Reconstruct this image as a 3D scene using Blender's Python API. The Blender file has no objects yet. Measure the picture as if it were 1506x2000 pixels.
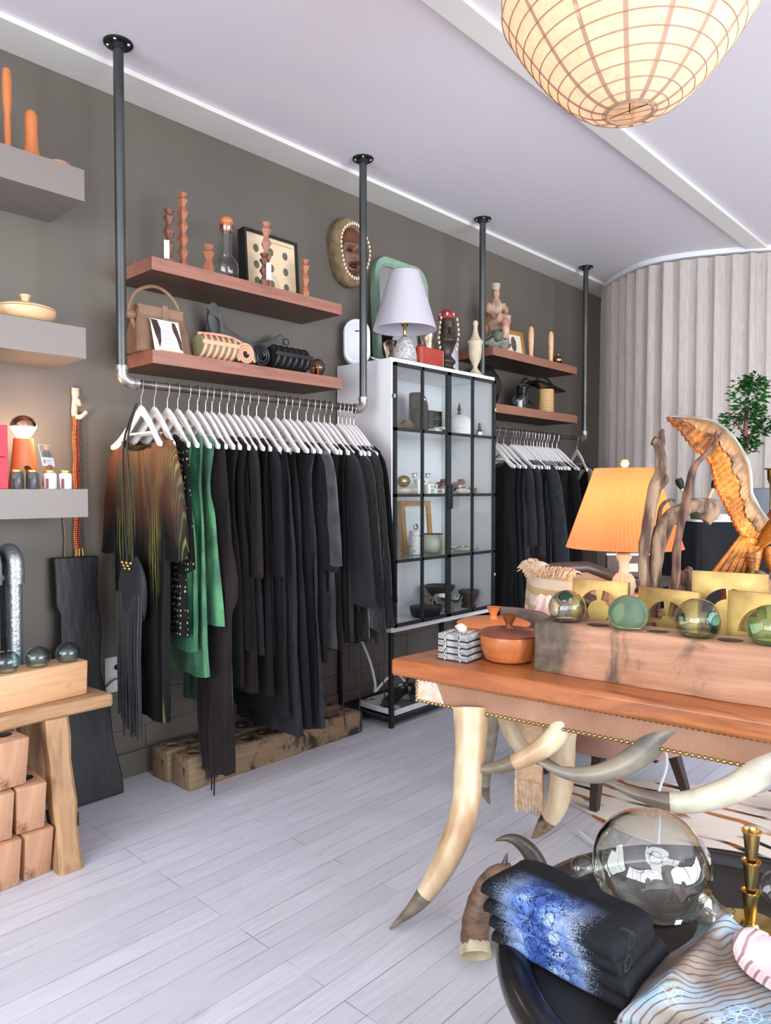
import bpy, bmesh, math, random
from math import sin, cos, pi, radians, sqrt
from mathutils import Vector, Matrix, Euler, noise as mnoise

S = bpy.context.scene
C = S.collection
rnd = random.Random(7)

# ------------------------------------------------------------------ camera, world, daylight, exposure
cam_d = bpy.data.cameras.new('camera')
cam = bpy.data.objects.new('camera', cam_d)
C.objects.link(cam)
cam.location = (0, 0, 1.4)
cam.rotation_euler = (radians(90 - 1.775), 0, radians(42.99))
cam_d.sensor_fit = 'HORIZONTAL'
cam_d.sensor_width = 36.0
cam_d.lens = 36.0 * 1420 / 1506
cam_d.clip_start = 0.05
S.camera = cam

S.view_settings.view_transform = 'Standard'
S.view_settings.look = 'None'
S.view_settings.gamma = 1.0
S.view_settings.use_curve_mapping = False
S.view_settings.exposure = 0.70
try:
    S.cycles.use_denoising = True
    S.cycles.max_bounces = 10
    S.cycles.transparent_max_bounces = 24
    S.cycles.caustics_reflective = False
    S.cycles.caustics_refractive = False
    S.cycles.sample_clamp_indirect = 6.0
except Exception:
    pass

world = bpy.data.worlds.new('world')
S.world = world
world.use_nodes = True
bg = world.node_tree.nodes['Background']
bg.inputs['Color'].default_value = (0.86, 0.93, 1.0, 1)
bg.inputs['Strength'].default_value = 2.0


def area_light(name, loc, rot, sx, sy, power, col):
    d = bpy.data.lights.new(name, 'AREA')
    d.shape = 'RECTANGLE'
    d.size = sx
    d.size_y = sy
    d.energy = power
    d.color = col
    o = bpy.data.objects.new(name, d)
    C.objects.link(o)
    o.location = loc
    o.rotation_euler = rot
    return o


# daylight entering through the shop-front window (wall behind the viewer) and the window in the side wall
area_light('daylight_shopfront', (-0.4, -2.86, 1.65), (radians(90), 0, 0), 4.6, 2.5, 145, (0.95, 0.97, 1.0))
area_light('daylight_side_window', (3.06, 2.6, 1.7), (radians(90), 0, radians(90)), 4.6, 2.4, 190, (0.88, 0.94, 1.0))


def lamp_light(name, loc, power, col, size=0.03, parent=None):
    d = bpy.data.lights.new(name, 'POINT')
    d.energy = power
    d.color = col
    d.shadow_soft_size = size
    o = bpy.data.objects.new(name, d)
    C.objects.link(o)
    o.location = loc
    if parent:
        o.parent = parent
    return o


# ------------------------------------------------------------------ materials
def lin(c):
    def f(u):
        u = u / 255.0
        return u / 12.92 if u <= 0.04045 else ((u + 0.055) / 1.055) ** 2.4
    return (f(c[0]), f(c[1]), f(c[2]), 1.0)


class NT:
    """tiny node-tree writer"""

    def __init__(s, name):
        s.m = bpy.data.materials.new(name)
        s.m.use_nodes = True
        s.t = s.m.node_tree
        s.t.nodes.clear()
        s.out = s.t.nodes.new('ShaderNodeOutputMaterial')

    def n(s, typ, ins=None, **kw):
        nd = s.t.nodes.new(typ)
        for k, v in kw.items():
            setattr(nd, k, v)
        for k, v in (ins or {}).items():
            s.put(nd.inputs[k], v)
        return nd

    def put(s, sock, v):
        if isinstance(v, bpy.types.NodeSocket):
            s.t.links.new(v, sock)
        elif isinstance(v, bpy.types.Node):
            s.t.links.new(v.outputs[0], sock)
        else:
            sock.default_value = v

    def coords(s, scale=(1, 1, 1), rot=(0, 0, 0), kind='Object'):
        tc = s.n('ShaderNodeTexCoord')
        mp = s.n('ShaderNodeMapping', {'Vector': tc.outputs[kind], 'Scale': scale, 'Rotation': rot})
        return mp.outputs[0]

    def noise(s, vec, scale=5, detail=4, rough=0.5, dist=0.0):
        return s.n('ShaderNodeTexNoise', {'Vector': vec, 'Scale': scale, 'Detail': detail, 'Roughness': rough, 'Distortion': dist}).outputs[0]

    def ramp(s, fac, stops, interp='LINEAR'):
        r = s.n('ShaderNodeValToRGB', {'Fac': fac})
        cr = r.color_ramp
        cr.interpolation = interp
        while len(cr.elements) < len(stops):
            cr.elements.new(0.5)
        for e, (p, c) in zip(cr.elements, stops):
            e.position = p
            e.color = lin(c) if max(c) > 1 else (c[0], c[1], c[2], 1)
        return r.outputs[0]

    def mix(s, fac, a, b, mode='MIX'):
        m = s.n('ShaderNodeMix', data_type='RGBA', blend_type=mode)
        s.put(m.inputs[0], fac)
        s.put(m.inputs[6], a)
        s.put(m.inputs[7], b)
        return m.outputs[2]

    def math(s, op, a, b=0.0):
        m = s.n('ShaderNodeMath', operation=op)
        s.put(m.inputs[0], a)
        s.put(m.inputs[1], b)
        return m.outputs[0]

    def bump(s, h, strength=0.3, dist=0.01):
        return s.n('ShaderNodeBump', {'Height': h, 'Strength': strength, 'Distance': dist}).outputs[0]

    def done(s, col=None, rough=0.5, metal=0.0, normal=None, **kw):
        p = s.n('ShaderNodeBsdfPrincipled', {'Roughness': rough, 'Metallic': metal})
        if col is not None:
            s.put(p.inputs['Base Color'], col)
        if normal is not None:
            s.put(p.inputs['Normal'], normal)
        for k, v in kw.items():
            s.put(p.inputs[k], v)
        s.t.links.new(p.outputs[0], s.out.inputs[0])
        return s.m


def plain(name, c, rough=0.5, metal=0.0, c2=None, scale=12, stretch=(1, 1, 1), bump=0.0, bscale=60, lo=0.35, hi=0.65, **kw):
    t = NT(name)
    v = t.coords(stretch)
    if c2 is not None:
        col = t.ramp(t.noise(v, scale, 5), [(lo, c), (hi, c2)])
    else:
        col = lin(c)
    nm = t.bump(t.noise(v, bscale, 3), bump, 0.004) if bump else None
    return t.done(col, rough, metal, nm, **kw)


def wood(name, c1, c2, c3=None, axis='X', scale=18, rough=0.45, ring=6, bump=0.15, spots=None):
    """grain that runs along an axis; optional dark weather stains"""
    t = NT(name)
    st = {'X': (0.08, 1, 1), 'Y': (1, 0.08, 1), 'Z': (1, 1, 0.08)}[axis]
    v = t.coords(st)
    n1 = t.noise(v, scale, 6, 0.6, 0.6)
    n2 = t.noise(v, scale * ring, 3, 0.6)
    stops = [(0.3, c1), (0.7, c2)] if c3 is None else [(0.28, c1), (0.5, c2), (0.72, c3)]
    col = t.ramp(n1, stops)
    col = t.mix(t.math('MULTIPLY', n2, 0.35), col, lin(tuple(x * 0.72 for x in c1)))
    if spots:
        sc, sp, lo, hi = spots
        m = t.ramp(t.noise(t.coords((1, 1, 1)), sc, 6, 0.65, 0.4), [(lo, (0, 0, 0)), (hi, (1, 1, 1))])
        col = t.mix(m, col, lin(sp))
    return t.done(col, rough, 0.0, t.bump(n2, bump, 0.002))


def thin_glass(name, tint, edge, refl=1.0, rough=0.0, ior=1.45, bump=0.0):
    """clear thin-walled glass: see-through, tinted towards grazing angles, mirror-like by Fresnel"""
    t = NT(name)
    lw = t.n('ShaderNodeLayerWeight', {'Blend': 0.35})
    col = t.mix(lw.outputs['Facing'], tint, edge)
    tr = t.n('ShaderNodeBsdfTransparent', {'Color': col})
    gl = t.n('ShaderNodeBsdfGlossy', {'Roughness': rough, 'Color': (1, 1, 1, 1)})
    fr = t.n('ShaderNodeLayerWeight', {'Blend': 0.5})
    if bump:
        nb = t.bump(t.noise(t.coords(), 7, 2), bump, 0.03)
        t.put(gl.inputs['Normal'], nb)
        t.put(fr.inputs['Normal'], nb)
    f0 = ((ior - 1) / (ior + 1)) ** 2
    f = t.math('MULTIPLY', t.math('ADD', f0, t.math('MULTIPLY', t.math('POWER', fr.outputs['Facing'], 5.0), 1 - f0)), refl)
    mx = t.n('ShaderNodeMixShader', {0: f, 1: tr.outputs[0], 2: gl.outputs[0]})
    t.t.links.new(mx.outputs[0], t.out.inputs[0])
    return t.m


def emission(name, c, strength):
    t = NT(name)
    e = t.n('ShaderNodeEmission', {'Color': lin(c), 'Strength': strength})
    t.t.links.new(e.outputs[0], t.out.inputs[0])
    return t.m


def paper(name, c, trans=0.6, c2=None, scale=30, stretch=(1, 1, 1), bump=0.0):
    """thin sheet that lets light through (paper, shade cloth, curtain)"""
    t = NT(name)
    col = lin(c)
    v = t.coords(stretch)
    if c2:
        col = t.ramp(t.noise(v, scale, 6, 0.65), [(0.38, c2), (0.6, c)])
    d = t.n('ShaderNodeBsdfDiffuse', {'Color': col})
    r = t.n('ShaderNodeBsdfTranslucent', {'Color': col})
    if bump:
        nb = t.bump(t.noise(v, scale * 2, 3), bump, 0.004)
        t.put(d.inputs['Normal'], nb)
    mx = t.n('ShaderNodeMixShader', {0: trans, 1: d.outputs[0], 2: r.outputs[0]})
    t.t.links.new(mx.outputs[0], t.out.inputs[0])
    return t.m


# ------------------------------------------------------------------ mesh builder
class MB:
    def __init__(s):
        s.v = []
        s.f = []

    def add(s, vs, fs, M=None):
        o = len(s.v)
        for p in vs:
            p = Vector(p)
            if M is not None:
                p = M @ p
            s.v.append(tuple(p))
        for f in fs:
            s.f.append(tuple(i + o for i in f))
        return s

    def box(s, x0, x1, y0, y1, z0, z1, M=None):
        vs = [(x, y, z) for z in (z0, z1) for y in (y0, y1) for x in (x0, x1)]
        return s.add(vs, [(0, 2, 3, 1), (4, 5, 7, 6), (0, 1, 5, 4), (2, 6, 7, 3), (0, 4, 6, 2), (1, 3, 7, 5)], M)

    def loft(s, rings, caps=(True, True), closed=True, M=None):
        n = len(rings[0])
        vs = [p for r in rings for p in r]
        fs = []
        for i in range(len(rings) - 1):
            for j in range(n if closed else n - 1):
                k = (j + 1) % n
                fs.append((i * n + j, i * n + k, (i + 1) * n + k, (i + 1) * n + j))
        if caps[0]:
            fs.append(tuple(reversed(range(n))))
        if caps[1]:
            fs.append(tuple((len(rings) - 1) * n + j for j in range(n)))
        return s.add(vs, fs, M)

    def lathe(s, prof, seg=28, c=(0, 0, 0), M=None, caps=(True, True)):
        """profile of (radius, z) from bottom to top"""
        rings = [[(c[0] + r * cos(2 * pi * j / seg), c[1] + r * sin(2 * pi * j / seg), c[2] + z) for j in range(seg)] for r, z in prof]
        return s.loft(rings, caps, True, M)

    def tube(s, pts, r, seg=10, caps=True, flat=1.0, M=None):
        pts = [Vector(p) for p in pts]
        n = len(pts)
        rs = r if isinstance(r, (list, tuple)) else [r] * n
        rings = []
        up = None
        for i, p in enumerate(pts):
            d = (pts[min(i + 1, n - 1)] - pts[max(i - 1, 0)])
            if d.length < 1e-9:
                d = Vector((0, 0, 1))
            d.normalize()
            if up is None:
                up = Vector((0, 0, 1)) if abs(d.z) < 0.9 else Vector((1, 0, 0))
            a = d.cross(up)
            if a.length < 1e-6:
                a = d.orthogonal()
            a.normalize()
            b = a.cross(d)
            up = b
            rings.append([tuple(p + a * (rs[i] * cos(2 * pi * j / seg)) + b * (rs[i] * flat * sin(2 * pi * j / seg))) for j in range(seg)])
        return s.loft(rings, (caps, caps), True, M)

    def prism(s, poly, axis, d0, d1, M=None):
        """2-D outline pushed along an axis: X -> (y, z), Y -> (x, z), Z -> (x, y)"""
        def P(a, b, d):
            return {'X': (d, a, b), 'Y': (a, d, b), 'Z': (a, b, d)}[axis]
        return s.loft([[P(a, b, d0) for a, b in poly], [P(a, b, d1) for a, b in poly]], (True, True), True, M)

    def ball(s, c, r, seg=24, rings=14, M=None, warp=0.0, seed=0):
        r = r if isinstance(r, (list, tuple)) else (r, r, r)
        vs = []
        for i in range(rings + 1):
            th = pi * i / rings
            for j in range(seg):
                ph = 2 * pi * j / seg
                d = Vector((sin(th) * cos(ph), sin(th) * sin(ph), -cos(th)))
                k = 1.0
                if warp:
                    k += warp * mnoise.noise(d * 1.7 + Vector((seed, seed * 1.3, 0)))
                vs.append((c[0] + r[0] * d.x * k, c[1] + r[1] * d.y * k, c[2] + r[2] * d.z * k))
        fs = []
        for i in range(rings):
            for j in range(seg):
                k = (j + 1) % seg
                fs.append((i * seg + j, i * seg + k, (i + 1) * seg + k, (i + 1) * seg + j))
        return s.add(vs, fs, M)

    def grid(s, fn, nu, nv, M=None):
        vs = [fn(i / nu, j / nv) for i in range(nu + 1) for j in range(nv + 1)]
        fs = [(i * (nv + 1) + j, (i + 1) * (nv + 1) + j, (i + 1) * (nv + 1) + j + 1, i * (nv + 1) + j + 1) for i in range(nu) for j in range(nv)]
        return s.add(vs, fs, M)

    def rough(s, amp, scale, seed=0):
        """organic unevenness"""
        o = Vector((seed * 3.1, seed * 1.7, seed))
        out = []
        for p in s.v:
            q = Vector(p)
            out.append(tuple(q + mnoise.noise_vector(q * scale + o) * amp))
        s.v = out
        return s


def part(name, mb, mat, parent=None, smooth=True, bevel=0.0, sub=0, solid=0.0, angle=40, seg=2):
    me = bpy.data.meshes.new(name)
    bm = bmesh.new()
    vs = [bm.verts.new(p) for p in mb.v]
    for f in mb.f:
        try:
            bm.faces.new([vs[i] for i in f])
        except ValueError:
            pass
    bmesh.ops.remove_doubles(bm, verts=bm.verts, dist=1e-6)
    bmesh.ops.recalc_face_normals(bm, faces=bm.faces)
    bm.to_mesh(me)
    bm.free()
    if smooth:
        for p in me.polygons:
            p.use_smooth = True
        me.set_sharp_from_angle(angle=radians(angle))
    o = bpy.data.objects.new(name, me)
    me.materials.append(mat)
    C.objects.link(o)
    if parent is not None:
        o.parent = parent
    if solid:
        m = o.modifiers.new('solid', 'SOLIDIFY')
        m.thickness = solid
        m.offset = 0
    if bevel:
        m = o.modifiers.new('edge', 'BEVEL')
        m.width = bevel
        m.segments = seg
        m.limit_method = 'ANGLE'
        m.angle_limit = radians(35)
    if sub:
        m = o.modifiers.new('sub', 'SUBSURF')
        m.levels = m.render_levels = sub
    return o


def tag(o, label=None, cat=None, group=None, kind=None):
    if label:
        o['label'] = label
    if cat:
        o['category'] = cat
    if group:
        o['group'] = group
    if kind:
        o['kind'] = kind
    return o


def thing(name, label, cat, loc=(0, 0, 0), rz=0.0, group=None):
    o = bpy.data.objects.new(name, None)
    o.empty_display_size = 0.05
    C.objects.link(o)
    o.location = loc
    o.rotation_euler = (0, 0, radians(rz))
    return tag(o, label, cat, group)


def solo(name, mb, mat, label, cat, loc=(0, 0, 0), rz=0.0, group=None, **kw):
    o = part(name, mb, mat, None, **kw)
    o.location = loc
    o.rotation_euler = (0, 0, radians(rz))
    return tag(o, label, cat, group)


def struct(name, mb, mat, parent=None, **kw):
    o = part(name, mb, mat, parent, **kw)
    if parent is None:
        o['kind'] = 'structure'
    return o


def dup(root, loc, rz=None, label=None, group=None):
    r = root.copy()
    C.objects.link(r)
    r.location = loc
    if rz is not None:
        r.rotation_euler = (0, 0, radians(rz))
    if label:
        r['label'] = label
    if group:
        r['group'] = group
    for ch in list(root.children):
        c = ch.copy()
        C.objects.link(c)
        c.parent = r
        for g in list(ch.children):
            d = g.copy()
            C.objects.link(d)
            d.parent = c
    return r


def rrect(w, h, r, n=6, cx=0.0, cy=0.0):
    """rounded rectangle outline, centred"""
    pts = []
    for (sx, sy, a0) in ((1, -1, -90), (1, 1, 0), (-1, 1, 90), (-1, -1, 180)):
        for k in range(n + 1):
            a = radians(a0 + 90 * k / n)
            pts.append((cx + sx * (w / 2 - r) + r * cos(a), cy + sy * (h / 2 - r) + r * sin(a)))
    return pts


def spline(pts, n=6):
    """Catmull-Rom through points (tuples of any length)"""
    P = [pts[0]] + list(pts) + [pts[-1]]
    out = []
    for i in range(1, len(P) - 2):
        for k in range(n):
            t = k / n
            out.append(tuple(0.5 * (2 * b + (c - a) * t + (2 * a - 5 * b + 4 * c - d) * t * t + (3 * b - a - 3 * c + d) * t ** 3)
                             for a, b, c, d in zip(P[i - 1], P[i], P[i + 1], P[i + 2])))
    out.append(tuple(pts[-1]))
    return out


def horn(pts, seg=14, n=6):
    """tapered curved horn: points (x, y, z, radius)"""
    q = spline(pts, n)
    return MB().tube([p[:3] for p in q], [max(p[3], 0.001) for p in q], seg)


def rotM(rx=0, ry=0, rz=0, loc=(0, 0, 0)):
    return Matrix.Translation(loc) @ Euler((radians(rx), radians(ry), radians(rz))).to_matrix().to_4x4()


M = {}
M['wall'] = plain('dark_taupe_wall_paint', (95, 88, 80), 0.5, c2=(102, 95, 86), scale=1.5, bump=0.06, bscale=25)
M['ceil'] = plain('white_ceiling_paint', (216, 211, 217), 0.6)
M['trim'] = plain('white_trim_paint', (222, 219, 214), 0.35)
M['grey_shelf'] = plain('taupe_shelf_paint', (126, 117, 111), 0.45)
M['white'] = plain('white_lacquer', (228, 228, 232), 0.35)
M['hanger'] = plain('white_painted_wood', (236, 232, 230), 0.4)
M['chrome'] = plain('polished_steel', (205, 205, 208), 0.2, 1.0)
M['pipe'] = plain('dark_steel_pipe', (98, 100, 99), 0.36, 0.85, c2=(74, 77, 76), scale=9, stretch=(1, 1, 0.3))
M['rod'] = plain('bare_steel_pipe', (128, 120, 114), 0.3, 0.9, c2=(92, 86, 82), scale=9)
M['fitting'] = plain('galvanised_pipe_fitting', (168, 164, 160), 0.4, 0.8, c2=(132, 129, 126), scale=30)
M['iron'] = plain('black_iron', (44, 46, 44), 0.45, 0.6)
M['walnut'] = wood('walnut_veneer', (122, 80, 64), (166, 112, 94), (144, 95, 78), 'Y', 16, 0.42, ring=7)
M['walnut_dark'] = wood('walnut_darker_tone', (58, 38, 30), (92, 62, 48), (74, 48, 38), 'Y', 16, 0.45, ring=7)
M['walnut2_dark'] = plain('brown_laminate_darker_tone', (54, 38, 30), 0.5, c2=(46, 32, 26), scale=8)
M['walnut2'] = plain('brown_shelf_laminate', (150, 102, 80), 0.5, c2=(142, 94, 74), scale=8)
M['frame_black'] = plain('black_metal_frame', (40, 44, 42), 0.45, 0.3)
M['pane'] = thin_glass('clear_window_glass', (0.985, 0.993, 0.99, 1), (0.9, 0.95, 0.93, 1), 1.0)
M['brass'] = plain('polished_brass', (200, 172, 110), 0.24, 1.0, c2=(168, 138, 82), scale=6)
M['brass_sheet'] = plain('aged_brass_sheet', (192, 162, 100), 0.45, 0.7, c2=(158, 128, 76), scale=12, bump=0.12, bscale=26)
M['black_leather'] = plain('black_leather', (17, 17, 19), 0.42, c2=(26, 26, 28), scale=20, bump=0.2, bscale=120)
M['black'] = plain('matt_black', (18, 18, 19), 0.6)
M['white_plastic'] = plain('white_plastic', (226, 228, 234), 0.4)
M['floor'] = None


def cut(o, mb):
    """take a shape out of a mesh for good (no helper object is left in the scene)"""
    me = bpy.data.meshes.new('cutter')
    bm = bmesh.new()
    vs = [bm.verts.new(p) for p in mb.v]
    for f in mb.f:
        bm.faces.new([vs[i] for i in f])
    bmesh.ops.recalc_face_normals(bm, faces=bm.faces)
    bm.to_mesh(me)
    bm.free()
    c = bpy.data.objects.new('cutter', me)
    C.objects.link(c)
    c.matrix_world = o.matrix_world.copy()
    par, o.parent = o.parent, None
    m = o.modifiers.new('cut', 'BOOLEAN')
    m.object = c
    m.solver = 'EXACT'
    bpy.context.view_layer.update()
    dg = bpy.context.evaluated_depsgraph_get()
    new = bpy.data.meshes.new_from_object(o.evaluated_get(dg))
    o.modifiers.clear()
    o.data = new
    for p in new.polygons:
        p.use_smooth = True
    new.set_sharp_from_angle(angle=radians(35))
    bpy.data.objects.remove(c)
    o.parent = par
    return o


def text_mb(txt, size, extrude=0.0):
    """letter shapes as mesh data, lying in the XY plane, centred"""
    cu = bpy.data.curves.new('letters', 'FONT')
    cu.body = txt
    cu.size = size
    cu.extrude = extrude
    cu.align_x = 'CENTER'
    cu.align_y = 'CENTER'
    cu.resolution_u = 2
    ob = bpy.data.objects.new('letters', cu)
    C.objects.link(ob)
    bpy.context.view_layer.update()
    me = bpy.data.meshes.new_from_object(ob.evaluated_get(bpy.context.evaluated_depsgraph_get()))
    mb = MB().add([tuple(v.co) for v in me.vertices], [tuple(p.vertices) for p in me.polygons])
    bpy.data.objects.remove(ob)
    bpy.data.curves.remove(cu)
    return mb


def lining(parent, x, y, z0, z1, r0, r1, mat):
    """worn dark inside of a drilled hole"""
    return part('hole_lining', MB().lathe([(0.0005, z0 + 0.0012), (r0 * 0.7, z0 + 0.0012), (r0 * 0.985, z0 + 0.003), (r1 * 0.985, z1 - 0.0008)], 24, (x, y, 0), None, (True, False)), mat, parent, angle=60)
# ------------------------------------------------------------------ the room
WX = -3.31          # face of the dark wall


def floor_mat():
    t = NT('whitewashed_floorboards')
    v = t.coords((1, 1, 1), (0, 0, radians(90)))
    br = t.n('ShaderNodeTexBrick', {'Vector': v, 'Color1': (0, 0, 0, 1), 'Color2': (1, 1, 1, 1), 'Mortar': (0.5, 0.5, 0.5, 1), 'Scale': 1.0,
                                    'Mortar Size': 0.0016, 'Mortar Smooth': 0.25, 'Bias': 0.0, 'Brick Width': 1.35, 'Row Height': 0.083})
    br.offset = 0.37
    br.offset_frequency = 3
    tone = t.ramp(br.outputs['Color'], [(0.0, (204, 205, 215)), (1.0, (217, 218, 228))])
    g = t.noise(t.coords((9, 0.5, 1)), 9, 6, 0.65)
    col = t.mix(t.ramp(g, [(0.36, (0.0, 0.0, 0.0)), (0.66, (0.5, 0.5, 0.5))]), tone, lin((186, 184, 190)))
    scuff = t.ramp(t.noise(t.coords((2.2, 0.7, 1)), 4.5, 8, 0.72), [(0.58, (0, 0, 0)), (0.74, (0.55, 0.55, 0.55))])
    col = t.mix(scuff, col, lin((160, 152, 146)))
    gap = t.ramp(t.noise(t.coords((3, 0.8, 1)), 3, 3), [(0.36, (0.05, 0.05, 0.05)), (0.62, (0.75, 0.75, 0.75))])
    col = t.mix(t.math('MULTIPLY', br.outputs['Fac'], gap), col, lin((92, 84, 80)))
    h = t.math('SUBTRACT', t.math('MULTIPLY', g, 0.25), br.outputs['Fac'])
    return t.done(col, t.math('ADD', 0.34, t.math('MULTIPLY', g, 0.25)), 0.0, t.bump(h, 0.35, 0.002))


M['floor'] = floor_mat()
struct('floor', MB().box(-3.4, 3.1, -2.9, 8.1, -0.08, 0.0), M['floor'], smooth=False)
struct('ceiling', MB().box(-3.4, 3.1, -2.9, 8.1, 3.275, 3.4), M['ceil'], smooth=False)
struct('wall_left', MB().box(-3.43, WX, -2.9, 8.1, 0, 3.275), M['wall'], smooth=False)
struct('wall_far', MB().box(WX, 3.1, 8.0, 8.12, 0, 3.275), M['trim'], smooth=False)
# wall behind the viewer, with the shop-front opening
mb = MB()
mb.box(-3.31, -2.7, -2.9, -2.78, 0, 3.275).box(1.9, 3.1, -2.9, -2.78, 0, 3.275)
mb.box(-2.7, 1.9, -2.9, -2.78, 0, 0.4).box(-2.7, 1.9, -2.9, -2.78, 2.9, 3.275)
struct('wall_back', mb, M['trim'], smooth=False)
mb = MB()
mb.box(3.0, 3.1, -2.78, 0.3, 0, 3.275).box(3.0, 3.1, 4.9, 8.0, 0, 3.275)
mb.box(3.0, 3.1, 0.3, 4.9, 0, 0.5).box(3.0, 3.1, 0.3, 4.9, 2.9, 3.275)
struct('wall_right', mb, M['trim'], smooth=False)
w = MB()
for k in range(5):
    x = -2.7 + 4.6 * k / 4
    w.box(x - 0.03, x + 0.03, -2.85, -2.78, 0.4, 2.9)
w.box(-2.7, 1.9, -2.85, -2.78, 0.4, 0.46).box(-2.7, 1.9, -2.85, -2.78, 2.84, 2.9).box(-2.7, 1.9, -2.85, -2.78, 2.2, 2.25)
struct('window_1', w, M['iron'], smooth=False)
w = MB()
for k in range(5):
    y = 0.3 + 4.6 * k / 4
    w.box(3.0, 3.06, y - 0.03, y + 0.03, 0.5, 2.9)
w.box(3.0, 3.06, 0.3, 4.9, 0.5, 0.56).box(3.0, 3.06, 0.3, 4.9, 2.84, 2.9)
struct('window_2', w, M['iron'], smooth=False)
# ceiling battens and wall skirting
t1 = struct('trim_1', MB().box(WX, -3.085, -2.78, 8.0, 3.25, 3.275), M['trim'], bevel=0.003)
struct('trim_2', MB().box(-1.82, -1.70, -2.78, 8.0, 3.25, 3.275), M['trim'], bevel=0.003)
struct('baseboard_left', MB().box(WX, WX + 0.016, -2.78, 8.0, 0, 0.12), M['wall'], bevel=0.004)
mb = MB()
for k in range(16):
    y = -1.0 + 0.56 * k
    mb.box(WX, WX + 0.006, y + 0.003, y + 0.557, 0.125, 0.235)
    mb.box(WX, WX + 0.006, y + 0.283, y + 0.837, 0.24, 0.40)
struct('trim_3', mb, M['wall'], bevel=0.002)

# ------------------------------------------------------------------ curved curtain
M['curtain'] = paper('oatmeal_linen_curtain', (216, 206, 200), 0.3, (204, 194, 187), 60, (1, 1, 0.12), 0.12)
track = spline([(-3.2, 6.42), (-3.064, 6.232), (-2.876, 6.06), (-2.636, 5.905), (-2.459, 5.862), (-2.316, 5.875), (-2.177, 5.912),
                (-2.05, 5.966), (-1.841, 6.06), (-1.687, 6.163), (-1.45, 6.36), (-1.2, 6.62), (-1.0, 6.95)], 24)
# resample evenly
acc = [0.0]
for a, b in zip(track, track[1:]):
    acc.append(acc[-1] + math.hypot(b[0] - a[0], b[1] - a[1]))


def on_track(s):
    s = max(0.0, min(acc[-1] - 1e-6, s))
    for i in range(len(acc) - 1):
        if acc[i + 1] >= s:
            k = (s - acc[i]) / max(1e-9, acc[i + 1] - acc[i])
            a, b = track[i], track[i + 1]
            d = Vector((b[0] - a[0], b[1] - a[1], 0)).normalized()
            return Vector((a[0] + (b[0] - a[0]) * k, a[1] + (b[1] - a[1]) * k, 0)), d
    return Vector((track[-1][0], track[-1][1], 0)), Vector((1, 0, 0))


Lc = acc[-1]
cur = thing('curtain', 'oatmeal linen floor-length curtain pleated along a curved ceiling track', 'curtain', (-2.4, 5.9, 0))


def curtain_pt(u, v):
    s = u * Lc
    p, d = on_track(s)
    nrm = Vector((d.y, -d.x, 0))
    z = 0.02 + 3.205 * v
    ph = s / 0.125 * 2 * pi
    low = 1 - v
    wob = 0.6 * sin(ph * 0.37 + 1.3) + 0.4 * sin(ph * 0.21 + 4 + 1.5 * low)
    pinch = 1.0 if v < 0.955 else (1.0 - (v - 0.955) / 0.045 * 0.35)
    amp = (0.019 + 0.010 * wob) * pinch
    # sharp pinch pleats at the head, soft waves below
    wave = sin(ph) if v < 0.9 else sin(ph) * abs(sin(ph)) ** 0.3
    off = amp * wave + 0.02 * low * sin(ph * 0.29 + 2.2 * low)
    q = p + nrm * off + d * (0.012 * cos(ph * 2) * (0.4 + low * 0.6))
    return (q.x + 2.4, q.y - 5.9, z)


o = part('cloth', MB().grid(curtain_pt, 560, 26), M['curtain'], cur, angle=80)
tk = MB()
r1, r2 = [], []
ring = []
for p in track:
    i = track.index(p)
    _, d = on_track(acc[i])
    nrm = Vector((d.y, -d.x, 0))
    ring.append([(p[0] + 2.4 + nrm.x * a, p[1] - 5.9 + nrm.y * a, z) for a, z in ((-0.02, 3.238), (0.02, 3.238), (0.02, 3.275), (-0.02, 3.275))])
tk.loft(ring)
part('track', tk, M['white_plastic'], cur, angle=30)

# ------------------------------------------------------------------ pipe clothes rails
RX = -2.945


def pipe_rail(x, y0, y1, z, label, ztop=3.275):
    t = thing('pipe_clothes_rail', label, 'clothes rail', (x, y0, 0), 0, 'pipe clothes rails')
    L = y1 - y0
    for yy, sg in ((0.0, 1), (L, -1)):
        part('upright', MB().tube([(0, yy, z + 0.045), (0, yy, ztop - 0.02)], 0.0215, 18), M['pipe'], t)
        fl = MB().lathe([(0.058, -0.008), (0.06, -0.006), (0.06, 0.0), (0.0, 0.0)], 28, (0, yy, ztop))
        fl.lathe([(0.026, -0.03), (0.029, -0.027), (0.03, -0.008)], 20, (0, yy, ztop))
        f = part('flange', fl, M['iron'], t)
        for k in range(4):
            a = pi / 4 + k * pi / 2
            part('screw', MB().lathe([(0.006, -0.012), (0.008, -0.008)], 10, (0.043 * cos(a), yy + 0.043 * sin(a), ztop)), M['chrome'], f)
        el = []
        for k in range(9):
            a = radians(90 * k / 8)
            el.append((0, yy + sg * (0.042 - 0.042 * cos(a)), z + 0.042 - 0.042 * sin(a)))
        e = MB().tube([(0, yy, z + 0.066)] + el + [(0, yy + sg * 0.066, z)], 0.025, 18)
        e.tube([(0, yy, z + 0.05), (0, yy, z + 0.07)], 0.0285, 18)
        e.tube([(0, yy + sg * 0.05, z), (0, yy + sg * 0.07, z)], 0.0285, 18)
        part('elbow', e, M['fitting'], t)
    part('rod', MB().tube([(0, 0.06, z), (0, L - 0.06, z)], 0.0175, 16), M['rod'], t)
    return t


pipe_rail(RX, 1.512, 2.972, 1.858, 'black steel pipe clothes rail hung from the ceiling under the walnut shelves')
pipe_rail(-2.985, 4.19, 5.68, 1.826, 'black steel pipe clothes rail hung from the ceiling between the white cabinet and the curtain')

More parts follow.
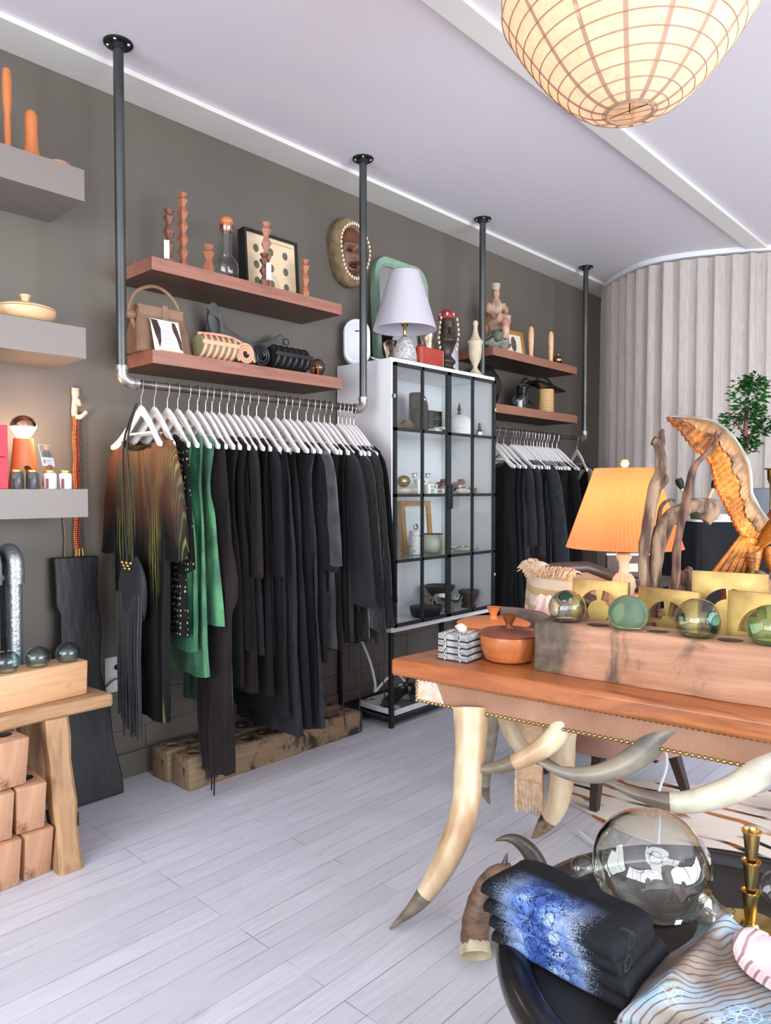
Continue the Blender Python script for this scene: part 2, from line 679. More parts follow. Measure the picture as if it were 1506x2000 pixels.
# ------------------------------------------------------------------ wall shelves
def shelf(name, mat, y0, y1, x1, z0, z1, label, group, bev=0.002):
    return solo(name, MB().box(0, x1 - WX, 0, y1 - y0, 0, z1 - z0), mat, label, 'shelf', (WX, y0, z0), 0, group, bevel=bev, smooth=False)


def two_tone_shelf(m_body, m_edge, y0, y1, x1, z0, z1, label, group):
    """board darker on top and underside, with a thin lighter strip along front and ends"""
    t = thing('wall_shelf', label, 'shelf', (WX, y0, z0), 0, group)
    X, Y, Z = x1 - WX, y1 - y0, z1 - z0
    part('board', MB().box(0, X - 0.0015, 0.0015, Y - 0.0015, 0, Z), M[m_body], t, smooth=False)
    part('edge_strip', MB().box(X - 0.0015, X, 0, Y, 0, Z).box(0, X - 0.0015, 0, 0.0015, 0, Z).box(0, X - 0.0015, Y - 0.0015, Y, 0, Z), M[m_edge], t, smooth=False)
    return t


two_tone_shelf('walnut_dark', 'walnut', 1.67, 2.827, -2.97, 2.374, 2.432, 'walnut floating shelf carrying the carved zigzag columns and glass bottle', 'walnut shelves above the long hanger row')
two_tone_shelf('walnut_dark', 'walnut', 1.67, 2.827, -2.97, 1.962, 2.022, 'walnut floating shelf carrying the bags, just above the long hanger row', 'walnut shelves above the long hanger row')
two_tone_shelf('walnut2_dark', 'walnut2', 4.30, 5.51, -2.97, 2.352, 2.412, 'brown floating shelf carrying the seated statue beside the cabinet', 'brown shelves by the curtain')
two_tone_shelf('walnut2_dark', 'walnut2', 4.30, 5.525, -2.97, 1.950, 2.013, 'brown floating shelf carrying black bags and the straw bag', 'brown shelves by the curtain')
shelf('wall_shelf', M['grey_shelf'], 0.35, 1.368, -2.96, 2.58, 2.708, 'thick taupe floating shelf highest on the dark wall, with two turned wooden pieces', 'thick taupe shelves')
shelf('wall_shelf', M['grey_shelf'], 0.35, 1.366, -2.96, 1.938, 2.066, 'thick taupe floating shelf in the middle, with the pale lidded wooden bowl', 'thick taupe shelves')
shelf('wall_shelf', M['grey_shelf'], 0.35, 1.366, -2.96, 1.285, 1.402, 'thick taupe floating shelf above the radiator, with red boxes, glowing lamp and jars', 'thick taupe shelves')

# ------------------------------------------------------------------ display cabinet
CX0, CX1, CY0, CY1, CZ0, CZ1 = -3.30, -2.844, 3.10, 4.14, 0.565, 2.16
cab = thing('display_cabinet', 'white display cabinet with black gridded glass doors standing on black legs', 'cabinet', (CX1, CY0, 0))
dx = CX0 - CX1
W_ = CY1 - CY0
b = MB()
b.box(dx, 0, 0, 0.02, CZ0, CZ1).box(dx, 0, W_ - 0.02, W_, CZ0, CZ1)
b.box(dx, 0, 0.02, W_ - 0.02, CZ1 - 0.025, CZ1).box(dx, 0, 0.02, W_ - 0.02, CZ0, CZ0 + 0.03)
b.box(dx, dx + 0.012, 0.02, W_ - 0.02, CZ0 + 0.03, CZ1 - 0.025)
part('carcass', b, M['white'], cab, bevel=0.0015)
iz0, iz1 = CZ0 + 0.03, CZ1 - 0.025
zs = [iz0 + (iz1 - iz0) * k / 4 for k in range(5)]
for k in (1, 2, 3):
    part('glass_shelf', MB().box(dx + 0.014, -0.03, 0.022, W_ - 0.022, zs[k] - 0.004, zs[k] + 0.004), M['pane'], cab, smooth=False)
for s in (0, 1):
    y0 = 0.012 + s * (W_ / 2 - 0.012)
    y1 = W_ / 2 if s == 0 else W_ - 0.012
    ym = (y0 + y1) / 2
    d = MB()
    fw = 0.02
    d.box(0, 0.018, y0, y0 + fw, iz0, iz1).box(0, 0.018, y1 - fw, y1, iz0, iz1)
    d.box(0, 0.018, y0, y1, iz0, iz0 + fw).box(0, 0.018, y0, y1, iz1 - fw, iz1)
    d.box(0.002, 0.018, ym - 0.008, ym + 0.008, iz0, iz1)
    for k in (1, 2, 3):
        d.box(0.002, 0.018, y0, y1, zs[k] - 0.009, zs[k] + 0.009)
    dr = part('door', d, M['frame_black'], cab, smooth=False)
    part('pane', MB().box(0.006, 0.010, y0 + 0.01, y1 - 0.01, iz0 + 0.01, iz1 - 0.01), M['pane'], dr, smooth=False)
    yh = W_ / 2 + (0.012 if s else -0.012)
    part('handle', MB().box(0.018, 0.034, yh - 0.008, yh + 0.008, 1.28, 1.43), M['black'], dr, bevel=0.003)
    yb = y0 if s == 0 else y1
    for zz in (0.82, 1.94):
        part('hinge', MB().box(-0.004, 0.02, yb - 0.008, yb + 0.008, zz - 0.012, zz + 0.012), M['chrome'], dr, bevel=0.002)
for yy in (0.012, W_ - 0.012):
    for xx in (-0.012, dx + 0.012):
        part('leg', MB().box(xx - 0.012, xx + 0.012, yy - 0.012, yy + 0.012, 0, CZ0), M['iron'], cab, bevel=0.002)
lo = MB()
lo.box(dx + 0.012, -0.012, 0.012, W_ - 0.012, 0.035, 0.047)
lo.box(-0.02, -0.004, 0.012, W_ - 0.012, 0.03, 0.055).box(dx + 0.004, dx + 0.02, 0.012, W_ - 0.012, 0.03, 0.055)
lo.box(dx + 0.012, -0.012, 0.004, 0.02, 0.03, 0.055).box(dx + 0.012, -0.012, W_ - 0.02, W_ - 0.004, 0.03, 0.055)
part('lower_rack', lo, M['iron'], cab, smooth=False)
# ------------------------------------------------------------------ hangers
def hanger_top(x):
    a = min(1.0, abs(x) / 0.215)
    return -0.092 - 0.165 * (0.62 * a + 0.38 * a * a * (3 - 2 * a)) - 0.004


def make_hanger(clips=False):
    t = thing('coat_hanger', 'white wooden coat hanger', 'hanger')
    rings = []
    for i in range(25):
        x = -0.215 + 0.43 * i / 24
        a = abs(x) / 0.215
        zt = hanger_top(x) + (0.006 if a < 0.12 else 0.004)
        h = 0.046 - 0.008 * a - (0.016 * max(0, a - 0.85) / 0.15)
        th = 0.0065 + 0.002 * a
        yo = -0.028 * a * a
        rings.append([(x, yo - th, zt - h * 0.15), (x, yo - th * 0.6, zt), (x, yo + th * 0.6, zt), (x, yo + th, zt - h * 0.15),
                      (x, yo + th, zt - h * 0.8), (x, yo + th * 0.5, zt - h), (x, yo - th * 0.5, zt - h), (x, yo - th, zt - h * 0.8)])
    part('arms', MB().loft(rings), M['hanger'], t, angle=60)
    pts = [(0, 0, -0.10), (0, 0, -0.062), (0.004, 0, -0.05), (0.017, 0, -0.03)]
    for k in range(13):
        a = radians(-35 + 235 * k / 12)
        pts.append((0.0208 * cos(a), 0, 0.0208 * sin(a)))
    part('hook', MB().tube(pts, 0.0024, 8), M['chrome'], t)
    part('bar', MB().tube([(-0.14, -0.012, -0.215), (0.14, -0.012, -0.215)], 0.0055, 10), M['hanger'], t)
    if clips:
        for sx in (-1, 1):
            c = MB().tube([(0.125 * sx, -0.012, -0.222), (0.125 * sx, -0.012, -0.25)], 0.002, 6)
            c.box(0.125 * sx - 0.011, 0.125 * sx + 0.011, -0.019, -0.005, -0.285, -0.248)
            part('clip', c, M['chrome'], t, bevel=0.001)
    return t


# ------------------------------------------------------------------ garment cloths
def cloth(name, c1, c2, scale=14, rough=0.85, stretch=(1, 1, 0.35), bump=0.35, sheen=0.06, bscale=7):
    t = NT(name)
    col = t.ramp(t.noise(t.coords(stretch), scale, 5, 0.6), [(0.35, c1), (0.65, c2)])
    h = t.noise(t.coords((1, 1, 0.22)), bscale * 4, 4, 0.6)
    return t.done(col, rough, 0, t.bump(h, bump, 0.012), **{'Sheen Weight': sheen, 'Sheen Roughness': 0.5, 'Specular IOR Level': 0.2})


def green_print():
    t = NT('green_printed_silk')
    v = t.coords((1, 1, 0.45))
    col = t.ramp(t.noise(v, 7, 4, 0.55), [(0.3, (18, 54, 42)), (0.46, (36, 96, 66)), (0.6, (76, 142, 90)), (0.75, (44, 104, 88))])
    sp = t.n('ShaderNodeTexVoronoi', {'Vector': t.coords((1, 1, 0.8)), 'Scale': 105.0, 'Randomness': 1.0})
    dots = t.ramp(sp.outputs['Distance'], [(0.2, (1, 1, 1)), (0.36, (0, 0, 0))])
    area = t.ramp(t.noise(v, 11, 3), [(0.38, (0, 0, 0)), (0.56, (0.85, 0.85, 0.85))])
    col = t.mix(t.math('MULTIPLY', dots, area), col, lin((16, 46, 34)))
    return t.done(col, 0.55, 0, t.bump(t.noise(t.coords((1, 1, 0.2)), 26, 3), 0.3, 0.01), **{'Sheen Weight': 0.2})


def stripe_print():
    t = NT('brown_dress_cloth_with_green_reed_print')
    v = t.coords((1, 1, 0.16), (0, radians(7), 0))
    w = t.n('ShaderNodeTexWave', {'Vector': v, 'Scale': 26.0, 'Distortion': 3.0, 'Detail': 2.0, 'Detail Scale': 1.5}, wave_type='BANDS', bands_direction='X')
    st = t.ramp(w.outputs['Fac'], [(0.62, (0, 0, 0)), (0.85, (0.9, 0.9, 0.9))])
    patch = t.ramp(t.noise(t.coords((1, 1, 0.22)), 5.5, 3), [(0.5, (0, 0, 0)), (0.58, (1, 1, 1))])
    sep = t.n('ShaderNodeSeparateXYZ', {0: t.coords()})
    dn = t.ramp(t.math('ADD', t.math('MULTIPLY', sep.outputs[2], -0.9), t.math('MULTIPLY', t.noise(t.coords((1, 1, 0.3)), 4, 2), 0.5)),
                [(0.42, (126, 80, 60)), (0.66, (70, 47, 38)), (0.86, (12, 12, 14))])
    green = t.ramp(t.noise(t.coords(), 4, 2), [(0.4, (122, 116, 58)), (0.6, (46, 76, 54))])
    col = t.mix(t.math('MULTIPLY', st, patch), dn, green)
    return t.done(col, 0.6, 0, t.bump(t.noise(t.coords((1, 1, 0.15)), 22, 3), 0.3, 0.01), **{'Specular IOR Level': 0.15})


def dotted_print():
    t = NT('black_cloth_with_pale_dashes')
    v = t.coords((1.4, 1, 0.75))
    sp = t.n('ShaderNodeTexVoronoi', {'Vector': v, 'Scale': 52.0, 'Randomness': 0.35})
    dots = t.ramp(sp.outputs['Distance'], [(0.16, (1, 1, 1)), (0.26, (0, 0, 0))])
    area = t.ramp(t.noise(t.coords((1, 1, 0.3)), 7, 2), [(0.42, (0, 0, 0)), (0.5, (1, 1, 1))])
    col = t.mix(t.math('MULTIPLY', dots, area), lin((12, 12, 12)), lin((150, 150, 118)))
    return t.done(col, 0.75, **{'Specular IOR Level': 0.15})


M['c_black'] = cloth('black_wool_cloth', (8, 8, 9), (17, 16, 18))
M['c_black2'] = cloth('washed_black_linen', (16, 15, 17), (29, 27, 31), 9)
M['c_char'] = cloth('charcoal_cotton', (30, 29, 33), (45, 44, 49), 8)
M['c_slate'] = cloth('slate_grey_knit', (34, 37, 41), (50, 54, 59), 60)
M['c_velvet'] = cloth('dark_grey_velvet', (26, 25, 28), (60, 57, 62), 11, 0.7, (1, 1, 0.8), 0.3, 0.8)
M['c_plum'] = cloth('brown_black_gauze', (24, 18, 18), (40, 31, 29), 6)
M['c_fur'] = cloth('black_curly_fur', (7, 7, 8), (26, 24, 28), 42, 0.8, (1, 1, 1), 1.0, 0.6, 14)
M['c_pale'] = cloth('pale_grey_cloth', (128, 124, 120), (150, 146, 140), 10)
M['c_green'] = green_print()
M['c_dgreen'] = cloth('dark_green_satin', (14, 58, 48), (24, 84, 68), 5, 0.4)
M['c_stripe'] = stripe_print()
M['c_dots'] = dotted_print()


def garment_body(profile, nw=0.16, scoop=0.07, folds=3, amp=0.010, seed=1, top=True, N=56, hem=0.02, edge=0.012):
    """closed cloth shell: profile rows (z, x_min, x_max, half thickness)"""
    q = spline(profile, 7)
    rings = []
    for i, (z, xa, xb, th) in enumerate(q):
        f = i / (len(q) - 1)
        r = []
        for j in range(N):
            a = 2 * pi * j / N
            ca, sa = cos(a), sin(a)
            cx, hw = (xa + xb) / 2, (xb - xa) / 2
            # squarish ellipse
            x = cx + hw * (abs(ca) ** 0.8) * (1 if ca >= 0 else -1)
            y = th * (abs(sa) ** 0.8) * (1 if sa >= 0 else -1)
            k = amp * min(1.0, f * 1.6)
            ph = seed * 1.7
            y += k * sin(folds * x / 0.2 * pi + ph + 0.7 * sin(z * 3 + ph)) + k * 0.5 * sin(folds * 2.3 * x / 0.2 * pi + 2.1 * ph)
            # gathers seen edge-on along both sides
            y += 0.25 * th * f * sin(9 * a + ph)
            x += edge * f * (mnoise.noise(Vector((seed * 2.3, z * 4.0, 2.0 * (1 if ca > 0 else -1)))) + 0.35 * sin(5 * a + z * 7 + ph))
            zz = z
            if top:
                ax = abs(x)
                if ax >= nw:
                    lim = hanger_top(x) + 0.007
                else:
                    lim = hanger_top(nw) + 0.007 - scoop * sqrt(max(0.0, 1 - (ax / nw) ** 2))
                zz = min(z, lim)
            if i == len(q) - 1:
                zz += hem * mnoise.noise(Vector((x * 9, seed, 0)))
            r.append((x, y, zz))
        rings.append(r)
    return MB().loft(rings)


def sleeve(x0, z0, x1, z1, w0, w1, seed=0, th=0.026, y=0.0):
    """hanging sleeve: flattened tapered tube with creases"""
    pts = spline([(x0 - 0.03 * (1 if x0 > 0 else -1), y, z0 + 0.012), (x0 + (x1 - x0) * 0.25, y, z0 + (z1 - z0) * 0.12),
                  (x0 + (x1 - x0) * 0.7, y, z0 + (z1 - z0) * 0.55), (x1, y, z1)], 6)
    rings = []
    n = len(pts)
    for i, p in enumerate(pts):
        f = i / (n - 1)
        w = w0 + (w1 - w0) * f
        if i == 0:
            w *= 0.5
        ring = []
        for j in range(20):
            a = 2 * pi * j / 20
            k = 1 + 0.13 * mnoise.noise(Vector((cos(a) * 2, seed * 3 + f * 7, sin(a) * 2)))
            ring.append((p[0] + w * k * cos(a), p[1] + th * k * sin(a) * (0.6 + 0.4 * f), p[2] + 0.015 * sin(a + seed)))
        rings.append(ring)
    return MB().loft(rings)


def squash(mb, lo, hi, free_below=-9.0):
    """clothes packed on a rail press flat against their neighbours"""
    out = []
    for x, y, z in mb.v:
        k = 1.0 if z > free_below else 1.0 + 1.2 * min(1.0, (free_below - z) / 0.12)
        l = (hi if y > 0 else lo) * k
        out.append((x, l * math.tanh(y / l), z))
    mb.v = out
    return mb


def room_for(ys, i):
    lo = (ys[i] - ys[i - 1]) * 0.5 - 0.0012 if i > 0 else 0.04
    hi = (ys[i + 1] - ys[i]) * 0.5 - 0.0012 if i + 1 < len(ys) else 0.03
    return lo, hi


def hang_garment(name, label, cat, group, mat, y, z, x=RX, rz=0, body=None, sleeves=(), extras=()):
    t = thing(name, label, cat, (x, y, z), rz, group)
    part('cloth', body, mat, t, angle=75)
    for s in sleeves:
        smat = mat
        if isinstance(s, tuple):
            s, smat = s
        part('sleeve', s, smat, t, angle=75)
    for nm, mb, mt in extras:
        part(nm, mb, mt, t, angle=60)
    return t


H_MAIN = [1.593, 1.655, 1.719, 1.771, 1.827, 1.873, 1.917, 1.951, 1.993, 2.036, 2.077, 2.122, 2.159, 2.209, 2.269, 2.331, 2.385, 2.424,
          2.472, 2.531, 2.58, 2.619, 2.661, 2.703, 2.764, 2.794, 2.826, 2.855, 2.884]
H_MAIN = [v * 1.004 for v in H_MAIN]
H_FAR = [4.31, 4.38, 4.46, 4.565, 4.60, 4.64, 4.68, 4.74, 4.78, 4.83, 4.87, 4.92, 4.96, 5.0, 5.05, 5.085, 5.15, 5.22]
RZ1 = 1.858
RZ2 = 1.826
plain_h = make_hanger()
clip_h = make_hanger(True)
first_used = {}
ordw = ['first', 'second', 'third', 'fourth', 'fifth', 'sixth', 'seventh', 'eighth', 'ninth', 'tenth', 'eleventh', 'twelfth', 'thirteenth', 'fourteenth',
        'fifteenth', 'sixteenth', 'seventeenth', 'eighteenth', 'nineteenth', 'twentieth', 'twenty-first', 'twenty-second', 'twenty-third', 'twenty-fourth',
        'twenty-fifth', 'twenty-sixth', 'twenty-seventh', 'twenty-eighth', 'twenty-ninth']


def put_hanger(proto, x, y, z, rz, label, group):
    k = proto.name
    if k not in first_used:
        first_used[k] = 1
        o = proto
        o.location = (x, y, z)
        o.rotation_euler = (0, 0, radians(rz))
        o['label'] = label
        o['group'] = group
    else:
        o = dup(proto, (x, y, z), rz, label, group)
    return o


CLIPS = {6, 13, 14, 15, 19}
for i, y in enumerate(H_MAIN):
    pr = clip_h if i in CLIPS else plain_h
    lab = 'white wooden hanger%s, %s along the long row from the taupe shelves' % (' with clips' if i in CLIPS else '', ordw[i])
    put_hanger(pr, RX, y, RZ1, rnd.uniform(-2, 1.5), lab, 'hangers in the long row')
for i, y in enumerate(H_FAR):
    lab = 'white hanger on the rail beside the curtain, %s from the white cabinet' % ordw[i]
    put_hanger(plain_h, -2.985, y, RZ2, rnd.uniform(-3, 1.5), lab, 'hangers on the rail by the curtain')
put_hanger(plain_h, -2.985, 5.55, RZ2, -32, 'white hanger hooked alone at the elbow of the rail by the curtain', 'hangers on the rail by the curtain')

# ------------------------------------------------------------------ clothes on the long rail
G1 = 'clothes in the long row'


def prof(zb, w=0.2, flare=0.03, th=0.02, xoff=0.0, start=-0.1):
    """simple hanging shape to height zb (below the rail)"""
    return [(start, -w * 0.96, w * 0.96, 0.007), (start - 0.09, -w, w, 0.010), (start - 0.17, -w - 0.012, w + 0.012, th * 0.65), (-0.45, -w + 0.005 + xoff * 0.3, w - 0.005 + xoff * 0.3, th * 0.8),
            (zb * 0.6, -w - flare * 0.4 + xoff, w + flare * 0.4 + xoff, th), (zb, -w - flare + xoff, w + flare + xoff, th * 1.15)]


def clip_prof(zb, w=0.15, flare=0.05, th=0.02):
    return [(-0.27, -w, w, 0.006), (-0.32, -w, w, 0.009), (-0.5, -w - flare * 0.3, w + flare * 0.3, th * 0.8), (zb * 0.65, -w - flare * 0.7, w + flare * 0.7, th), (zb, -w - flare, w + flare, th * 1.2)]


def dress(i, label, mat, zb, name='dress', w=0.2, flare=0.03, th=0.017, xoff=0.0, sl=None, nw=0.16, scoop=0.08, folds=3, amp=0.008, clip=False, extras=(), sides=(1, -1), rows=None, edge=0.012):
    b = garment_body(rows or (clip_prof(zb - RZ1, w, flare, th) if clip else prof(zb - RZ1, w, flare, th, xoff)), nw, scoop, folds, amp, i + 1, not clip, edge=edge)
    sv = []
    if sl:
        for sx in sides:
            sv.append(sleeve(sx * 0.205, -0.27, sx * sl[0], sl[1] - RZ1, sl[2], sl[3], i, sl[4] if len(sl) > 4 else 0.024))
    lo, hi = room_for(H_MAIN, i)
    fb = -1.40 if i == 5 else -9.0
    for q in [b] + sv + [e[1] for e in extras]:
        squash(q, lo, hi, fb)
    return hang_garment(name, label, 'clothing', G1, mat, H_MAIN[i], RZ1, RX, 0, b, sv, extras)


collar = MB().tube([(0.155 * cos(a), -0.012, hanger_top(0.155) - 0.078 * sin(a)) for a in [pi * k / 16 for k in range(17)]], 0.007, 8)
dress(0, 'sheer brown dress with green reed print, first on the long rail', M['c_stripe'], 0.42, w=0.235, flare=-0.03, th=0.035, sl=(0.285, 1.12, 0.05, 0.075, 0.04), nw=0.16, scoop=0.075,
      extras=(('neckband', collar, M['c_black']),))
dress(1, 'black dress with pale dashes behind the brown reed-print dress', M['c_dots'], 0.78, w=0.2, flare=0.05, th=0.026, sl=(0.25, 1.05, 0.04, 0.055, 0.03))
dress(2, 'green speckled silk dress hanging beside the dashed black dress', M['c_green'], 0.70, w=0.175, flare=0.055, th=0.024, nw=0.15)
dress(3, 'green speckled dress with longer teal hem, second green one', M['c_green'], 0.58, w=0.175, flare=0.06, th=0.023, nw=0.15)
dress(4, 'wide green speckled dress with dark shoulder, third green one', M['c_green'], 0.80, w=0.185, flare=0.07, th=0.024, nw=0.165)
# jumpsuit: bodice + one visible trouser leg with drawcord
cords = MB()
for k, (xx, zb) in enumerate(((0.13, 0.03), (0.15, 0.012))):
    cords.tube([(xx, -0.03, -1.55), (xx + 0.012, -0.034, -1.70), (xx + 0.004, -0.032, zb - RZ1)], 0.0045, 6)
rows = [(-0.1, -0.19, 0.19, 0.007), (-0.19, -0.2, 0.2, 0.01), (-0.27, -0.205, 0.21, 0.016), (-0.5, -0.16, 0.23, 0.028), (-0.78, -0.14, 0.285, 0.034), (-0.92, -0.1, 0.30, 0.036),
        (-1.05, -0.04, 0.255, 0.04), (-1.3, 0.0, 0.235, 0.04), (-1.55, 0.03, 0.235, 0.042), (-1.74, 0.06, 0.24, 0.044)]
dress(5, 'brown-black gauze jumpsuit with long trouser leg and drawcords reaching the floor', M['c_plum'], 0.12, name='jumpsuit', rows=rows, nw=0.17, extras=(('drawcord', cords, M['black']),), amp=0.012)
dress(6, 'narrow green speckled skirt clipped to its hanger', M['c_green'], 0.39, name='skirt', clip=True, w=0.13, flare=0.06, th=0.024)
specs = [
    (7, 'plain black long dress beside the narrow green skirt', 'c_black', 0.50), (8, 'black sleeveless tunic, second behind the narrow green skirt', 'c_black', 0.66),
    (9, 'brown-black draped dress, third behind the narrow green skirt', 'c_plum', 0.45), (10, 'black soft dress, fourth behind the narrow green skirt', 'c_black2', 0.62),
    (11, 'black long dress, fifth behind the narrow green skirt', 'c_black', 0.42), (12, 'black blouse with button, sixth behind the narrow green skirt', 'c_black2', 0.60)]
for i, lab, mt, zb in specs:
    dress(i, lab, M[mt], zb, w=0.175 + 0.01 * (i % 3), flare=0.03 + 0.012 * (i % 2), th=0.02, nw=0.15, folds=3 + i % 3, sl=(0.235, 1.0, 0.03, 0.034) if i in (9, 12) else None)
dress(13, 'dark charcoal long skirt clipped beside black blouses, first of the long skirts', M['c_black2'], 0.30, name='skirt', clip=True, w=0.15, flare=0.09, th=0.026)
dress(14, 'charcoal long skirt with fine folds, second of the long skirts', M['c_char'], 0.20, name='skirt', clip=True, w=0.16, flare=0.1, th=0.027)
dress(15, 'black wrap skirt reaching low, third of the long skirts', M['c_black2'], 0.22, name='skirt', clip=True, w=0.155, flare=0.1, th=0.027)
dress(16, 'black coat dress with turned collar beside the long skirts', M['c_black'], 0.26, w=0.185, flare=0.06, th=0.024)
dress(17, 'long slate grey knit dress with a hem seam', M['c_slate'], 0.195, w=0.17, flare=0.09, th=0.027, nw=0.16)
band = sleeve(0.206, -0.272, 0.262, 1.03 - RZ1, 0.034, 0.052, 18, 0.029)
dress(18, 'black dress with grey velvet band on its short sleeve', M['c_black2'], 0.52, w=0.19, flare=0.05, th=0.022, sl=(0.255, 1.0, 0.036, 0.056, 0.03), extras=(('velvet_band', MB().add([(p[0] + 0.018, p[1], p[2]) for p in band.v], band.f), M['c_velvet']),))
dress(19, 'dark grey velvet skirt with patch pocket on clips', M['c_velvet'], 0.58, name='skirt', clip=True, w=0.16, flare=0.07, th=0.02,
      extras=(('pocket', MB().box(0.09, 0.2, -0.034, -0.03, -0.98, -0.72), M['c_char']),))
dress(20, 'brown-black gauze top between velvet skirt and grey cardigan', M['c_plum'], 0.56, name='top', w=0.185, flare=0.04, th=0.02)
dress(21, 'black dress just before the charcoal cardigan', M['c_black'], 0.6, w=0.19, flare=0.03, th=0.02)
dress(22, 'charcoal cardigan with long wide sleeve near the cabinet', M['c_char'], 0.60, name='cardigan', w=0.2, flare=0.03, th=0.024, sl=(0.30, 0.80, 0.045, 0.085, 0.036))
dress(23, 'black zip jacket with rough frayed front edge', M['c_black'], 0.58, name='jacket', w=0.2, flare=0.03, th=0.022,
      extras=(('zip', MB().tube([(0.2, -0.026, -0.32), (0.225, -0.028, -0.55), (0.235, -0.03, -0.8), (0.24, -0.03, -1.1)], 0.004, 6), M['rod']),))
specs = [(24, 'black curly fur coat, nearest its kind to the frayed zip jacket', 'c_fur', 0.60), (25, 'black dress squeezed between two fur coats', 'c_black', 0.72), (26, 'black curly fur coat with long sleeve beside the cabinet', 'c_fur', 0.56),
         (27, 'black wool dress between fur coat and last garment of the long rail', 'c_black', 0.7), (28, 'black coat at the cabinet end of the long rail', 'c_black', 0.62)]
for i, lab, mt, zb in specs:
    dress(i, lab, M[mt], zb, name='coat' if 'coat' in lab else 'dress', w=0.195, flare=0.05, th=0.015, amp=0.004, sl=(0.30, 0.66, 0.04, 0.062, 0.018) if i in (24, 26) else ((0.29, 0.8, 0.03, 0.045, 0.014) if i == 28 else None))

# dark ribbons that trail from the garments near the cabinet
for k, (xx, yy, z0, z1, lab) in enumerate(((-2.74, 2.62, 0.66, 0.16, 'thin black ribbon trailing below the grey velvet skirt'), (-2.72, 2.72, 0.62, 0.12, 'thin black ribbon trailing beside the sugar mould beam end'),
                                           (-2.66, 2.84, 0.70, 0.22, 'dark frayed tie hanging under the charcoal cardigan'))):
    pts = [(0, 0, z0 - z1)]
    for q in range(1, 9):
        pts.append((0.006 * sin(q * 1.9 + k), 0.006 * cos(q * 2.3 + k), (z0 - z1) * (1 - q / 8)))
    solo('ribbon', MB().tube(pts, [0.004 + 0.0015 * (q % 2) for q in range(9)], 6, True, 0.5), M['black'], lab, 'ribbon', (xx, yy, z1), 0, 'trailing ribbons')

# fringed pouch hung from the first hanger
bag = thing('fringed_pouch', 'black leather pouch with long fringe hung on cords from the first hanger', 'bag', (-2.905, H_MAIN[0] - 0.075, 0.0))
bd = MB()
rings = []
for z, xa, xb, th in spline([(1.10, -0.03, 0.06, 0.008), (1.06, -0.075, 0.10, 0.02), (1.0, -0.10, 0.12, 0.028), (0.92, -0.095, 0.115, 0.03), (0.86, -0.085, 0.10, 0.022)], 5):
    rings.append([((xa + xb) / 2 + (xb - xa) / 2 * cos(a), th * sin(a), z + 0.02 * cos(a * 2 + 1)) for a in [2 * pi * j / 24 for j in range(24)]])
part('pouch', bd.loft(rings), cloth('soft_black_leather', (22, 23, 26), (40, 41, 44), 9, 0.5), bag, angle=70)
fr = MB()
for k in range(34):
    x0 = -0.085 + 0.19 * (k % 17) / 16
    yy = -0.022 + 0.012 * (k // 17)
    zb = 0.33 + 0.1 * rnd.random() + 0.08 * abs(x0)
    fr.tube([(x0, yy, 0.96), (x0 * 0.92 + rnd.uniform(-.006, .006), yy - 0.004, 0.7), (x0 * 0.9 + rnd.uniform(-.012, .012), yy, zb)], 0.0048, 5, True, 0.5)
o = part('fringe', fr, M['black_leather'], bag, angle=80)
for xx, sw in ((-0.03, -0.02), (0.012, 0.02)):
    part('cord', MB().tube(spline([(-0.04, 0.055, RZ1 - 0.085), (-0.04 + sw * 0.8, 0.0, 1.6), (xx + sw * 0.5, -0.01, 1.35), (xx + 0.02, -0.01, 1.09)], 5), 0.005, 7), M['black'], bag)
kn = MB()
for k in range(7):
    kn.ball((-0.02 + 0.012 * k, -0.03, 1.09 - 0.012 * (k % 3)), 0.008, 8, 6)
part('bead', kn, M['brass'], bag)

# ------------------------------------------------------------------ clothes on the rail beside the curtain
G2 = 'clothes on the rail by the curtain'
far = [('c_black', 'long pleated black dress next to the white cabinet on the curtain rail', 0.2, None), ('c_black', 'black beaded dress, second from the cabinet on the curtain rail', 0.25, None),
       ('c_char', 'charcoal shirt, third from the cabinet on the curtain rail', 0.75, (0.25, 1.0, 0.03, 0.04)), ('c_char', 'grey jacket with tied belt, fourth from the cabinet on the curtain rail', 0.68, (0.25, 0.9, 0.032, 0.045)),
       ('c_dgreen', 'dark green satin dress on the curtain rail', 0.6, None), ('c_dgreen', 'green satin slip half hidden on the curtain rail', 0.66, None), ('c_black', 'black dress just behind the green satin', 0.5, None),
       ('c_black', 'black jacket before the slate coat on the curtain rail', 0.6, None), ('c_slate', 'slate grey coat with paler side panel on the curtain rail', 0.62, (0.31, 0.72, 0.045, 0.07)),
       ('c_char', 'charcoal wrap behind the slate grey coat', 0.6, None), ('c_black', 'black lace dress behind the charcoal wrap', 0.5, None), ('c_black', 'black tunic, second behind the charcoal wrap', 0.5, None),
       ('c_black', 'black tunic, third behind the charcoal wrap', 0.55, None), ('c_black2', 'washed black dress, fourth behind the charcoal wrap', 0.5, None), ('c_black', 'black dress, fifth behind the charcoal wrap', 0.5, None),
       ('c_black', 'black dress with sleeve, sixth behind the charcoal wrap', 0.55, (0.27, 1.1, 0.035, 0.045)), ('c_black2', 'washed black top near the rail elbow', 0.8, None), ('c_black', 'black dress last before the rail elbow', 0.5, None)]
for i, (mt, lab, zb, sl) in enumerate(far):
    b = garment_body(prof(zb - RZ2, 0.19, 0.05, 0.019), 0.15, 0.07, 3 + i % 3, 0.006, 40 + i)
    sv = [sleeve(sx * 0.205, -0.27, sx * sl[0], sl[1] - RZ2, sl[2], sl[3], i, 0.02) for sx in (1, -1)] if sl else []
    for q in [b] + sv:
        squash(q, *room_for(H_FAR, i))
    hang_garment('dress' if 'dress' in lab else 'garment', lab, 'clothing', G2, M[mt], H_FAR[i], RZ2, -2.985, 0, b, sv)
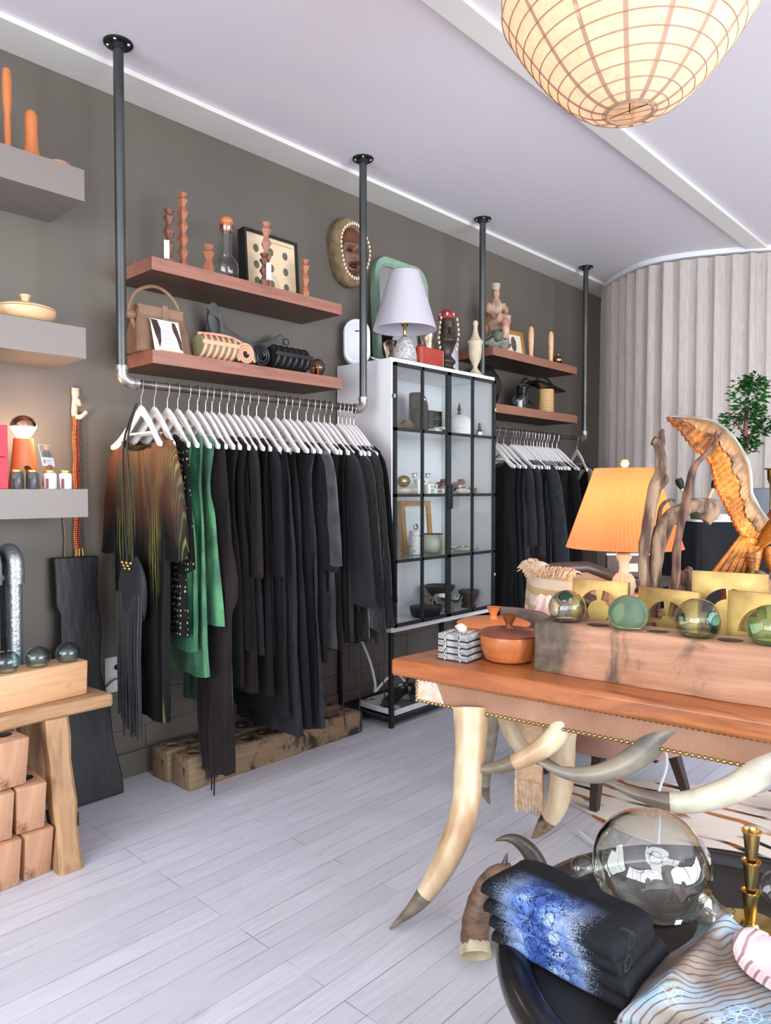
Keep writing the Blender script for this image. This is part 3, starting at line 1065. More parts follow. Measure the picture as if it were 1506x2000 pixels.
strap = MB().tube([(0.16, -0.03, -0.27), (0.05, -0.035, -0.36), (-0.05, -0.035, -0.5), (-0.1, -0.03, -0.7)], 0.028, 10, True, 0.35)
hang_garment('vest', 'black vest with pale grey strap on the lone hanger at the rail elbow', 'clothing', G2, M['c_black'], 5.55, RZ2, -2.985, -32, garment_body(prof(1.0 - RZ2, 0.2, 0.03, 0.03), 0.13, 0.1, 3, 0.006, 77),
             [(sleeve(0.205, -0.27, 0.27, 1.35 - RZ2, 0.04, 0.06, 3, 0.03), M['c_pale'])], (('strap', strap, M['c_pale']),))
# ------------------------------------------------------------------ beside the dark wall: radiator, slab, bench, moulds
M['pale_wood'] = wood('pale_pine', (182, 132, 92), (214, 168, 124), (204, 156, 112), 'Y', 14, 0.55, spots=(9, (150, 96, 62), 0.62, 0.8))
M['mould_wood'] = wood('worn_sugar_mould_wood', (150, 106, 78), (200, 154, 120), (176, 130, 98), 'Z', 11, 0.65, spots=(13, (104, 64, 46), 0.58, 0.72))
M['bench_wood'] = wood('rough_elm', (128, 94, 64), (182, 142, 102), (158, 120, 84), 'Y', 18, 0.65, bump=0.8)
M['bench_leg'] = wood('rough_elm_leg', (126, 92, 64), (184, 144, 104), (158, 120, 84), 'Z', 16, 0.65, bump=0.8)
M['hole'] = plain('charred_hole_lining', (48, 42, 38), 0.8, c2=(74, 64, 56), scale=20)
M['silver'] = plain('silver_painted_iron', (150, 153, 156), 0.38, 0.75, c2=(176, 179, 182), scale=60, bump=0.8, bscale=95)
M['beam_wood'] = wood('weathered_beam_wood', (108, 88, 70), (152, 126, 98), (130, 106, 82), 'Y', 14, 0.75, bump=0.7, spots=(7.5, (44, 38, 32), 0.51, 0.60))
M['char'] = plain('charred_black_wood', (9, 9, 10), 0.45, c2=(24, 24, 27), scale=9, stretch=(1, 1, 0.25), bump=0.5, bscale=30)
M['float_glass'] = thin_glass('sea_glass_blue_green', (0.80, 0.90, 0.89, 1), (0.16, 0.33, 0.36, 1), 1.5, 0.02, bump=0.2)
M['orange_wood'] = wood('orange_turned_wood', (186, 104, 56), (216, 134, 80), None, 'Z', 10, 0.45)

rad = thing('radiator', 'silver cast-iron column radiator standing against the dark wall behind the bench', 'radiator', (-3.16, 1.0, 0))
for k in range(5):
    y = 0.125 - 0.085 * k
    c = MB()
    for xx in (-0.055, 0.0, 0.055):
        c.tube([(xx, y, 0.10), (xx, y, 0.18), (xx, y, 0.6), (xx, y, 1.04), (xx, y, 1.10)], [0.024, 0.026, 0.024, 0.026, 0.022], 12, True, 1.25)
    c.tube(spline([(-0.066, y, 1.02), (-0.06, y, 1.115), (0.0, y, 1.145), (0.06, y, 1.115), (0.066, y, 1.02)], 5), 0.032, 12, True, 1.1)
    c.tube(spline([(-0.066, y, 0.2), (-0.06, y, 0.12), (0.0, y, 0.10), (0.06, y, 0.12), (0.066, y, 0.2)], 5), 0.032, 12, True, 1.1)
    if k in (0, 4):
        c.tube([(0.05, y, 0.12), (0.062, y, 0.0)], [0.03, 0.024], 10).tube([(-0.05, y, 0.12), (-0.062, y, 0.0)], [0.03, 0.024], 10)
    part('column', c, M['silver'], rad, angle=60)
part('tie_rod', MB().tube([(0.0, 0.14, 1.04), (0.0, -0.24, 1.04)], 0.02, 10).tube([(0.0, 0.14, 0.2), (0.0, -0.24, 0.2)], 0.02, 10), M['silver'], rad)

# black live-edge slab leaning on the wall
def slab_outline(n=26):
    left, right = [], []
    for i in range(n + 1):
        z = 1.10 * i / n
        w = 0.012 * sin(z * 7.3) + 0.008 * sin(z * 17 + 1)
        right.append((0.105 - 0.035 * (z / 1.1) + w + (0.03 if z < 0.35 else 0.0) * (1 - z / 0.35 if z < 0.35 else 0), z - 0.02 * (i == n) + (0.015 if i == n else 0)))
        left.append((-0.115 - 0.01 * z + 0.012 * sin(z * 6 + 2) + (0.02 if 0.7 < z < 0.86 else 0), z))
    return right + list(reversed(left))


sl = MB().prism(slab_outline(), 'X', -0.022, 0.022)
sl.rough(0.006, 7, 3)
o = solo('wood_slab', sl, M['char'], 'charred black live-edge wood slab leaning on the wall beside the radiator', 'wood slab', (-3.155, 1.455, 0.004), 0, bevel=0.006, angle=50)
o.rotation_euler = (0, radians(-6.0), radians(0))
solo('wood_wedge', MB().box(-0.07, 0.07, -0.03, 0.03, 0, 0.06), M['char'], 'small black wood wedge on the floor behind the rough bench leg', 'wood block', (-3.03, 1.27, 0), 12, bevel=0.004)

# rough bench
bn = thing('bench', 'rough elm bench with splayed legs under the pine box of glass floats', 'bench', (-2.8, 1.05, 0))
st = MB().prism([(0.045, 0.315), (0.05, 0.0), (0.09, -0.45), (-0.16, -0.48), (-0.19, 0.0), (-0.165, 0.29)], 'Z', 0.535, 0.59)
part('seat', st.rough(0.004, 9, 1), M['bench_wood'], bn, bevel=0.012, seg=3)
for nm, (xt, yt), (xb, yb) in (('f', (0.02, 0.09), (0.14, 0.085)), ('b', (-0.13, 0.06), (-0.22, 0.10)), ('f2', (0.03, -0.32), (0.14, -0.40)), ('b2', (-0.13, -0.32), (-0.22, -0.40))):
    rings = []
    for k in range(8):
        f = k / 7
        cx, cy, z = xt + (xb - xt) * f, yt + (yb - yt) * f, 0.54 * (1 - f)
        w = 0.036 + 0.004 * sin(k * 2.1)
        rings.append([(cx + a * w + 0.003 * sin(k * 3 + a), cy + b_ * (w + 0.006), z) for a, b_ in ((-1, -0.7), (-0.7, -1), (0.7, -1), (1, -0.7), (1, 0.7), (0.7, 1), (-0.7, 1), (-1, 0.7))])
    part('leg', MB().loft(rings), M['bench_leg'], bn, angle=30)

# pine box with floats
def holes_box(w, d, h, taper, hs, r, depth, mat, name, label, cat, loc, rz, group, seed=0):
    b = MB()
    b.loft([[(x * w / 2 * (1 - taper), y * d / 2 * (1 - taper * 0.6), 0) for x, y in ((-1, -1), (1, -1), (1, 1), (-1, 1))],
            [(x * w / 2, y * d / 2, h) for x, y in ((-1, -1), (1, -1), (1, 1), (-1, 1))]])
    o = part(name, b, mat, None, bevel=0.006, angle=35)
    c = MB()
    for hx, hy in hs:
        c.lathe([(r * 0.8, h - depth), (r, h + 0.02)], 24, (hx, hy, 0))
    cut(o, c)
    for hx, hy in hs:
        if depth > 0.05:
            lining(o, hx, hy, h - depth, h, r * 0.8, r * 0.96, M['hole'])
    o.location = loc
    o.rotation_euler = (0, 0, radians(rz))
    return tag(o, label, cat, group)


holes_box(0.13, 0.34, 0.135, 0.04, [(0.01, -0.115), (0.01, 0.0), (0.01, 0.115)], 0.034, 0.03, M['pale_wood'], 'float_stand', 'pale pine block holding three small glass floats on the bench', 'wood block', (-2.865, 1.115, 0.59), 4, None)
for k, (yy, c) in enumerate(((1.005, 'first from the radiator'), (1.115, 'middle one'), (1.228, 'closest to the black slab'))):
    b = MB().ball((0, 0, 0), (0.047, 0.047, 0.045), 30, 18)
    fl = thing('glass_float', 'small blue-green glass float in the pine block, ' + c, 'glass float', (-2.862 + 0.008 * (k - 1), yy, 0.755), 0, 'small glass floats on the bench')
    part('globe', b, M['float_glass'], fl, angle=180)
    part('seal_button', MB().lathe([(0.012, -0.004), (0.014, 0), (0.008, 0.005), (0.0, 0.006)], 14, (0, 0, 0), rotM(60, 30 * k, 0) @ Matrix.Translation((0, 0, 0.045))), M['float_glass'], fl)

for (yy, zz, xx, lab) in ((0.925, 0.0, -2.78, 'sugar mould block at the floor end of the pile, beneath two others'), (1.03, 0.0, -2.79, 'sugar mould block on the floor next to the bench leg'),
                          (0.905, 0.176, -2.78, 'sugar mould block in the middle layer, under the top block'), (1.02, 0.176, -2.785, 'sugar mould block with dark stains in the middle layer by the bench leg'),
                          (0.945, 0.352, -2.785, 'sugar mould block topmost of the pile, two holes showing')):
    holes_box(0.25, 0.105, 0.172, 0.16, [(-0.065, 0), (0.03, 0)], 0.034, 0.08, M['mould_wood'], 'sugar_mould', 'worn wooden ' + lab, 'sugar mould', (xx, yy, zz), rnd.uniform(-5, 5), 'stacked sugar mould blocks')

# the two long beams under the clothes
for nm, x, y0, L, lab in (('f', -3.0, 1.81, 1.145, 'long weathered wooden sugar mould beam, front one of two under the clothes'), ('b', -3.165, 1.795, 1.16, 'long weathered wooden sugar mould beam, back one nearer the wall')):
    b = MB()
    rings = []
    for k in range(22):
        f = k / 21
        h = 0.15 - 0.025 * f + 0.004 * sin(k * 1.7)
        w = 0.072 - 0.004 * f + 0.003 * sin(k * 2.3)
        rings.append([(-w, y0 * 0 + L * f, 0), (w, L * f, 0), (w, L * f, h * 0.85), (w * 0.85, L * f, h), (-w * 0.85, L * f, h), (-w, L * f, h * 0.85)])
    b.loft(rings)
    b.v = [tuple(Vector(p) + (mnoise.noise_vector(Vector(p) * 9) * 0.004 if p[2] > 0.01 else Vector((0, 0, 0)))) for p in b.v]
    o = part('mould_beam', b, M['beam_wood'], None, bevel=0.008, angle=35)
    c = MB()
    for k in range(11):
        c.lathe([(0.03, 0.06), (0.035, 0.2)], 20, (0.004 * (k % 2), 0.07 + (L - 0.14) * k / 10, 0))
    cut(o, c)
    for k in range(11):
        lining(o, 0.004 * (k % 2), 0.07 + (L - 0.14) * k / 10, 0.06, 0.15 - 0.025 * k / 10 - 0.006, 0.03, 0.0328, M['hole'])
    o.location = (x, y0, 0)
    tag(o, lab, 'sugar mould', 'long sugar mould beams')

# outlet plate, plug and braided cord
op = thing('wall_outlet', 'white wall outlet plate with a black plug low on the dark wall', 'outlet', (WX, 1.65, 0.515))
part('plate', MB().box(0, 0.008, -0.055, 0.055, -0.085, 0.085), M['trim'], op, bevel=0.003)
soc = MB()
for zz in (-0.045, 0.035):
    soc.box(0.008, 0.011, -0.017, 0.017, zz - 0.022, zz + 0.022)
part('socket', soc, M['white_plastic'], op, bevel=0.001)
part('plug', MB().tube([(0.011, 0.0, 0.035), (0.03, 0.0, 0.035), (0.045, 0.02, 0.034)], [0.013, 0.012, 0.006], 10), M['black'], op)
M['braid'] = plain('braided_beige_cord', (142, 124, 102), 0.8, c2=(108, 94, 78), scale=200)
solo('lamp_cord', MB().tube(spline([(0, 0.0, 0.78), (0.002, 0.008, 0.68), (0, 0.004, 0.6), (0.003, 0.012, 0.5), (0.0, 0.02, 0.2), (0.0, 0.06, 0.0), (0.0, 0.14, -0.06), (0.012, 0.215, -0.01), (0.02, 0.24, 0.0)], 6), 0.0045, 8), M['braid'],
     'beige braided lamp cord running down the wall from the taupe shelf to the outlet', 'cord', (WX + 0.012, 1.405, 0.5))

# bone hook with bead strands
hk = thing('wall_hook', 'carved bone hook on the dark wall holding the bead strands', 'hook', (WX, 1.465, 1.73))
M['bone'] = plain('carved_bone', (226, 196, 176), 0.5, c2=(206, 172, 150), scale=20, bump=0.1)
part('back_plate', MB().tube(spline([(0.012, 0.004, 0.13), (0.012, 0.003, 0.09), (0.012, -0.002, 0.03), (0.014, -0.002, 0.004)], 5), [0.018] * 5 + [0.014] * 11, 14, True, 0.6), M['bone'], hk)
part('prong', MB().tube(spline([(0.014, -0.002, 0.012), (0.03, 0.008, -0.002), (0.034, 0.024, 0.006), (0.036, 0.042, 0.024)], 5), [0.011] * 10 + [0.0095] * 6, 12), M['bone'], hk)
part('peg', MB().tube([(0.02, 0.01, 0.075), (0.034, 0.012, 0.052)], [0.012, 0.009], 10).lathe([(0.0, 0), (0.005, 0.001), (0.0, 0.002)], 10, (0.0305, 0.0075, 0.115)), M['bone'], hk)
M['amber'] = plain('amber_glass_beads', (220, 92, 34), 0.25, c2=(236, 130, 56), scale=60)
M['bead_dark'] = plain('dark_green_beads', (34, 38, 26), 0.35, c2=(70, 60, 36), scale=70)
M['bead_red'] = plain('dark_red_beads', (142, 48, 30), 0.3)
for k, (mt, lab, dy, zb, dxx) in enumerate((('amber', 'long orange bead strand hanging from the bone hook', -0.012, 0.48, 0.026), ('bead_red', 'long dark red bead strand hanging from the bone hook', 0.004, 0.42, 0.022),
                                            ('bead_dark', 'long dark green bead strand hanging from the bone hook', 0.018, 0.36, 0.026), ('amber', 'second orange bead strand, half behind the dark red one', -0.002, 0.55, 0.016))):
    t = thing('bead_strand', lab, 'beads', (WX + dxx, 1.467 + dy, 1.73), 0, 'bead strands on the bone hook')
    b = MB()
    for sx in (-1, 1):
        n = 70
        for q in range(n):
            z = -0.64 * q / n
            b.ball((0, sx * 0.0042 + 0.002 * sin(q * 0.4 + k), z), 0.0042, 6, 4)
    part('beads', b, M[mt], t)
    part('end_tube', MB().tube([(0.002, 0, -0.60), (0.004, 0.004 * (k - 1), -0.675)], 0.0042, 8), M['brass'], t)

# ------------------------------------------------------------------ on the thick taupe shelves
solo('wooden_pestle', MB().lathe([(0.012, 0), (0.015, 0.003), (0.0125, 0.06), (0.014, 0.12), (0.0115, 0.15), (0.017, 0.2), (0.0185, 0.29), (0.014, 0.335), (0, 0.34)], 18), M['orange_wood'],
     'slender orange wooden pestle standing on the highest taupe shelf', 'pestle', (-3.06, 1.108, 2.708))
ve = thing('turned_flask', 'orange turned wooden flask with a wide foot on the highest taupe shelf', 'wooden flask', (-3.06, 1.198, 2.708))
part('neck', MB().lathe([(0.045, 0.012), (0.034, 0.03), (0.027, 0.06), (0.0235, 0.12), (0.025, 0.165), (0.023, 0.195), (0.012, 0.21), (0, 0.213)], 24), M['orange_wood'], ve)
part('foot', MB().lathe([(0.05, 0), (0.062, 0.006), (0.06, 0.016), (0.045, 0.02), (0, 0.02)], 28), M['orange_wood'], ve)
solo('wood_disc', MB().lathe([(0.04, 0), (0.048, 0.008), (0.046, 0.02), (0.036, 0.026), (0, 0.027)], 26), M['mould_wood'], 'rough round wooden disc lying at the highest taupe shelf corner', 'wood disc', (-3.03, 1.295, 2.708))
M['pale_turned'] = wood('pale_turned_wood', (212, 164, 116), (232, 192, 148), (222, 178, 132), 'Y', 12, 0.45)
lb = thing('lidded_bowl', 'pale wooden lidded bowl with a flared knob on the middle taupe shelf', 'bowl', (-3.06, 1.165, 2.066))
part('bowl', MB().lathe([(0.075, 0), (0.10, 0.014), (0.112, 0.035), (0.114, 0.05), (0.0, 0.05)], 36), M['pale_turned'], lb)
lid = part('lid', MB().lathe([(0.114, 0.052), (0.112, 0.058), (0.08, 0.07), (0.03, 0.078), (0.0, 0.079)], 36), M['pale_turned'], lb)
part('knob', MB().lathe([(0.011, 0.076), (0.012, 0.085), (0.018, 0.105), (0.021, 0.113), (0, 0.114)], 20), M['pale_turned'], lid)

M['red_card'] = plain('red_box_card', (226, 34, 58), 0.5)
for k, lab in enumerate(('bright red box under another red box on the lamp shelf', 'bright red box on top of another red box on the lamp shelf')):
    solo('red_box', MB().box(-0.11, 0, -0.16, 0, 0, 0.122), M['red_card'], lab, 'box', (-2.985, 1.064, 1.402 + 0.1235 * k), 0, 'red boxes', bevel=0.002)

lp = thing('bulb_lamp', 'wooden arch-foot lamp with a glowing half-mirrored bulb on the taupe shelf', 'lamp', (-3.10, 1.165, 1.402))
bs = MB()
rings = []
for i in range(9):
    f = i / 8
    w = 0.064 - 0.026 * f ** 0.8
    rings.append([(w * 0.7 * cos(a), w * sin(a), 0.205 * f) for a in [2 * pi * j / 28 for j in range(28)]])
o = part('foot', bs.loft(rings), M['orange_wood'], lp)
cut(o, MB().prism([(-0.022, -0.02)] + [(0.022 * cos(a), 0.06 + 0.035 * sin(a)) for a in [pi - pi * k / 12 for k in range(13)]] + [(0.022, -0.02)], 'X', -0.2, 0.2))
M['bulb_glow'] = emission('glowing_bulb', (255, 214, 168), 14.0)
M['copper_mirror'] = plain('mirrored_bulb_cap', (196, 150, 130), 0.08, 1.0)
part('bulb', MB().lathe([(0.022, 0.205), (0.028, 0.215), (0.047, 0.245), (0.05, 0.252), (0.0, 0.252)], 28), M['bulb_glow'], lp)
part('mirror_cap', MB().lathe([(0.05, 0.252)] + [(0.05 * cos(a), 0.252 + 0.048 * sin(a)) for a in [pi / 2 * k / 8 for k in range(1, 9)]], 28, caps=(False, False)), M['copper_mirror'], lp)
lamp_light('bulb_lamp_light', (-0.0, 0.058, 0.24), 4.2, (1.0, 0.62, 0.38), 0.03, lp)

M['jar_dark'] = plain('smoky_jar', (62, 62, 66), 0.3, c2=(84, 84, 88), scale=40)
M['jar_white'] = plain('frosted_white_jar', (216, 218, 224), 0.35)
M['label_brown'] = plain('brown_paper_label', (122, 74, 68), 0.7)
M['label_black'] = plain('dark_paper_label', (44, 42, 42), 0.7)
M['gold'] = plain('gold_foil', (226, 196, 104), 0.3, 0.9)
for k, (yy, mt, lm, lab) in enumerate(((1.098, 'jar_dark', 'label_black', 'small dark jar beside the red boxes'), (1.157, 'jar_dark', 'label_black', 'small dark jar before the glowing lamp foot'),
                                       (1.225, 'jar_white', 'label_brown', 'small white jar below the photo card'), (1.287, 'jar_white', 'label_brown', 'small white jar closest to the shelf end'))):
    t = thing('candle_jar', lab + ' on the taupe shelf', 'jar', (-2.992, yy, 1.402), 0, 'small jars on the lamp shelf')
    part('jar', MB().lathe([(0.022, 0), (0.0245, 0.004), (0.0245, 0.058), (0.02, 0.065), (0.0, 0.065)], 22), M[mt], t)
    part('cap', MB().lathe([(0.019, 0.065), (0.0205, 0.067), (0.0205, 0.074), (0.019, 0.076), (0, 0.076)], 22), M['gold'], t)
    part('label', MB().grid(lambda u, v: (0.0252 * cos(radians(-62 + 28 * u)), 0.0252 * sin(radians(-62 + 28 * u)) * 1.0 + 0.0, 0.002 + 0.04 * v), 6, 1), M[lm], t)

# photo card propped on a small brown pot
cd = thing('photo_card', 'small card with a portrait photo and grey print propped behind the white jars', 'card', (-3.075, 1.255, 1.402))
R_ = rotM(0, -12, 38, (0, 0, 0.095))
part('sheet', MB().box(-0.001, 0.001, -0.045, 0.045, 0, 0.09, R_), M['white_plastic'], cd, smooth=False)
photo = plain('portrait_photo_ground', (150, 142, 136), 0.6, c2=(120, 116, 112), scale=10)
part('photo', MB().box(0.0012, 0.0018, -0.044, 0.044, 0.036, 0.089, R_), photo, cd, smooth=False)
part('figure_print', MB().prism([(-0.036, 0.036), (0.04, 0.036), (0.034, 0.056), (0.016, 0.068), (-0.012, 0.068), (-0.03, 0.055)], 'X', 0.002, 0.0023, R_), plain('shirt_print', (88, 98, 100), 0.7, c2=(120, 126, 124), scale=60), cd, smooth=False)
part('face_print', MB().prism([(0.003 + 0.016 * cos(a), 0.077 + 0.012 * sin(a)) for a in [2 * pi * k / 14 for k in range(14)]], 'X', 0.0022, 0.0025, R_), plain('face_print', (206, 150, 128), 0.7), cd, smooth=False)
ln = MB()
for k, (a, b_) in enumerate(((-0.012, 0.026), (-0.012, 0.03), (-0.01, 0.022))):
    ln.box(0.0012, 0.0016, a, b_, 0.026 - 0.007 * k - (0.0024 if k == 0 else 0.0012), 0.026 - 0.007 * k, R_)
ln.prism([(-0.028 + 0.009 * cos(a), 0.018 + 0.009 * sin(a)) for a in [2 * pi * k / 14 for k in range(14)]], 'X', 0.0012, 0.0015, R_)
part('print', ln, plain('grey_ink', (150, 146, 148), 0.8), cd, smooth=False)
part('prop', MB().lathe([(0.02, 0), (0.026, 0.02), (0.022, 0.06), (0.012, 0.085), (0.01, 0.1), (0, 0.1)], 18), M['label_brown'], cd)

# ------------------------------------------------------------------ walnut shelf: zigzag columns, bottle, frame
M['carved'] = wood('carved_chestnut_wood', (146, 86, 58), (178, 112, 80), (160, 98, 68), 'Z', 14, 0.5)
M['carved_dark'] = wood('carved_dark_wood', (104, 64, 46), (134, 86, 64), None, 'Z', 14, 0.5)
M['carved_pale'] = wood('carved_rosy_wood', (170, 112, 92), (194, 138, 116), None, 'Z', 14, 0.5)
M['tag'] = plain('white_paper_tag', (240, 238, 240), 0.7)
for k, (x, y, n, h, mt, tg, lab) in enumerate((
        (-3.06, 1.81, 4, 0.262, 'carved_dark', True, 'dark carved zigzag column with a white tag, at the pipe end'), (-3.09, 1.90, 6, 0.372, 'carved', False, 'tallest carved zigzag column on the walnut shelf'),
        (-3.04, 2.01, 2, 0.145, 'carved', False, 'short carved zigzag column beside the glass bottle'), (-3.045, 2.36, 5, 0.345, 'carved_pale', False, 'tall rosy zigzag column in front of the framed target print'),
        (-3.0, 2.315, 3, 0.165, 'carved_dark', True, 'short dark zigzag column with white tag before the framed print'), (-3.04, 2.62, 3, 0.212, 'carved', False, 'carved zigzag column at the far side of the framed print'))):
    t = thing('zigzag_column', lab, 'carved column', (x, y, 2.432), 20 + 13 * k, 'carved zigzag columns')
    seg_h = h / n
    pr = []
    for q in range(n):
        pr += [(0.0125, seg_h * q), (0.0285, seg_h * (q + 0.5))]
    pr += [(0.0125, h - seg_h * 0.3), (0.026, h)]
    pr = [(0.02, 0)] + pr[1:]
    part('column', MB().lathe(pr, 5), M[mt], t, smooth=False)
    if tg:
        R = rotM(0, 0, -(20 + 13 * k) - 32, (0.0, 0.0, 0.0))
        tgo = part('price_tag', MB().box(0.028, 0.029, 0.006 if k else -0.022, 0.03 if k else 0.002, 0.03, 0.115, R), M['tag'], t, smooth=False)
        part('string', MB().tube([R @ Vector((0.029, 0.018 if k else -0.01, 0.112)), R @ Vector((0.022, 0.01, 0.15)), Vector((0, 0, 0.162))], 0.0012, 5), M['black'], tgo)

M['bottle_glass'] = thin_glass('clear_bottle_glass', (0.97, 0.98, 0.98, 1), (0.72, 0.76, 0.76, 1), 1.6)
bt = thing('glass_bottle', 'clear long-necked glass bottle with an orange wooden ball stopper', 'bottle', (-3.05, 2.12, 2.432))
part('glass', MB().lathe([(0.045, 0), (0.056, 0.006), (0.058, 0.05), (0.055, 0.085), (0.04, 0.11), (0.028, 0.122), (0.026, 0.14), (0.026, 0.235), (0.03, 0.262)], 32, caps=(True, False)), M['bottle_glass'], bt, angle=60)
part('collar', MB().lathe([(0.027, 0.238), (0.033, 0.25), (0.034, 0.268), (0.028, 0.27), (0, 0.27)], 24), M['copper_mirror'], bt)
part('stopper', MB().ball((0, 0, 0.288), (0.034, 0.034, 0.026), 24, 12), M['orange_wood'], bt)

fr = thing('framed_print', 'cream print with green-grey circles in a deep black box frame', 'picture', (-3.15, 2.475, 2.432))
Rf = rotM(0, -4, 0)
fb = MB()
for (ya, yb, za, zb) in ((-0.18, -0.166, 0, 0.335), (0.166, 0.18, 0, 0.335), (-0.166, 0.166, 0, 0.014), (-0.166, 0.166, 0.321, 0.335)):
    fb.box(-0.03, 0.028, ya, yb, za, zb, Rf)
fb.box(-0.03, -0.025, -0.17, 0.17, 0.005, 0.33, Rf)
part('frame', fb, M['black'], fr, smooth=False)
part('print', MB().box(-0.025, 0.016, -0.166, 0.166, 0.014, 0.321, Rf), plain('cream_print_paper', (226, 204, 168), 0.6), fr, smooth=False)
M['print_circle'] = plain('printed_grey_green_ink', (104, 104, 88), 0.7, c2=(84, 86, 74), scale=90)
for r in range(3):
    for q in range(3):
        cy, cz = -0.10 + 0.098 * q, 0.07 + 0.087 * r
        part('printed_circle', MB().prism([(cy + 0.018 * cos(a), cz + 0.022 * sin(a)) for a in [2 * pi * j / 22 for j in range(22)]], 'X', 0.0162, 0.0166, Rf), M['print_circle'], fr, smooth=False)
part('printed_line', MB().box(0.0162, 0.0165, -0.02, 0.15, 0.297, 0.3, Rf), M['print_circle'], fr, smooth=False)
rg = MB()
for rr in (0.034, 0.045):
    rg.tube([Rf @ Vector((0.0166, -0.004 + rr * cos(a), 0.07 + rr * 1.15 * sin(a))) for a in [2 * pi * j / 40 for j in range(41)]], 0.0007, 4)
part('printed_ring', rg, M['print_circle'], fr)

# ------------------------------------------------------------------ walnut shelf: bags
M['tan'] = plain('tan_waxed_leather', (140, 108, 84), 0.55, c2=(118, 90, 68), scale=7, bump=0.1)
M['peach'] = plain('natural_peach_leather', (222, 166, 134), 0.5)
M['olive'] = plain('olive_suede', (136, 126, 92), 0.8)
M['grey_canvas'] = cloth('grey_waxed_canvas', (74, 76, 78), (96, 98, 100), 20, 0.7)
hb = thing('tan_handbag', 'tan leather fold-top handbag with an arched handle behind a printed card', 'handbag', (-3.10, 1.775, 2.022))
rings = []
for z, wy, wx in ((0, 0.135, 0.062), (0.01, 0.14, 0.068), (0.1, 0.135, 0.056), (0.17, 0.122, 0.03), (0.205, 0.118, 0.012)):
    rings.append([(a * wx, b_ * wy, z) for a, b_ in ((-1, -0.9), (-0.8, -1), (0.8, -1), (1, -0.9), (1, 0.9), (0.8, 1), (-0.8, 1), (-1, 0.9))])
part('body', MB().loft(rings), M['tan'], hb, bevel=0.003)
part('flap', MB().box(0.012, 0.03, -0.115, 0.115, 0.17, 0.215).box(-0.016, 0.03, -0.118, 0.118, 0.205, 0.222), M['tan'], hb, bevel=0.006)
part('tab', MB().box(0.024, 0.036, 0.0, 0.03, 0.15, 0.23), M['tan'], hb, bevel=0.003)
part('handle', MB().tube(spline([(0.02, -0.15, 0.15), (0.02, -0.155, 0.2), (0.015, -0.115, 0.275), (0.01, -0.02, 0.315), (0.01, 0.07, 0.275), (0.015, 0.122, 0.175)], 6), 0.0085, 10, True, 0.7), M['tan'], hb)
part('knot', MB().ball((0.02, -0.148, 0.165), (0.018, 0.026, 0.022), 14, 8).tube([(0.02, -0.15, 0.16), (0.026, -0.112, 0.07), (0.04, -0.11, 0.004)], 0.009, 8, True, 0.6), M['tan'], hb)

bc = thing('brochure_card', 'white printed card with dark photos along its edges before the tan handbag', 'card', (-2.995, 1.768, 2.022))
Rb = rotM(0, -16, 0, (0, 0, 0.004))
part('sheet', MB().box(-0.001, 0.001, -0.072, 0.072, 0, 0.155, Rb), M['tag'], bc, smooth=False)
ph = MB()
ph.prism([(-0.071, 0.154), (-0.038, 0.15), (-0.026, 0.11), (-0.032, 0.05), (-0.045, 0.014), (-0.05, 0.05), (-0.058, 0.08)], 'X', 0.0012, 0.0016, Rb)
ph.prism([(0.036, 0.15), (0.052, 0.148), (0.062, 0.11), (0.071, 0.06), (0.071, 0.012), (0.058, 0.02), (0.05, 0.07), (0.034, 0.115)], 'X', 0.0012, 0.0016, Rb)
part('photo', ph, plain('dark_photo_print', (38, 30, 34), 0.5, c2=(84, 52, 46), scale=30), bc, smooth=False)
tx = MB()
for k in range(13):
    wv = 0.022 + 0.006 * ((k * 7) % 4)
    if k not in (3, 8):
        tx.box(0.0012, 0.0015, -wv * 0.7, wv, 0.142 - 0.0085 * k, 0.1442 - 0.0085 * k, Rb)
part('print', tx, plain('pale_grey_ink', (150, 148, 156), 0.8), bc, smooth=False)
part('stand', MB().box(-0.02, 0.012, -0.05, 0.07, 0, 0.008), M['pale_wood'], bc, bevel=0.002)


def roll_bag(name, label, loc, mat_body, mat_band, L, r, nb, coil):
    t = thing(name, label, 'bag', loc)
    part('body', MB().tube([(0, -L / 2, r), (0, -L / 2 + 0.02, r), (0, L / 2 - 0.02, r), (0, L / 2, r)], [r * 0.8, r * 0.93, r * 0.93, r * 0.8], 24), mat_body, t)
    for k in range(nb):
        y = -L / 2 + L * (k + 0.35) / nb
        b = MB()
        pts = [(r * 0.98 * cos(a) * 1.0, y + 0.012 * sin(a), r + r * 0.98 * sin(a)) for a in [2 * pi * j / 28 for j in range(29)]]
        b.tube(pts, 0.0085, 8, True, 0.45)
        part('band', b, mat_band, t)
    part('strap', MB().box(r * 0.82, r * 1.03, -L / 2 - 0.004, L / 2 + 0.004, r * 1.05, r * 1.4), mat_band, t, bevel=0.003)
    c = MB()
    yy = coil
    sp = []
    for j in range(64):
        a = 2 * pi * j / 24
        rr = r * (0.28 + 0.58 * j / 63)
        sp.append((r * 0.35, yy + rr * cos(a), r * 0.9 + rr * sin(a)))
    c.tube(sp, 0.0075, 8)
    part('coiled_strap', c, mat_band, t)
    return t


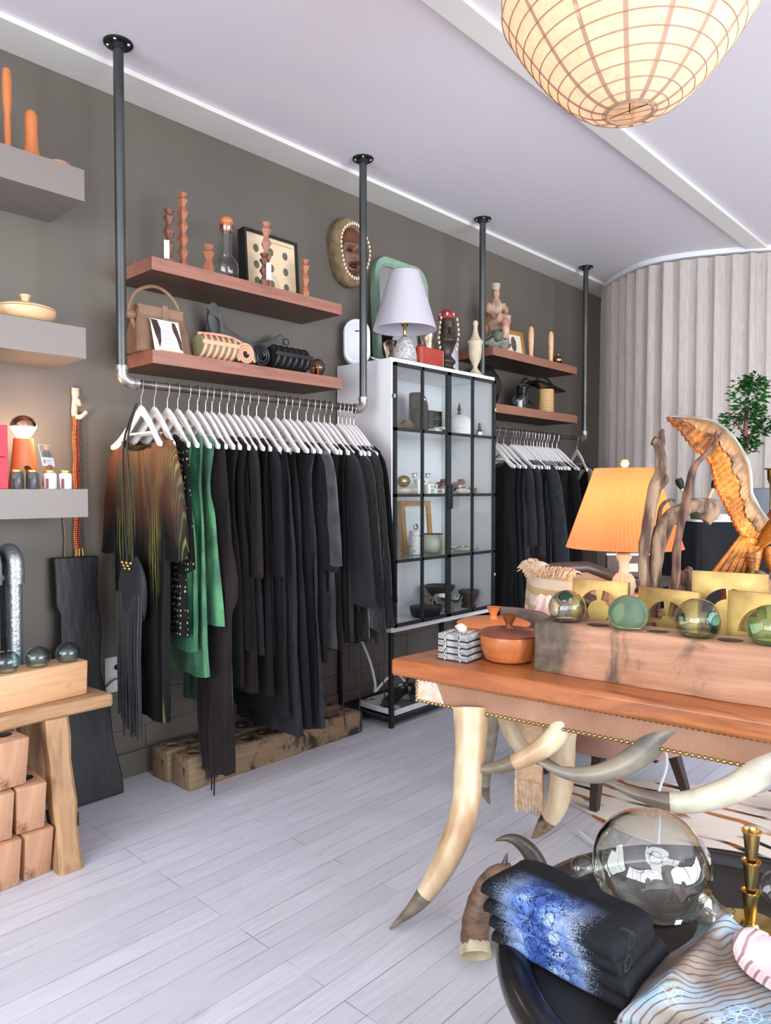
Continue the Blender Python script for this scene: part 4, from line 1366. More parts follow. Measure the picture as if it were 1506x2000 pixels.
roll_bag('cage_clutch', 'olive clutch wrapped in peach leather bands with a coiled strap', (-3.03, 2.035, 2.022), M['olive'], M['peach'], 0.20, 0.062, 6, 0.165)
part('loop', MB().tube(spline([(0.01, -0.1, 0.12), (0.01, 0.03, 0.128), (0.01, 0.13, 0.115), (0.015, 0.20, 0.07), (0.02, 0.22, 0.02)], 5), 0.008, 8), M['peach'], bpy.data.objects['cage_clutch'])
roll_bag('roll_bag', 'black roll bag with leather bands and coiled strap at the shelf end', (-3.035, 2.49, 2.022), M['c_black'], M['black_leather'], 0.24, 0.066, 6, -0.19)
gb = thing('sling_bag', 'grey canvas sling bag slumped against the wall behind the clutches', 'bag', (-3.22, 2.37, 2.022))
rings = []
for y, zt, zb, th in spline([(-0.25, 0.30, 0.235, 0.012), (-0.225, 0.29, 0.10, 0.03), (-0.17, 0.25, 0.01, 0.05), (-0.08, 0.195, 0.0, 0.06), (0.02, 0.165, 0.0, 0.06), (0.1, 0.175, 0.0, 0.055), (0.17, 0.215, 0.04, 0.045), (0.235, 0.25, 0.13, 0.02)], 5):
    rings.append([(th * cos(a), y + 0.006 * sin(a * 3), (zt + zb) / 2 + (zt - zb) / 2 * sin(a)) for a in [2 * pi * j / 20 for j in range(20)]])
part('body', MB().loft(rings).rough(0.008, 16, 2), M['grey_canvas'], gb, angle=70)
part('strap', MB().tube(spline([(0.03, -0.245, 0.27), (0.035, -0.25, 0.31), (0.035, -0.225, 0.315), (0.05, -0.2, 0.24), (0.06, -0.205, 0.15), (0.06, -0.2, 0.08)], 5), 0.011, 8, True, 0.4), M['grey_canvas'], gb)
part('ring', MB().tube([(0.03, 0.24 + 0.018 * cos(a), 0.2 + 0.018 * sin(a)) for a in [2 * pi * k / 16 for k in range(17)]], 0.003, 6), M['black'], gb)
M['amber_glass'] = thin_glass('amber_bulb_glass', (0.80, 0.62, 0.46, 1), (0.25, 0.13, 0.08, 1), 1.6)
ag = thing('globe_lamp', 'small amber glass globe lamp at the far end of the lower walnut shelf', 'lamp', (-3.06, 2.725, 2.022))
part('globe', MB().ball((0, 0, 0.058), 0.05, 26, 16), M['amber_glass'], ag)
part('socket', MB().lathe([(0.03, 0), (0.032, 0.01), (0.016, 0.014), (0.015, 0.07), (0.0, 0.072)], 18), M['copper_mirror'], ag)
part('ring', MB().tube([(0.0505 * cos(a), 0.0505 * sin(a), 0.058) for a in [2 * pi * k / 40 for k in range(41)]], 0.0022, 6), M['copper_mirror'], ag)
# ------------------------------------------------------------------ inside the cabinet
SZ = [CZ0 + 0.031] + [iz0 + (iz1 - iz0) * k / 4 + 0.005 for k in (1, 2, 3)]
M['dark_horn'] = plain('dark_carved_wood', (52, 44, 38), 0.55, c2=(70, 58, 48), scale=14)
M['brown_root'] = plain('brown_carved_root', (128, 92, 56), 0.6, c2=(92, 64, 40), scale=18, bump=0.4, bscale=40)
M['porcelain'] = plain('white_porcelain', (232, 230, 228), 0.25)
M['silver_metal'] = plain('polished_silver', (214, 214, 208), 0.12, 1.0)
M['pink_stone'] = plain('pale_pink_stone', (222, 192, 178), 0.5, c2=(236, 216, 206), scale=14)
M['ash_wood'] = wood('honey_frame_wood', (182, 132, 76), (206, 158, 98), None, 'Z', 12, 0.45)
M['cloche_glass'] = thin_glass('milky_cloche_glass', (0.93, 0.94, 0.94, 1), (0.7, 0.72, 0.73, 1), 1.0)
M['coral'] = plain('brown_bark_coral', (130, 88, 64), 0.75, c2=(98, 62, 44), scale=24, bump=0.6, bscale=60)
M['mat_board'] = plain('pale_blue_white_mount', (218, 226, 228), 0.7)

b = MB().tube(spline([(0, -0.10, 0.13), (0, -0.09, 0.08), (0, -0.06, 0.03), (0.0, 0.0, 0.02)], 6), [0.016] * 7 + [0.02] * 12, 12)
b.ball((0.01, 0.06, 0.032), (0.035, 0.05, 0.032), 16, 10, None, 0.4, 3)
solo('carved_root', b.rough(0.004, 30, 2), M['brown_root'], 'curled brown carved root on the highest cabinet shelf', 'carving', (-2.95, 3.285, SZ[3] + 0.005))
bu = thing('display_bust', 'black rounded jewellery bust rising behind the gridded tray', 'jewellery stand', (-3.12, 3.67, SZ[3]))
part('bust', MB().prism([(-0.085, 0), (0.085, 0), (0.08, 0.2), (0.055, 0.26), (0.0, 0.285), (-0.085, 0.275)], 'X', -0.02, 0.02), M['dark_horn'], bu, bevel=0.012)
part('pendant', MB().ball((0.026, 0.03, 0.24), (0.006, 0.012, 0.014), 10, 8), M['silver_metal'], bu)
gt = thing('grid_tray', 'black upright tray divided into square cells on the highest cabinet shelf', 'tray', (-3.06, 3.70, SZ[3]))
part('back', MB().box(-0.02, -0.012, -0.13, 0.13, 0, 0.165), M['dark_horn'], gt)
gr = MB()
for k in range(5):
    gr.box(-0.012, 0.008, -0.13 + 0.0635 * k, -0.124 + 0.0635 * k, 0, 0.165)
for k in range(4):
    gr.box(-0.012, 0.008, -0.13, 0.13, 0.053 * k, 0.053 * k + 0.006)
part('grid', gr, M['dark_horn'], gt)
for k, (y, s, lab) in enumerate(((3.62, 0.03, 'low white box before the gridded tray'), (3.66, 0.045, 'taller white box before the gridded tray'))):
    solo('ring_box', MB().box(-0.035, 0.035, -0.045 + 0.02 * k, 0.045 - 0.02 * k, 0, s), M['porcelain'], lab, 'box', (-2.93, y, SZ[3]), 0, 'white ring boxes', bevel=0.003)
cl = thing('cloche', 'white domed jar with dark spear finial on the highest cabinet shelf', 'jar', (-3.0, 3.95, SZ[3]))
part('dome', MB().lathe([(0.092, 0), (0.094, 0.01), (0.094, 0.075), (0.088, 0.105), (0.065, 0.135), (0.03, 0.15), (0, 0.153)], 36), M['porcelain'], cl)
part('finial', MB().lathe([(0.012, 0.15), (0.016, 0.156), (0.006, 0.168), (0.014, 0.182), (0.012, 0.195), (0.0, 0.235)], 14), M['dark_horn'], cl)
part('rim', MB().tube([(0.0945 * cos(a), 0.0945 * sin(a), 0.05) for a in [2 * pi * k / 40 for k in range(41)]], 0.0016, 5), M['pink_stone'], cl)
dp = thing('dropper_bottle', 'small black dropper bottle with white label in the highest cabinet shelf corner', 'bottle', (-2.93, 4.085, SZ[3]))
part('bottle', MB().lathe([(0.019, 0), (0.021, 0.003), (0.021, 0.045), (0.011, 0.056), (0.011, 0.06)], 18), M['black'], dp)
part('dropper', MB().lathe([(0.012, 0.058), (0.012, 0.072), (0.007, 0.076), (0.008, 0.092), (0.004, 0.1), (0, 0.1)], 14), M['black'], dp)
part('label', MB().box(0.015, 0.0215, -0.014, 0.014, 0.008, 0.038, rotM(0, 0, -40)), M['tag'], dp)


def wood_frame(name, label, loc, w, h, bw, mount, rx=0, rz=0, depth=0.02, deco=None):
    t = thing(name, label, 'picture', loc, rz)
    R = rotM(0, rx, 0)
    f = MB()
    f.box(-depth, 0, -w / 2, -w / 2 + bw, 0, h, R).box(-depth, 0, w / 2 - bw, w / 2, 0, h, R)
    f.box(-depth, 0, -w / 2 + bw, w / 2 - bw, 0, bw, R).box(-depth, 0, -w / 2 + bw, w / 2 - bw, h - bw, h, R)
    part('frame', f, M['ash_wood'], t, smooth=False)
    part('mount', MB().box(-depth * 0.8, -depth * 0.45, -w / 2 + bw, w / 2 - bw, bw, h - bw, R), mount, t, smooth=False)
    if deco:
        part(deco[0], deco[1](R, depth), deco[2], t)
    return t


wood_frame('framed_mount', 'honey wooden frame with pale mount on the second cabinet shelf', (-3.2, 3.36, SZ[2] + 0.005), 0.17, 0.235, 0.026, M['mat_board'], -6)
cdl = thing('candelabra', 'two-armed silver candelabra on the second cabinet shelf', 'candle holder', (-3.05, 3.61, SZ[2]))
part('base', MB().lathe([(0.03, 0), (0.03, 0.005), (0.006, 0.012), (0.005, 0.05), (0, 0.052)], 18), M['silver_metal'], cdl)
for s in (-1, 1):
    a = part('arm', MB().tube(spline([(0, 0, 0.05), (0, s * 0.03, 0.05), (0, s * 0.06, 0.075), (0, s * 0.066, 0.105)], 5), 0.0035, 8), M['silver_metal'], cdl)
    part('cup', MB().lathe([(0.005, 0), (0.014, 0.008), (0.015, 0.024), (0.026, 0.028), (0.024, 0.03), (0, 0.029)], 16, (0, s * 0.066, 0.104)), M['silver_metal'], a)
solo('gold_shell', MB().ball((0, 0, 0.038), (0.04, 0.05, 0.038), 20, 12), M['brass'], 'round gold shell dish on pale stone in the cabinet', 'dish', (-2.99, 3.37, SZ[2] + 0.043))
solo('stone_slab', MB().ball((0, 0, 0.021), (0.06, 0.10, 0.021), 20, 8, None, 0.25, 5), M['pink_stone'], 'flat pale pink stone beneath the gold shell dish', 'stone', (-2.97, 3.37, SZ[2]))
M['card_white'] = plain('white_earring_card', (238, 236, 232), 0.6)
for k, (x, y, z) in enumerate(((-3.0, 3.545, 0.062), (-2.955, 3.59, 0.03), (-2.925, 3.62, 0.0))):
    t = thing('earring_card', ('white earring card, highest of three in the cabinet', 'white earring card, middle of three in the cabinet', 'white earring card, lowest of three in the cabinet')[k], 'earrings', (x, y, SZ[2]), 0, 'earring cards')
    part('card', MB().box(0, 0.022, -0.05, 0.05, 0, 0.035 + z), M['card_white'], t, bevel=0.002)
    for s in (-1, 1):
        part('stud', MB().ball((0.0235, s * 0.014, 0.018 + z), 0.0055, 8, 6), M['brown_root'], t)
for k, (y, r, lab) in enumerate(((3.79, 0.06, 'brown knobbly bark cluster behind the door edge in the cabinet'), (3.975, 0.075, 'larger brown knobbly bark cluster beside pink crystals in the cabinet'))):
    b = MB()
    for q in range(16):
        a = q * 2.4
        rr = r * (0.25 + 0.75 * ((q * 7) % 11) / 11)
        b.ball((rr * cos(a) * 0.7, rr * sin(a), 0.02 + 0.075 * (1 - rr / r / 1.2) * (0.5 + ((q * 5) % 7) / 10)), (0.024, 0.024, 0.02), 9, 6, None, 0.7, q)
    solo('bark_cluster', b, M['coral'], lab, 'bark cluster', (-3.02, y, SZ[2]), 0, 'brown bark clusters', angle=80)
solo('grey_stone', MB().ball((0, 0, 0.028), (0.045, 0.055, 0.028), 16, 10, None, 0.2, 8), plain('grey_pebble', (176, 174, 170), 0.6), 'smooth grey stone beside the earring cards', 'stone', (-2.93, 3.715, SZ[2]))
pk = MB().ball((0, 0, 0.02), (0.04, 0.07, 0.02), 18, 8, None, 0.2, 4)
solo('pink_stone', pk, M['pink_stone'], 'long pale pink stone lying under silver crystals', 'stone', (-2.93, 3.90, SZ[2]))
for k, (y, z) in enumerate(((3.87, 0.041), (3.91, 0.04), (3.945, 0.036))):
    solo('silver_nugget', MB().ball((0, 0, 0.012), (0.013, 0.016, 0.012), 10, 6, None, 0.5, k), M['silver_metal'], 'silver nugget lying on the long pink stone', 'nugget', (-2.93, y, SZ[2] + z - 0.002), 0, 'silver nuggets on pink stone')
solo('dark_trinket', MB().ball((0, 0, 0.014), (0.02, 0.03, 0.014), 12, 8, None, 0.5, 2).ball((0, 0.03, 0.03), (0.008, 0.018, 0.012), 8, 6), M['dark_horn'], 'small dark trinket on the second cabinet shelf near the hinge side', 'trinket', (-2.93, 4.01, SZ[2]))


def spiral(R, d):
    b = MB()
    pts = []
    for k in range(40):
        a = radians(150 + 300 * k / 39)
        rr = 0.026 - 0.016 * k / 39
        pts.append(R @ Vector((-d * 0.4, rr * cos(a), 0.165 + rr * sin(a))))
    return b.tube(pts, [0.002 + 0.006 * k / 39 for k in range(40)], 6)


wood_frame('spiral_picture', 'honey framed picture of a small grey spiral on the third cabinet shelf', (-3.14, 3.70, SZ[1] + 0.005), 0.30, 0.335, 0.034, M['mat_board'], -5, 0, 0.04, ('spiral', spiral, plain('grey_fossil', (118, 124, 122), 0.7)))
M['spotted'] = plain('white_spotted_glaze', (222, 220, 214), 0.4, c2=(140, 132, 122), scale=70, lo=0.55, hi=0.66)
solo('spotted_vase', MB().lathe([(0.03, 0), (0.036, 0.005), (0.038, 0.08), (0.036, 0.15), (0.03, 0.155), (0, 0.15)], 24), M['spotted'], 'tall white spotted vase beside the spiral picture', 'vase', (-3.0, 3.49, SZ[1]))
pt = MB().lathe([(0.055, 0), (0.085, 0.02), (0.1, 0.06), (0.092, 0.1), (0.068, 0.125), (0.06, 0.124), (0.08, 0.09), (0.085, 0.05), (0.0, 0.02)], 36, caps=(True, False))
po = thing('stoneware_pot', 'round cream stoneware pot with dark rim before the spiral picture', 'pot', (-2.985, 3.655, SZ[1]))
part('pot', pt, plain('cream_stoneware', (206, 204, 188), 0.4, c2=(186, 180, 160), scale=6, stretch=(1, 1, 4)), po)
part('rim', MB().tube([(0.064 * cos(a), 0.064 * sin(a), 0.125) for a in [2 * pi * k / 32 for k in range(33)]], 0.004, 6), M['iron'], po)
pl = thing('jewellery_platter', 'long white oval platter on the third cabinet shelf', 'platter', (-2.985, 3.97, SZ[1]))
part('dish', MB().lathe([(0.5, 0), (0.8, 0.010), (1.0, 0.026), (0.94, 0.027), (0.75, 0.014), (0, 0.012)], 36, M=Matrix.Diagonal((0.075, 0.13, 1, 1))), M['porcelain'], pl)
for k in range(3):
    solo('chain_necklace', MB().tube([(0.02 * cos(a) + 0.005 * sin(a * 3 + k), 0.05 * sin(a), 0.004 * (1 + sin(a * 5))) for a in [2 * pi * q / 30 for q in range(31)]], 0.004, 6), M['gold' if k != 1 else 'dark_horn'],
         ('gold chain necklace coiled on the white platter end', 'dark chain necklace coiled mid platter', 'gold chain necklace looped at the raised platter end')[k], 'necklace', (-2.985, 3.91 + 0.05 * k, SZ[1] + 0.016 + 0.002 * k), 0, 'chains on the white platter')

cb = thing('candle_cluster', 'small brass three-cup candle holder on the cabinet floor', 'candle holder', (-3.03, 3.65, SZ[0]))
part('base', MB().lathe([(0.028, 0), (0.028, 0.004), (0.005, 0.008), (0.005, 0.02), (0, 0.02)], 16), M['brass'], cb)
for k in range(4):
    a = k * pi / 2 + 0.5
    s = part('stem', MB().tube([(0, 0, 0.015), (0.02 * cos(a), 0.035 * sin(a), 0.02), (0.022 * cos(a), 0.038 * sin(a), 0.07 + 0.012 * k)], 0.003, 6), M['brass'], cb)
    part('cup', MB().lathe([(0.004, 0), (0.012, 0.008), (0.013, 0.022), (0.008, 0.022), (0, 0.012)], 12, (0.022 * cos(a), 0.038 * sin(a), 0.068 + 0.012 * k)), M['brass'], s)
pn = thing('casserole', 'matt black casserole pot with a stub handle on the cabinet floor', 'pot', (-2.945, 3.53, SZ[0]))
part('pot', MB().lathe([(0.075, 0), (0.092, 0.012), (0.1, 0.05), (0.1, 0.062), (0.092, 0.064), (0, 0.068)], 32), M['black'], pn)
part('handle', MB().tube([(0.0, 0.09, 0.055), (0.0, 0.13, 0.06), (0.0, 0.165, 0.05)], 0.010, 10, True, 0.6), M['black'], pn)
sb = MB().lathe([(0.03, 0), (0.038, 0.004), (0.034, 0.014), (0.075, 0.04), (0.098, 0.085), (0.102, 0.1), (0.098, 0.1), (0.07, 0.045), (0, 0.022)], 40)
solo('silver_bowl', sb, M['silver_metal'], 'polished silver footed bowl on the cabinet floor', 'bowl', (-2.975, 3.80, SZ[0]))
solo('dark_bowl', MB().lathe([(0.04, 0), (0.045, 0.02), (0.04, 0.04), (0.1, 0.12), (0.108, 0.14), (0.1, 0.14), (0, 0.08)], 32), M['dark_horn'], 'dark wooden bowl behind the silver bowl', 'bowl', (-3.15, 3.93, SZ[0]))
solo('dark_vase', MB().lathe([(0.05, 0), (0.052, 0.012), (0.042, 0.026), (0.062, 0.07), (0.072, 0.105), (0.066, 0.118), (0, 0.1)], 30), plain('dark_turned_walnut', (66, 52, 44), 0.5, c2=(88, 70, 58), scale=8, stretch=(1, 1, 5)), 'dark turned wooden vase beside the silver bowl', 'vase', (-2.96, 4.01, SZ[0]))

# ------------------------------------------------------------------ on the cabinet
sp = thing('smart_speaker', 'white pill-shaped speaker standing on the cabinet behind the pipe', 'speaker', (-3.2, 3.175, CZ1), -38)
Rs = rotM(0, -6, 0)
part('body', MB().prism(rrect(0.165, 0.29, 0.08, 10, 0, 0.146), 'X', -0.03, 0.03, Rs), M['white_plastic'], sp, bevel=0.014, seg=4)
part('face', MB().prism(rrect(0.125, 0.235, 0.06, 10, 0, 0.15), 'X', 0.03, 0.033, Rs), plain('pale_speaker_cloth', (206, 210, 222), 0.7), sp, bevel=0.001)
part('badge', MB().box(0.033, 0.0345, -0.012, 0.012, 0.205, 0.213, Rs), M['iron'], sp)

mi = thing('mirror', 'mint green framed mirror leaning on the wall behind the white lamp', 'mirror', (-3.255, 3.665, CZ1))
Rm = rotM(0, -3.0, 0)
oo = rrect(0.535, 0.76, 0.13, 10, 0, 0.382)
ii = rrect(0.425, 0.65, 0.085, 10, 0, 0.382)
fm = MB()
fm.loft([[(-0.02, a, b_) for a, b_ in oo], [(0.018, a, b_) for a, b_ in oo], [(0.03, a * 0.95 + c_ * 0.05, b_ * 0.95 + d_ * 0.05) for (a, b_), (c_, d_) in zip(oo, ii)],
         [(0.03, a * 0.3 + c_ * 0.7, b_ * 0.3 + d_ * 0.7) for (a, b_), (c_, d_) in zip(oo, ii)], [(0.012, a, b_) for a, b_ in ii], [(-0.02, a, b_) for a, b_ in ii]], (False, False), True, Rm)
part('frame', fm, plain('mint_distressed_paint', (146, 174, 152), 0.5, c2=(126, 154, 134), scale=12, bump=0.15), mi, angle=30)
part('glass', MB().prism(ii, 'X', -0.018, 0.004, Rm), plain('silvered_mirror', (214, 218, 212), 0.04, 1.0), mi, smooth=False)

M['shade_white'] = paper('white_lamp_shade_cloth', (226, 222, 230), 0.4)
wl = thing('table_lamp', 'white lamp with cone shade and speckled stone base on the cabinet', 'lamp', (-3.02, 3.415, CZ1))
part('shade', MB().lathe([(0.198, 0.232), (0.196, 0.24), (0.093, 0.582), (0.093, 0.588)], 48, caps=(False, False)), M['shade_white'], wl, solid=0.002)
part('base', MB().lathe([(0.066, 0), (0.076, 0.01), (0.079, 0.05), (0.07, 0.11), (0.045, 0.165), (0.022, 0.188), (0, 0.19)], 36),
     plain('speckled_granite', (206, 202, 202), 0.7, c2=(150, 146, 146), scale=75, lo=0.42, hi=0.62, bump=0.3, bscale=80), wl)
part('foot', MB().lathe([(0.0775, 0.0), (0.0785, 0.02), (0.079, 0.045), (0.07, 0.048)], 36), plain('grey_stone_foot', (150, 152, 152), 0.6), wl)
part('stem', MB().lathe([(0.02, 0.186), (0.008, 0.2), (0.012, 0.215), (0.01, 0.25), (0.024, 0.262), (0.024, 0.29), (0.008, 0.30), (0.006, 0.57), (0, 0.57)], 18), M['brass'], wl)
part('harp', MB().tube(spline([(0, 0.02, 0.262), (0, 0.05, 0.33), (0, 0.05, 0.45), (0, 0.0, 0.575), (0, -0.05, 0.45), (0, -0.05, 0.33), (0, -0.02, 0.262)], 6), 0.0025, 6), M['brass'], wl)
part('spider', MB().tube([(0, -0.092, 0.58), (0, 0.092, 0.58)], 0.002, 6), M['brass'], wl)

rb = thing('leather_box', 'red stitched leather box standing at the cabinet edge', 'box', (-2.945, 3.575, CZ1))
part('body', MB().prism(rrect(0.05, 0.235, 0.02, 6), 'Z', 0, 0.128), plain('red_saddle_leather', (172, 64, 46), 0.42, c2=(156, 54, 38), scale=10), rb, bevel=0.004)
stt = MB()
for k in range(16):
    stt.box(0.0235, 0.0262, 0.098, 0.101, 0.008 + 0.0073 * k, 0.012 + 0.0073 * k)
part('stitching', stt, M['pink_stone'], rb, smooth=False)
solo('red_pouch', MB().ball((0, 0, 0.09), (0.03, 0.045, 0.09), 18, 12), plain('dark_red_felt', (150, 50, 40), 0.7), 'rounded dark red pouch peeking above the red leather box', 'pouch', (-3.05, 3.60, CZ1))
vz = MB().lathe([(0.03, 0), (0.036, 0.01), (0.026, 0.05), (0.032, 0.13), (0.05, 0.235), (0.055, 0.27), (0.046, 0.28), (0, 0.27)], 26)
solo('mottled_vase', vz, plain('mottled_copper_silver', (196, 176, 164), 0.3, 0.6, c2=(140, 108, 92), scale=26, lo=0.4, hi=0.6), 'mottled pink and silver vase under the white lampshade rim', 'vase', (-3.1, 3.735, CZ1))

M['ebony'] = plain('carved_dark_ebony', (58, 44, 36), 0.42, c2=(40, 30, 26), scale=12, bump=0.4, bscale=45)
M['red_cap'] = plain('red_beaded_cap', (166, 46, 40), 0.6, c2=(140, 34, 30), scale=40)
M['cowrie'] = plain('cream_cowrie_shell', (226, 208, 184), 0.35)
fg = thing('carved_figure', 'dark carved figure with red cap and cowrie strings on the cabinet', 'figurine', (-3.0, 3.81, CZ1), -20)
b = MB().loft([[(0.052 * a, 0.06 * c_, z) for a, c_ in ((1, 0), (0.7, 0.7), (0, 1), (-0.7, 0.7), (-1, 0), (-0.7, -0.7), (0, -1), (0.7, -0.7))] for z in (0, 0.02)])
prv = [(0, 0.055, 0.075), (0.03, 0.05, 0.07), (0.055, 0.035, 0.045), (0.085, 0.05, 0.065), (0.12, 0.03, 0.034), (0.16, 0.035, 0.05), (0.21, 0.06, 0.062), (0.26, 0.05, 0.058), (0.31, 0.048, 0.052), (0.35, 0.05, 0.05), (0.38, 0.035, 0.035)]
b = MB().loft([[(rx * cos(a) + 0.012 * (z > 0.2), ry * sin(a), z) for a in [2 * pi * j / 20 for j in range(20)]] for z, rx, ry in spline(prv, 4)])
b.tube([(0.055, -0.01, 0.30), (0.085, -0.012, 0.27), (0.062, -0.01, 0.25)], [0.012, 0.014, 0.01], 8)
part('body', b.rough(0.004, 30, 4), M['ebony'], fg, sub=1)
part('cap', MB().ball((0.0, 0, 0.375), (0.056, 0.056, 0.05), 20, 12), M['red_cap'], fg)
k = 0
for sy in (-1, 1):
    for q in range(7):
        z = 0.36 - 0.032 * q
        part('cowrie', MB().ball((0.03 - 0.01 * (q > 3), sy * (0.062 + 0.012 * sin(q * 0.5)), z), (0.010, 0.008, 0.013), 8, 6), M['cowrie'], fg)
for q in range(4):
    part('cowrie', MB().ball((0.05 * cos(q - 1.5), 0.05 * sin(q - 1.5), 0.385), (0.009, 0.009, 0.013), 8, 6), M['cowrie'], fg)
solo('white_case', MB().prism(rrect(0.05, 0.14, 0.022, 6), 'Z', 0, 0.262), M['white_plastic'], 'upright white rounded case between the dark figure and the urn', 'case', (-3.11, 3.995, CZ1), 0, bevel=0.01)
ur = thing('finial_urn', 'cream carved lidded urn with tall finial at the cabinet corner', 'urn', (-2.92, 4.02, CZ1))
M['cream_carved'] = plain('cream_carved_stone', (206, 190, 164), 0.6, c2=(186, 168, 140), scale=18, bump=0.2)
part('body', MB().lathe([(0.048, 0), (0.05, 0.008), (0.036, 0.03), (0.016, 0.055), (0.015, 0.072), (0.024, 0.088), (0.038, 0.12), (0.043, 0.16), (0.044, 0.21), (0.05, 0.225), (0.054, 0.236), (0.04, 0.24), (0, 0.24)], 30), M['cream_carved'], ur)
part('lid', MB().lathe([(0.05, 0.238), (0.036, 0.252), (0.022, 0.28), (0.015, 0.31), (0.013, 0.335), (0.018, 0.35), (0.017, 0.366), (0.008, 0.376), (0, 0.377)], 26), M['cream_carved'], ur)
cw = MB()
for k in range(3):
    cw.tube([(0.03 * cos(a) * (1 + 0.2 * k), 0.045 * sin(a + k), 0.006 + 0.005 * k + 0.008 * sin(a * 2 + k)) for a in [2 * pi * j / 24 for j in range(25)]], 0.0035, 6)
solo('coiled_cable', cw, M['white_plastic'], 'small coil of white cable between speaker and lamp', 'cable', (-3.0, 3.18, CZ1 + 0.006))

# mask on the wall
mk = thing('wall_mask', 'carved brown face mask edged with cowrie shells on the dark wall', 'mask', (WX, 3.185, 2.87), 0)
Rk = rotM(0, 0, 0)


def egg(a, ry, rzt, rzb, flat=0.0):
    return ry * cos(a), (rzt if sin(a) > 0 else rzb) * sin(a)


def mask_ring(s, d, off=0.0):
    r = []
    for j in range(40):
        a = 2 * pi * j / 40
        y, z = egg(a, 0.155 * s, 0.205 * s, 0.21 * s)
        y *= 1 + 0.06 * sin(a * 3 + 0.6)
        r.append((d, y, z + off))
    return r


part('rim', MB().loft([mask_ring(1.0, 0.0), mask_ring(1.03, 0.035), mask_ring(0.98, 0.07), mask_ring(0.82, 0.085), mask_ring(0.70, 0.06), mask_ring(0.66, 0.03)], (True, True)).rough(0.006, 22, 3),
     plain('tan_rope_bark', (138, 116, 86), 0.8, c2=(104, 86, 62), scale=22, bump=0.7, bscale=50), mk, angle=70)


def face_pt(u, v):
    y = (u - 0.5) * 2
    z = (v - 0.5) * 2
    rr = min(1.0, sqrt(y * y + z * z))
    a = math.atan2(z, y)
    m = max(abs(y), abs(z)) or 1e-6
    k = max(abs(cos(a)), abs(sin(a)))
    rad = m                     # square grid mapped to an oval
    py, pz = 0.112 * rad * cos(a), 0.15 * rad * sin(a)
    d = 0.045 + 0.055 * sqrt(max(0, 1 - rad * rad))
    # brow, eyes, nose, mouth
    d += 0.016 * math.exp(-((pz - 0.03) / 0.018) ** 2) * (abs(py) < 0.09)
    for s in (-1, 1):
        d -= 0.022 * math.exp(-((py - s * 0.045) / 0.022) ** 2 - ((pz + 0.005) / 0.010) ** 2)
    d += 0.036 * math.exp(-(py / 0.016) ** 2 - ((pz + 0.03) / 0.035) ** 2) * (1 if pz > -0.075 else 0.4)
    d += 0.018 * math.exp(-(py / 0.04) ** 2 - ((pz + 0.068) / 0.010) ** 2) + 0.016 * math.exp(-(py / 0.036) ** 2 - ((pz + 0.115) / 0.012) ** 2)
    d -= 0.045 * math.exp(-(py / 0.032) ** 2 - ((pz + 0.09) / 0.013) ** 2)
    return (d, py, pz)


part('face', MB().grid(face_pt, 44, 44), wood('mask_brown_wood', (84, 54, 36), (124, 76, 48), None, 'Z', 9, 0.45), mk, angle=180)
for s in (-1, 1):
    part('eye_hole', MB().ball((0.084, s * 0.045, -0.006), (0.012, 0.022, 0.0075), 12, 8), M['black'], mk)
part('mouth_hole', MB().ball((0.07, 0, -0.091), (0.014, 0.027, 0.013), 14, 8), M['black'], mk)
for j in range(38):
    a = 2 * pi * j / 38
    y, z = egg(a, 0.155 * 0.79, 0.205 * 0.80, 0.21 * 0.80)
    y *= 1 + 0.06 * sin(a * 3 + 0.6)
    part('cowrie', MB().ball((0.088, y, z), (0.008, 0.0075 + 0.004 * abs(cos(a)) * 0, 0.0115), 8, 6), M['cowrie'], mk)

# ------------------------------------------------------------------ lower rack of the cabinet: folded boards, cables
M['slate_print'] = plain('white_patched_grey_card', (206, 202, 206), 0.5, c2=(92, 92, 96), scale=9, lo=0.47, hi=0.53)
bk = thing('flat_box', 'flat grey and white patterned box on the cabinet lower rack', 'box', (-3.0, 3.40, 0.056))
part('box', MB().box(-0.17, 0.128, -0.24, 0.22, 0, 0.035), M['white_plastic'], bk, bevel=0.002)
part('lid_print', MB().box(-0.169, 0.127, -0.239, 0.219, 0.0352, 0.0365), M['slate_print'], bk, smooth=False)
for k, (x, y, rz, L, lab) in enumerate(((-3.02, 3.33, 24, 0.34, 'black power strip lying on the patterned box'), (-2.98, 3.48, 38, 0.26, 'black adaptor brick lying on the patterned box by the rack middle'))):
    t = thing('power_strip', lab, 'power strip', (x, y, 0.0935), rz, 'black power strips')
    part('case', MB().box(-0.032, 0.032, -L / 2, L / 2, 0, 0.04), M['black'], t, bevel=0.006)
    part('plug', MB().box(-0.014, 0.014, L / 2 - 0.06, L / 2 - 0.03, 0.04, 0.062), M['white_plastic'], t, bevel=0.004)
solo('power_cable', MB().tube(spline([(0, 0, 0.44), (0.02, 0.03, 0.35), (0.04, 0.09, 0.2), (0.055, 0.12, 0.06), (0.05, 0.125, 0.01), (0.08, 0.2, 0.08), (0.1, 0.28, 0.1), (0.11, 0.36, 0.02)], 7), 0.0085, 8), M['white_plastic'],
     'thick white cable looping down behind the cabinet leg to the lower rack', 'cable', (-3.23, 3.19, 0.105))
solo('black_cable', MB().tube(spline([(0.0, -0.1, 0.0), (0.05, -0.02, 0.03), (0.0, 0.08, 0.05), (-0.05, 0.16, 0.03), (0.04, 0.2, 0.0), (0.09, 0.1, 0.02), (0.06, -0.04, 0.05)], 8), 0.006, 7), M['black'],
     'tangled black cable heaped on the cabinet lower rack', 'cable', (-3.06, 3.42, 0.14))

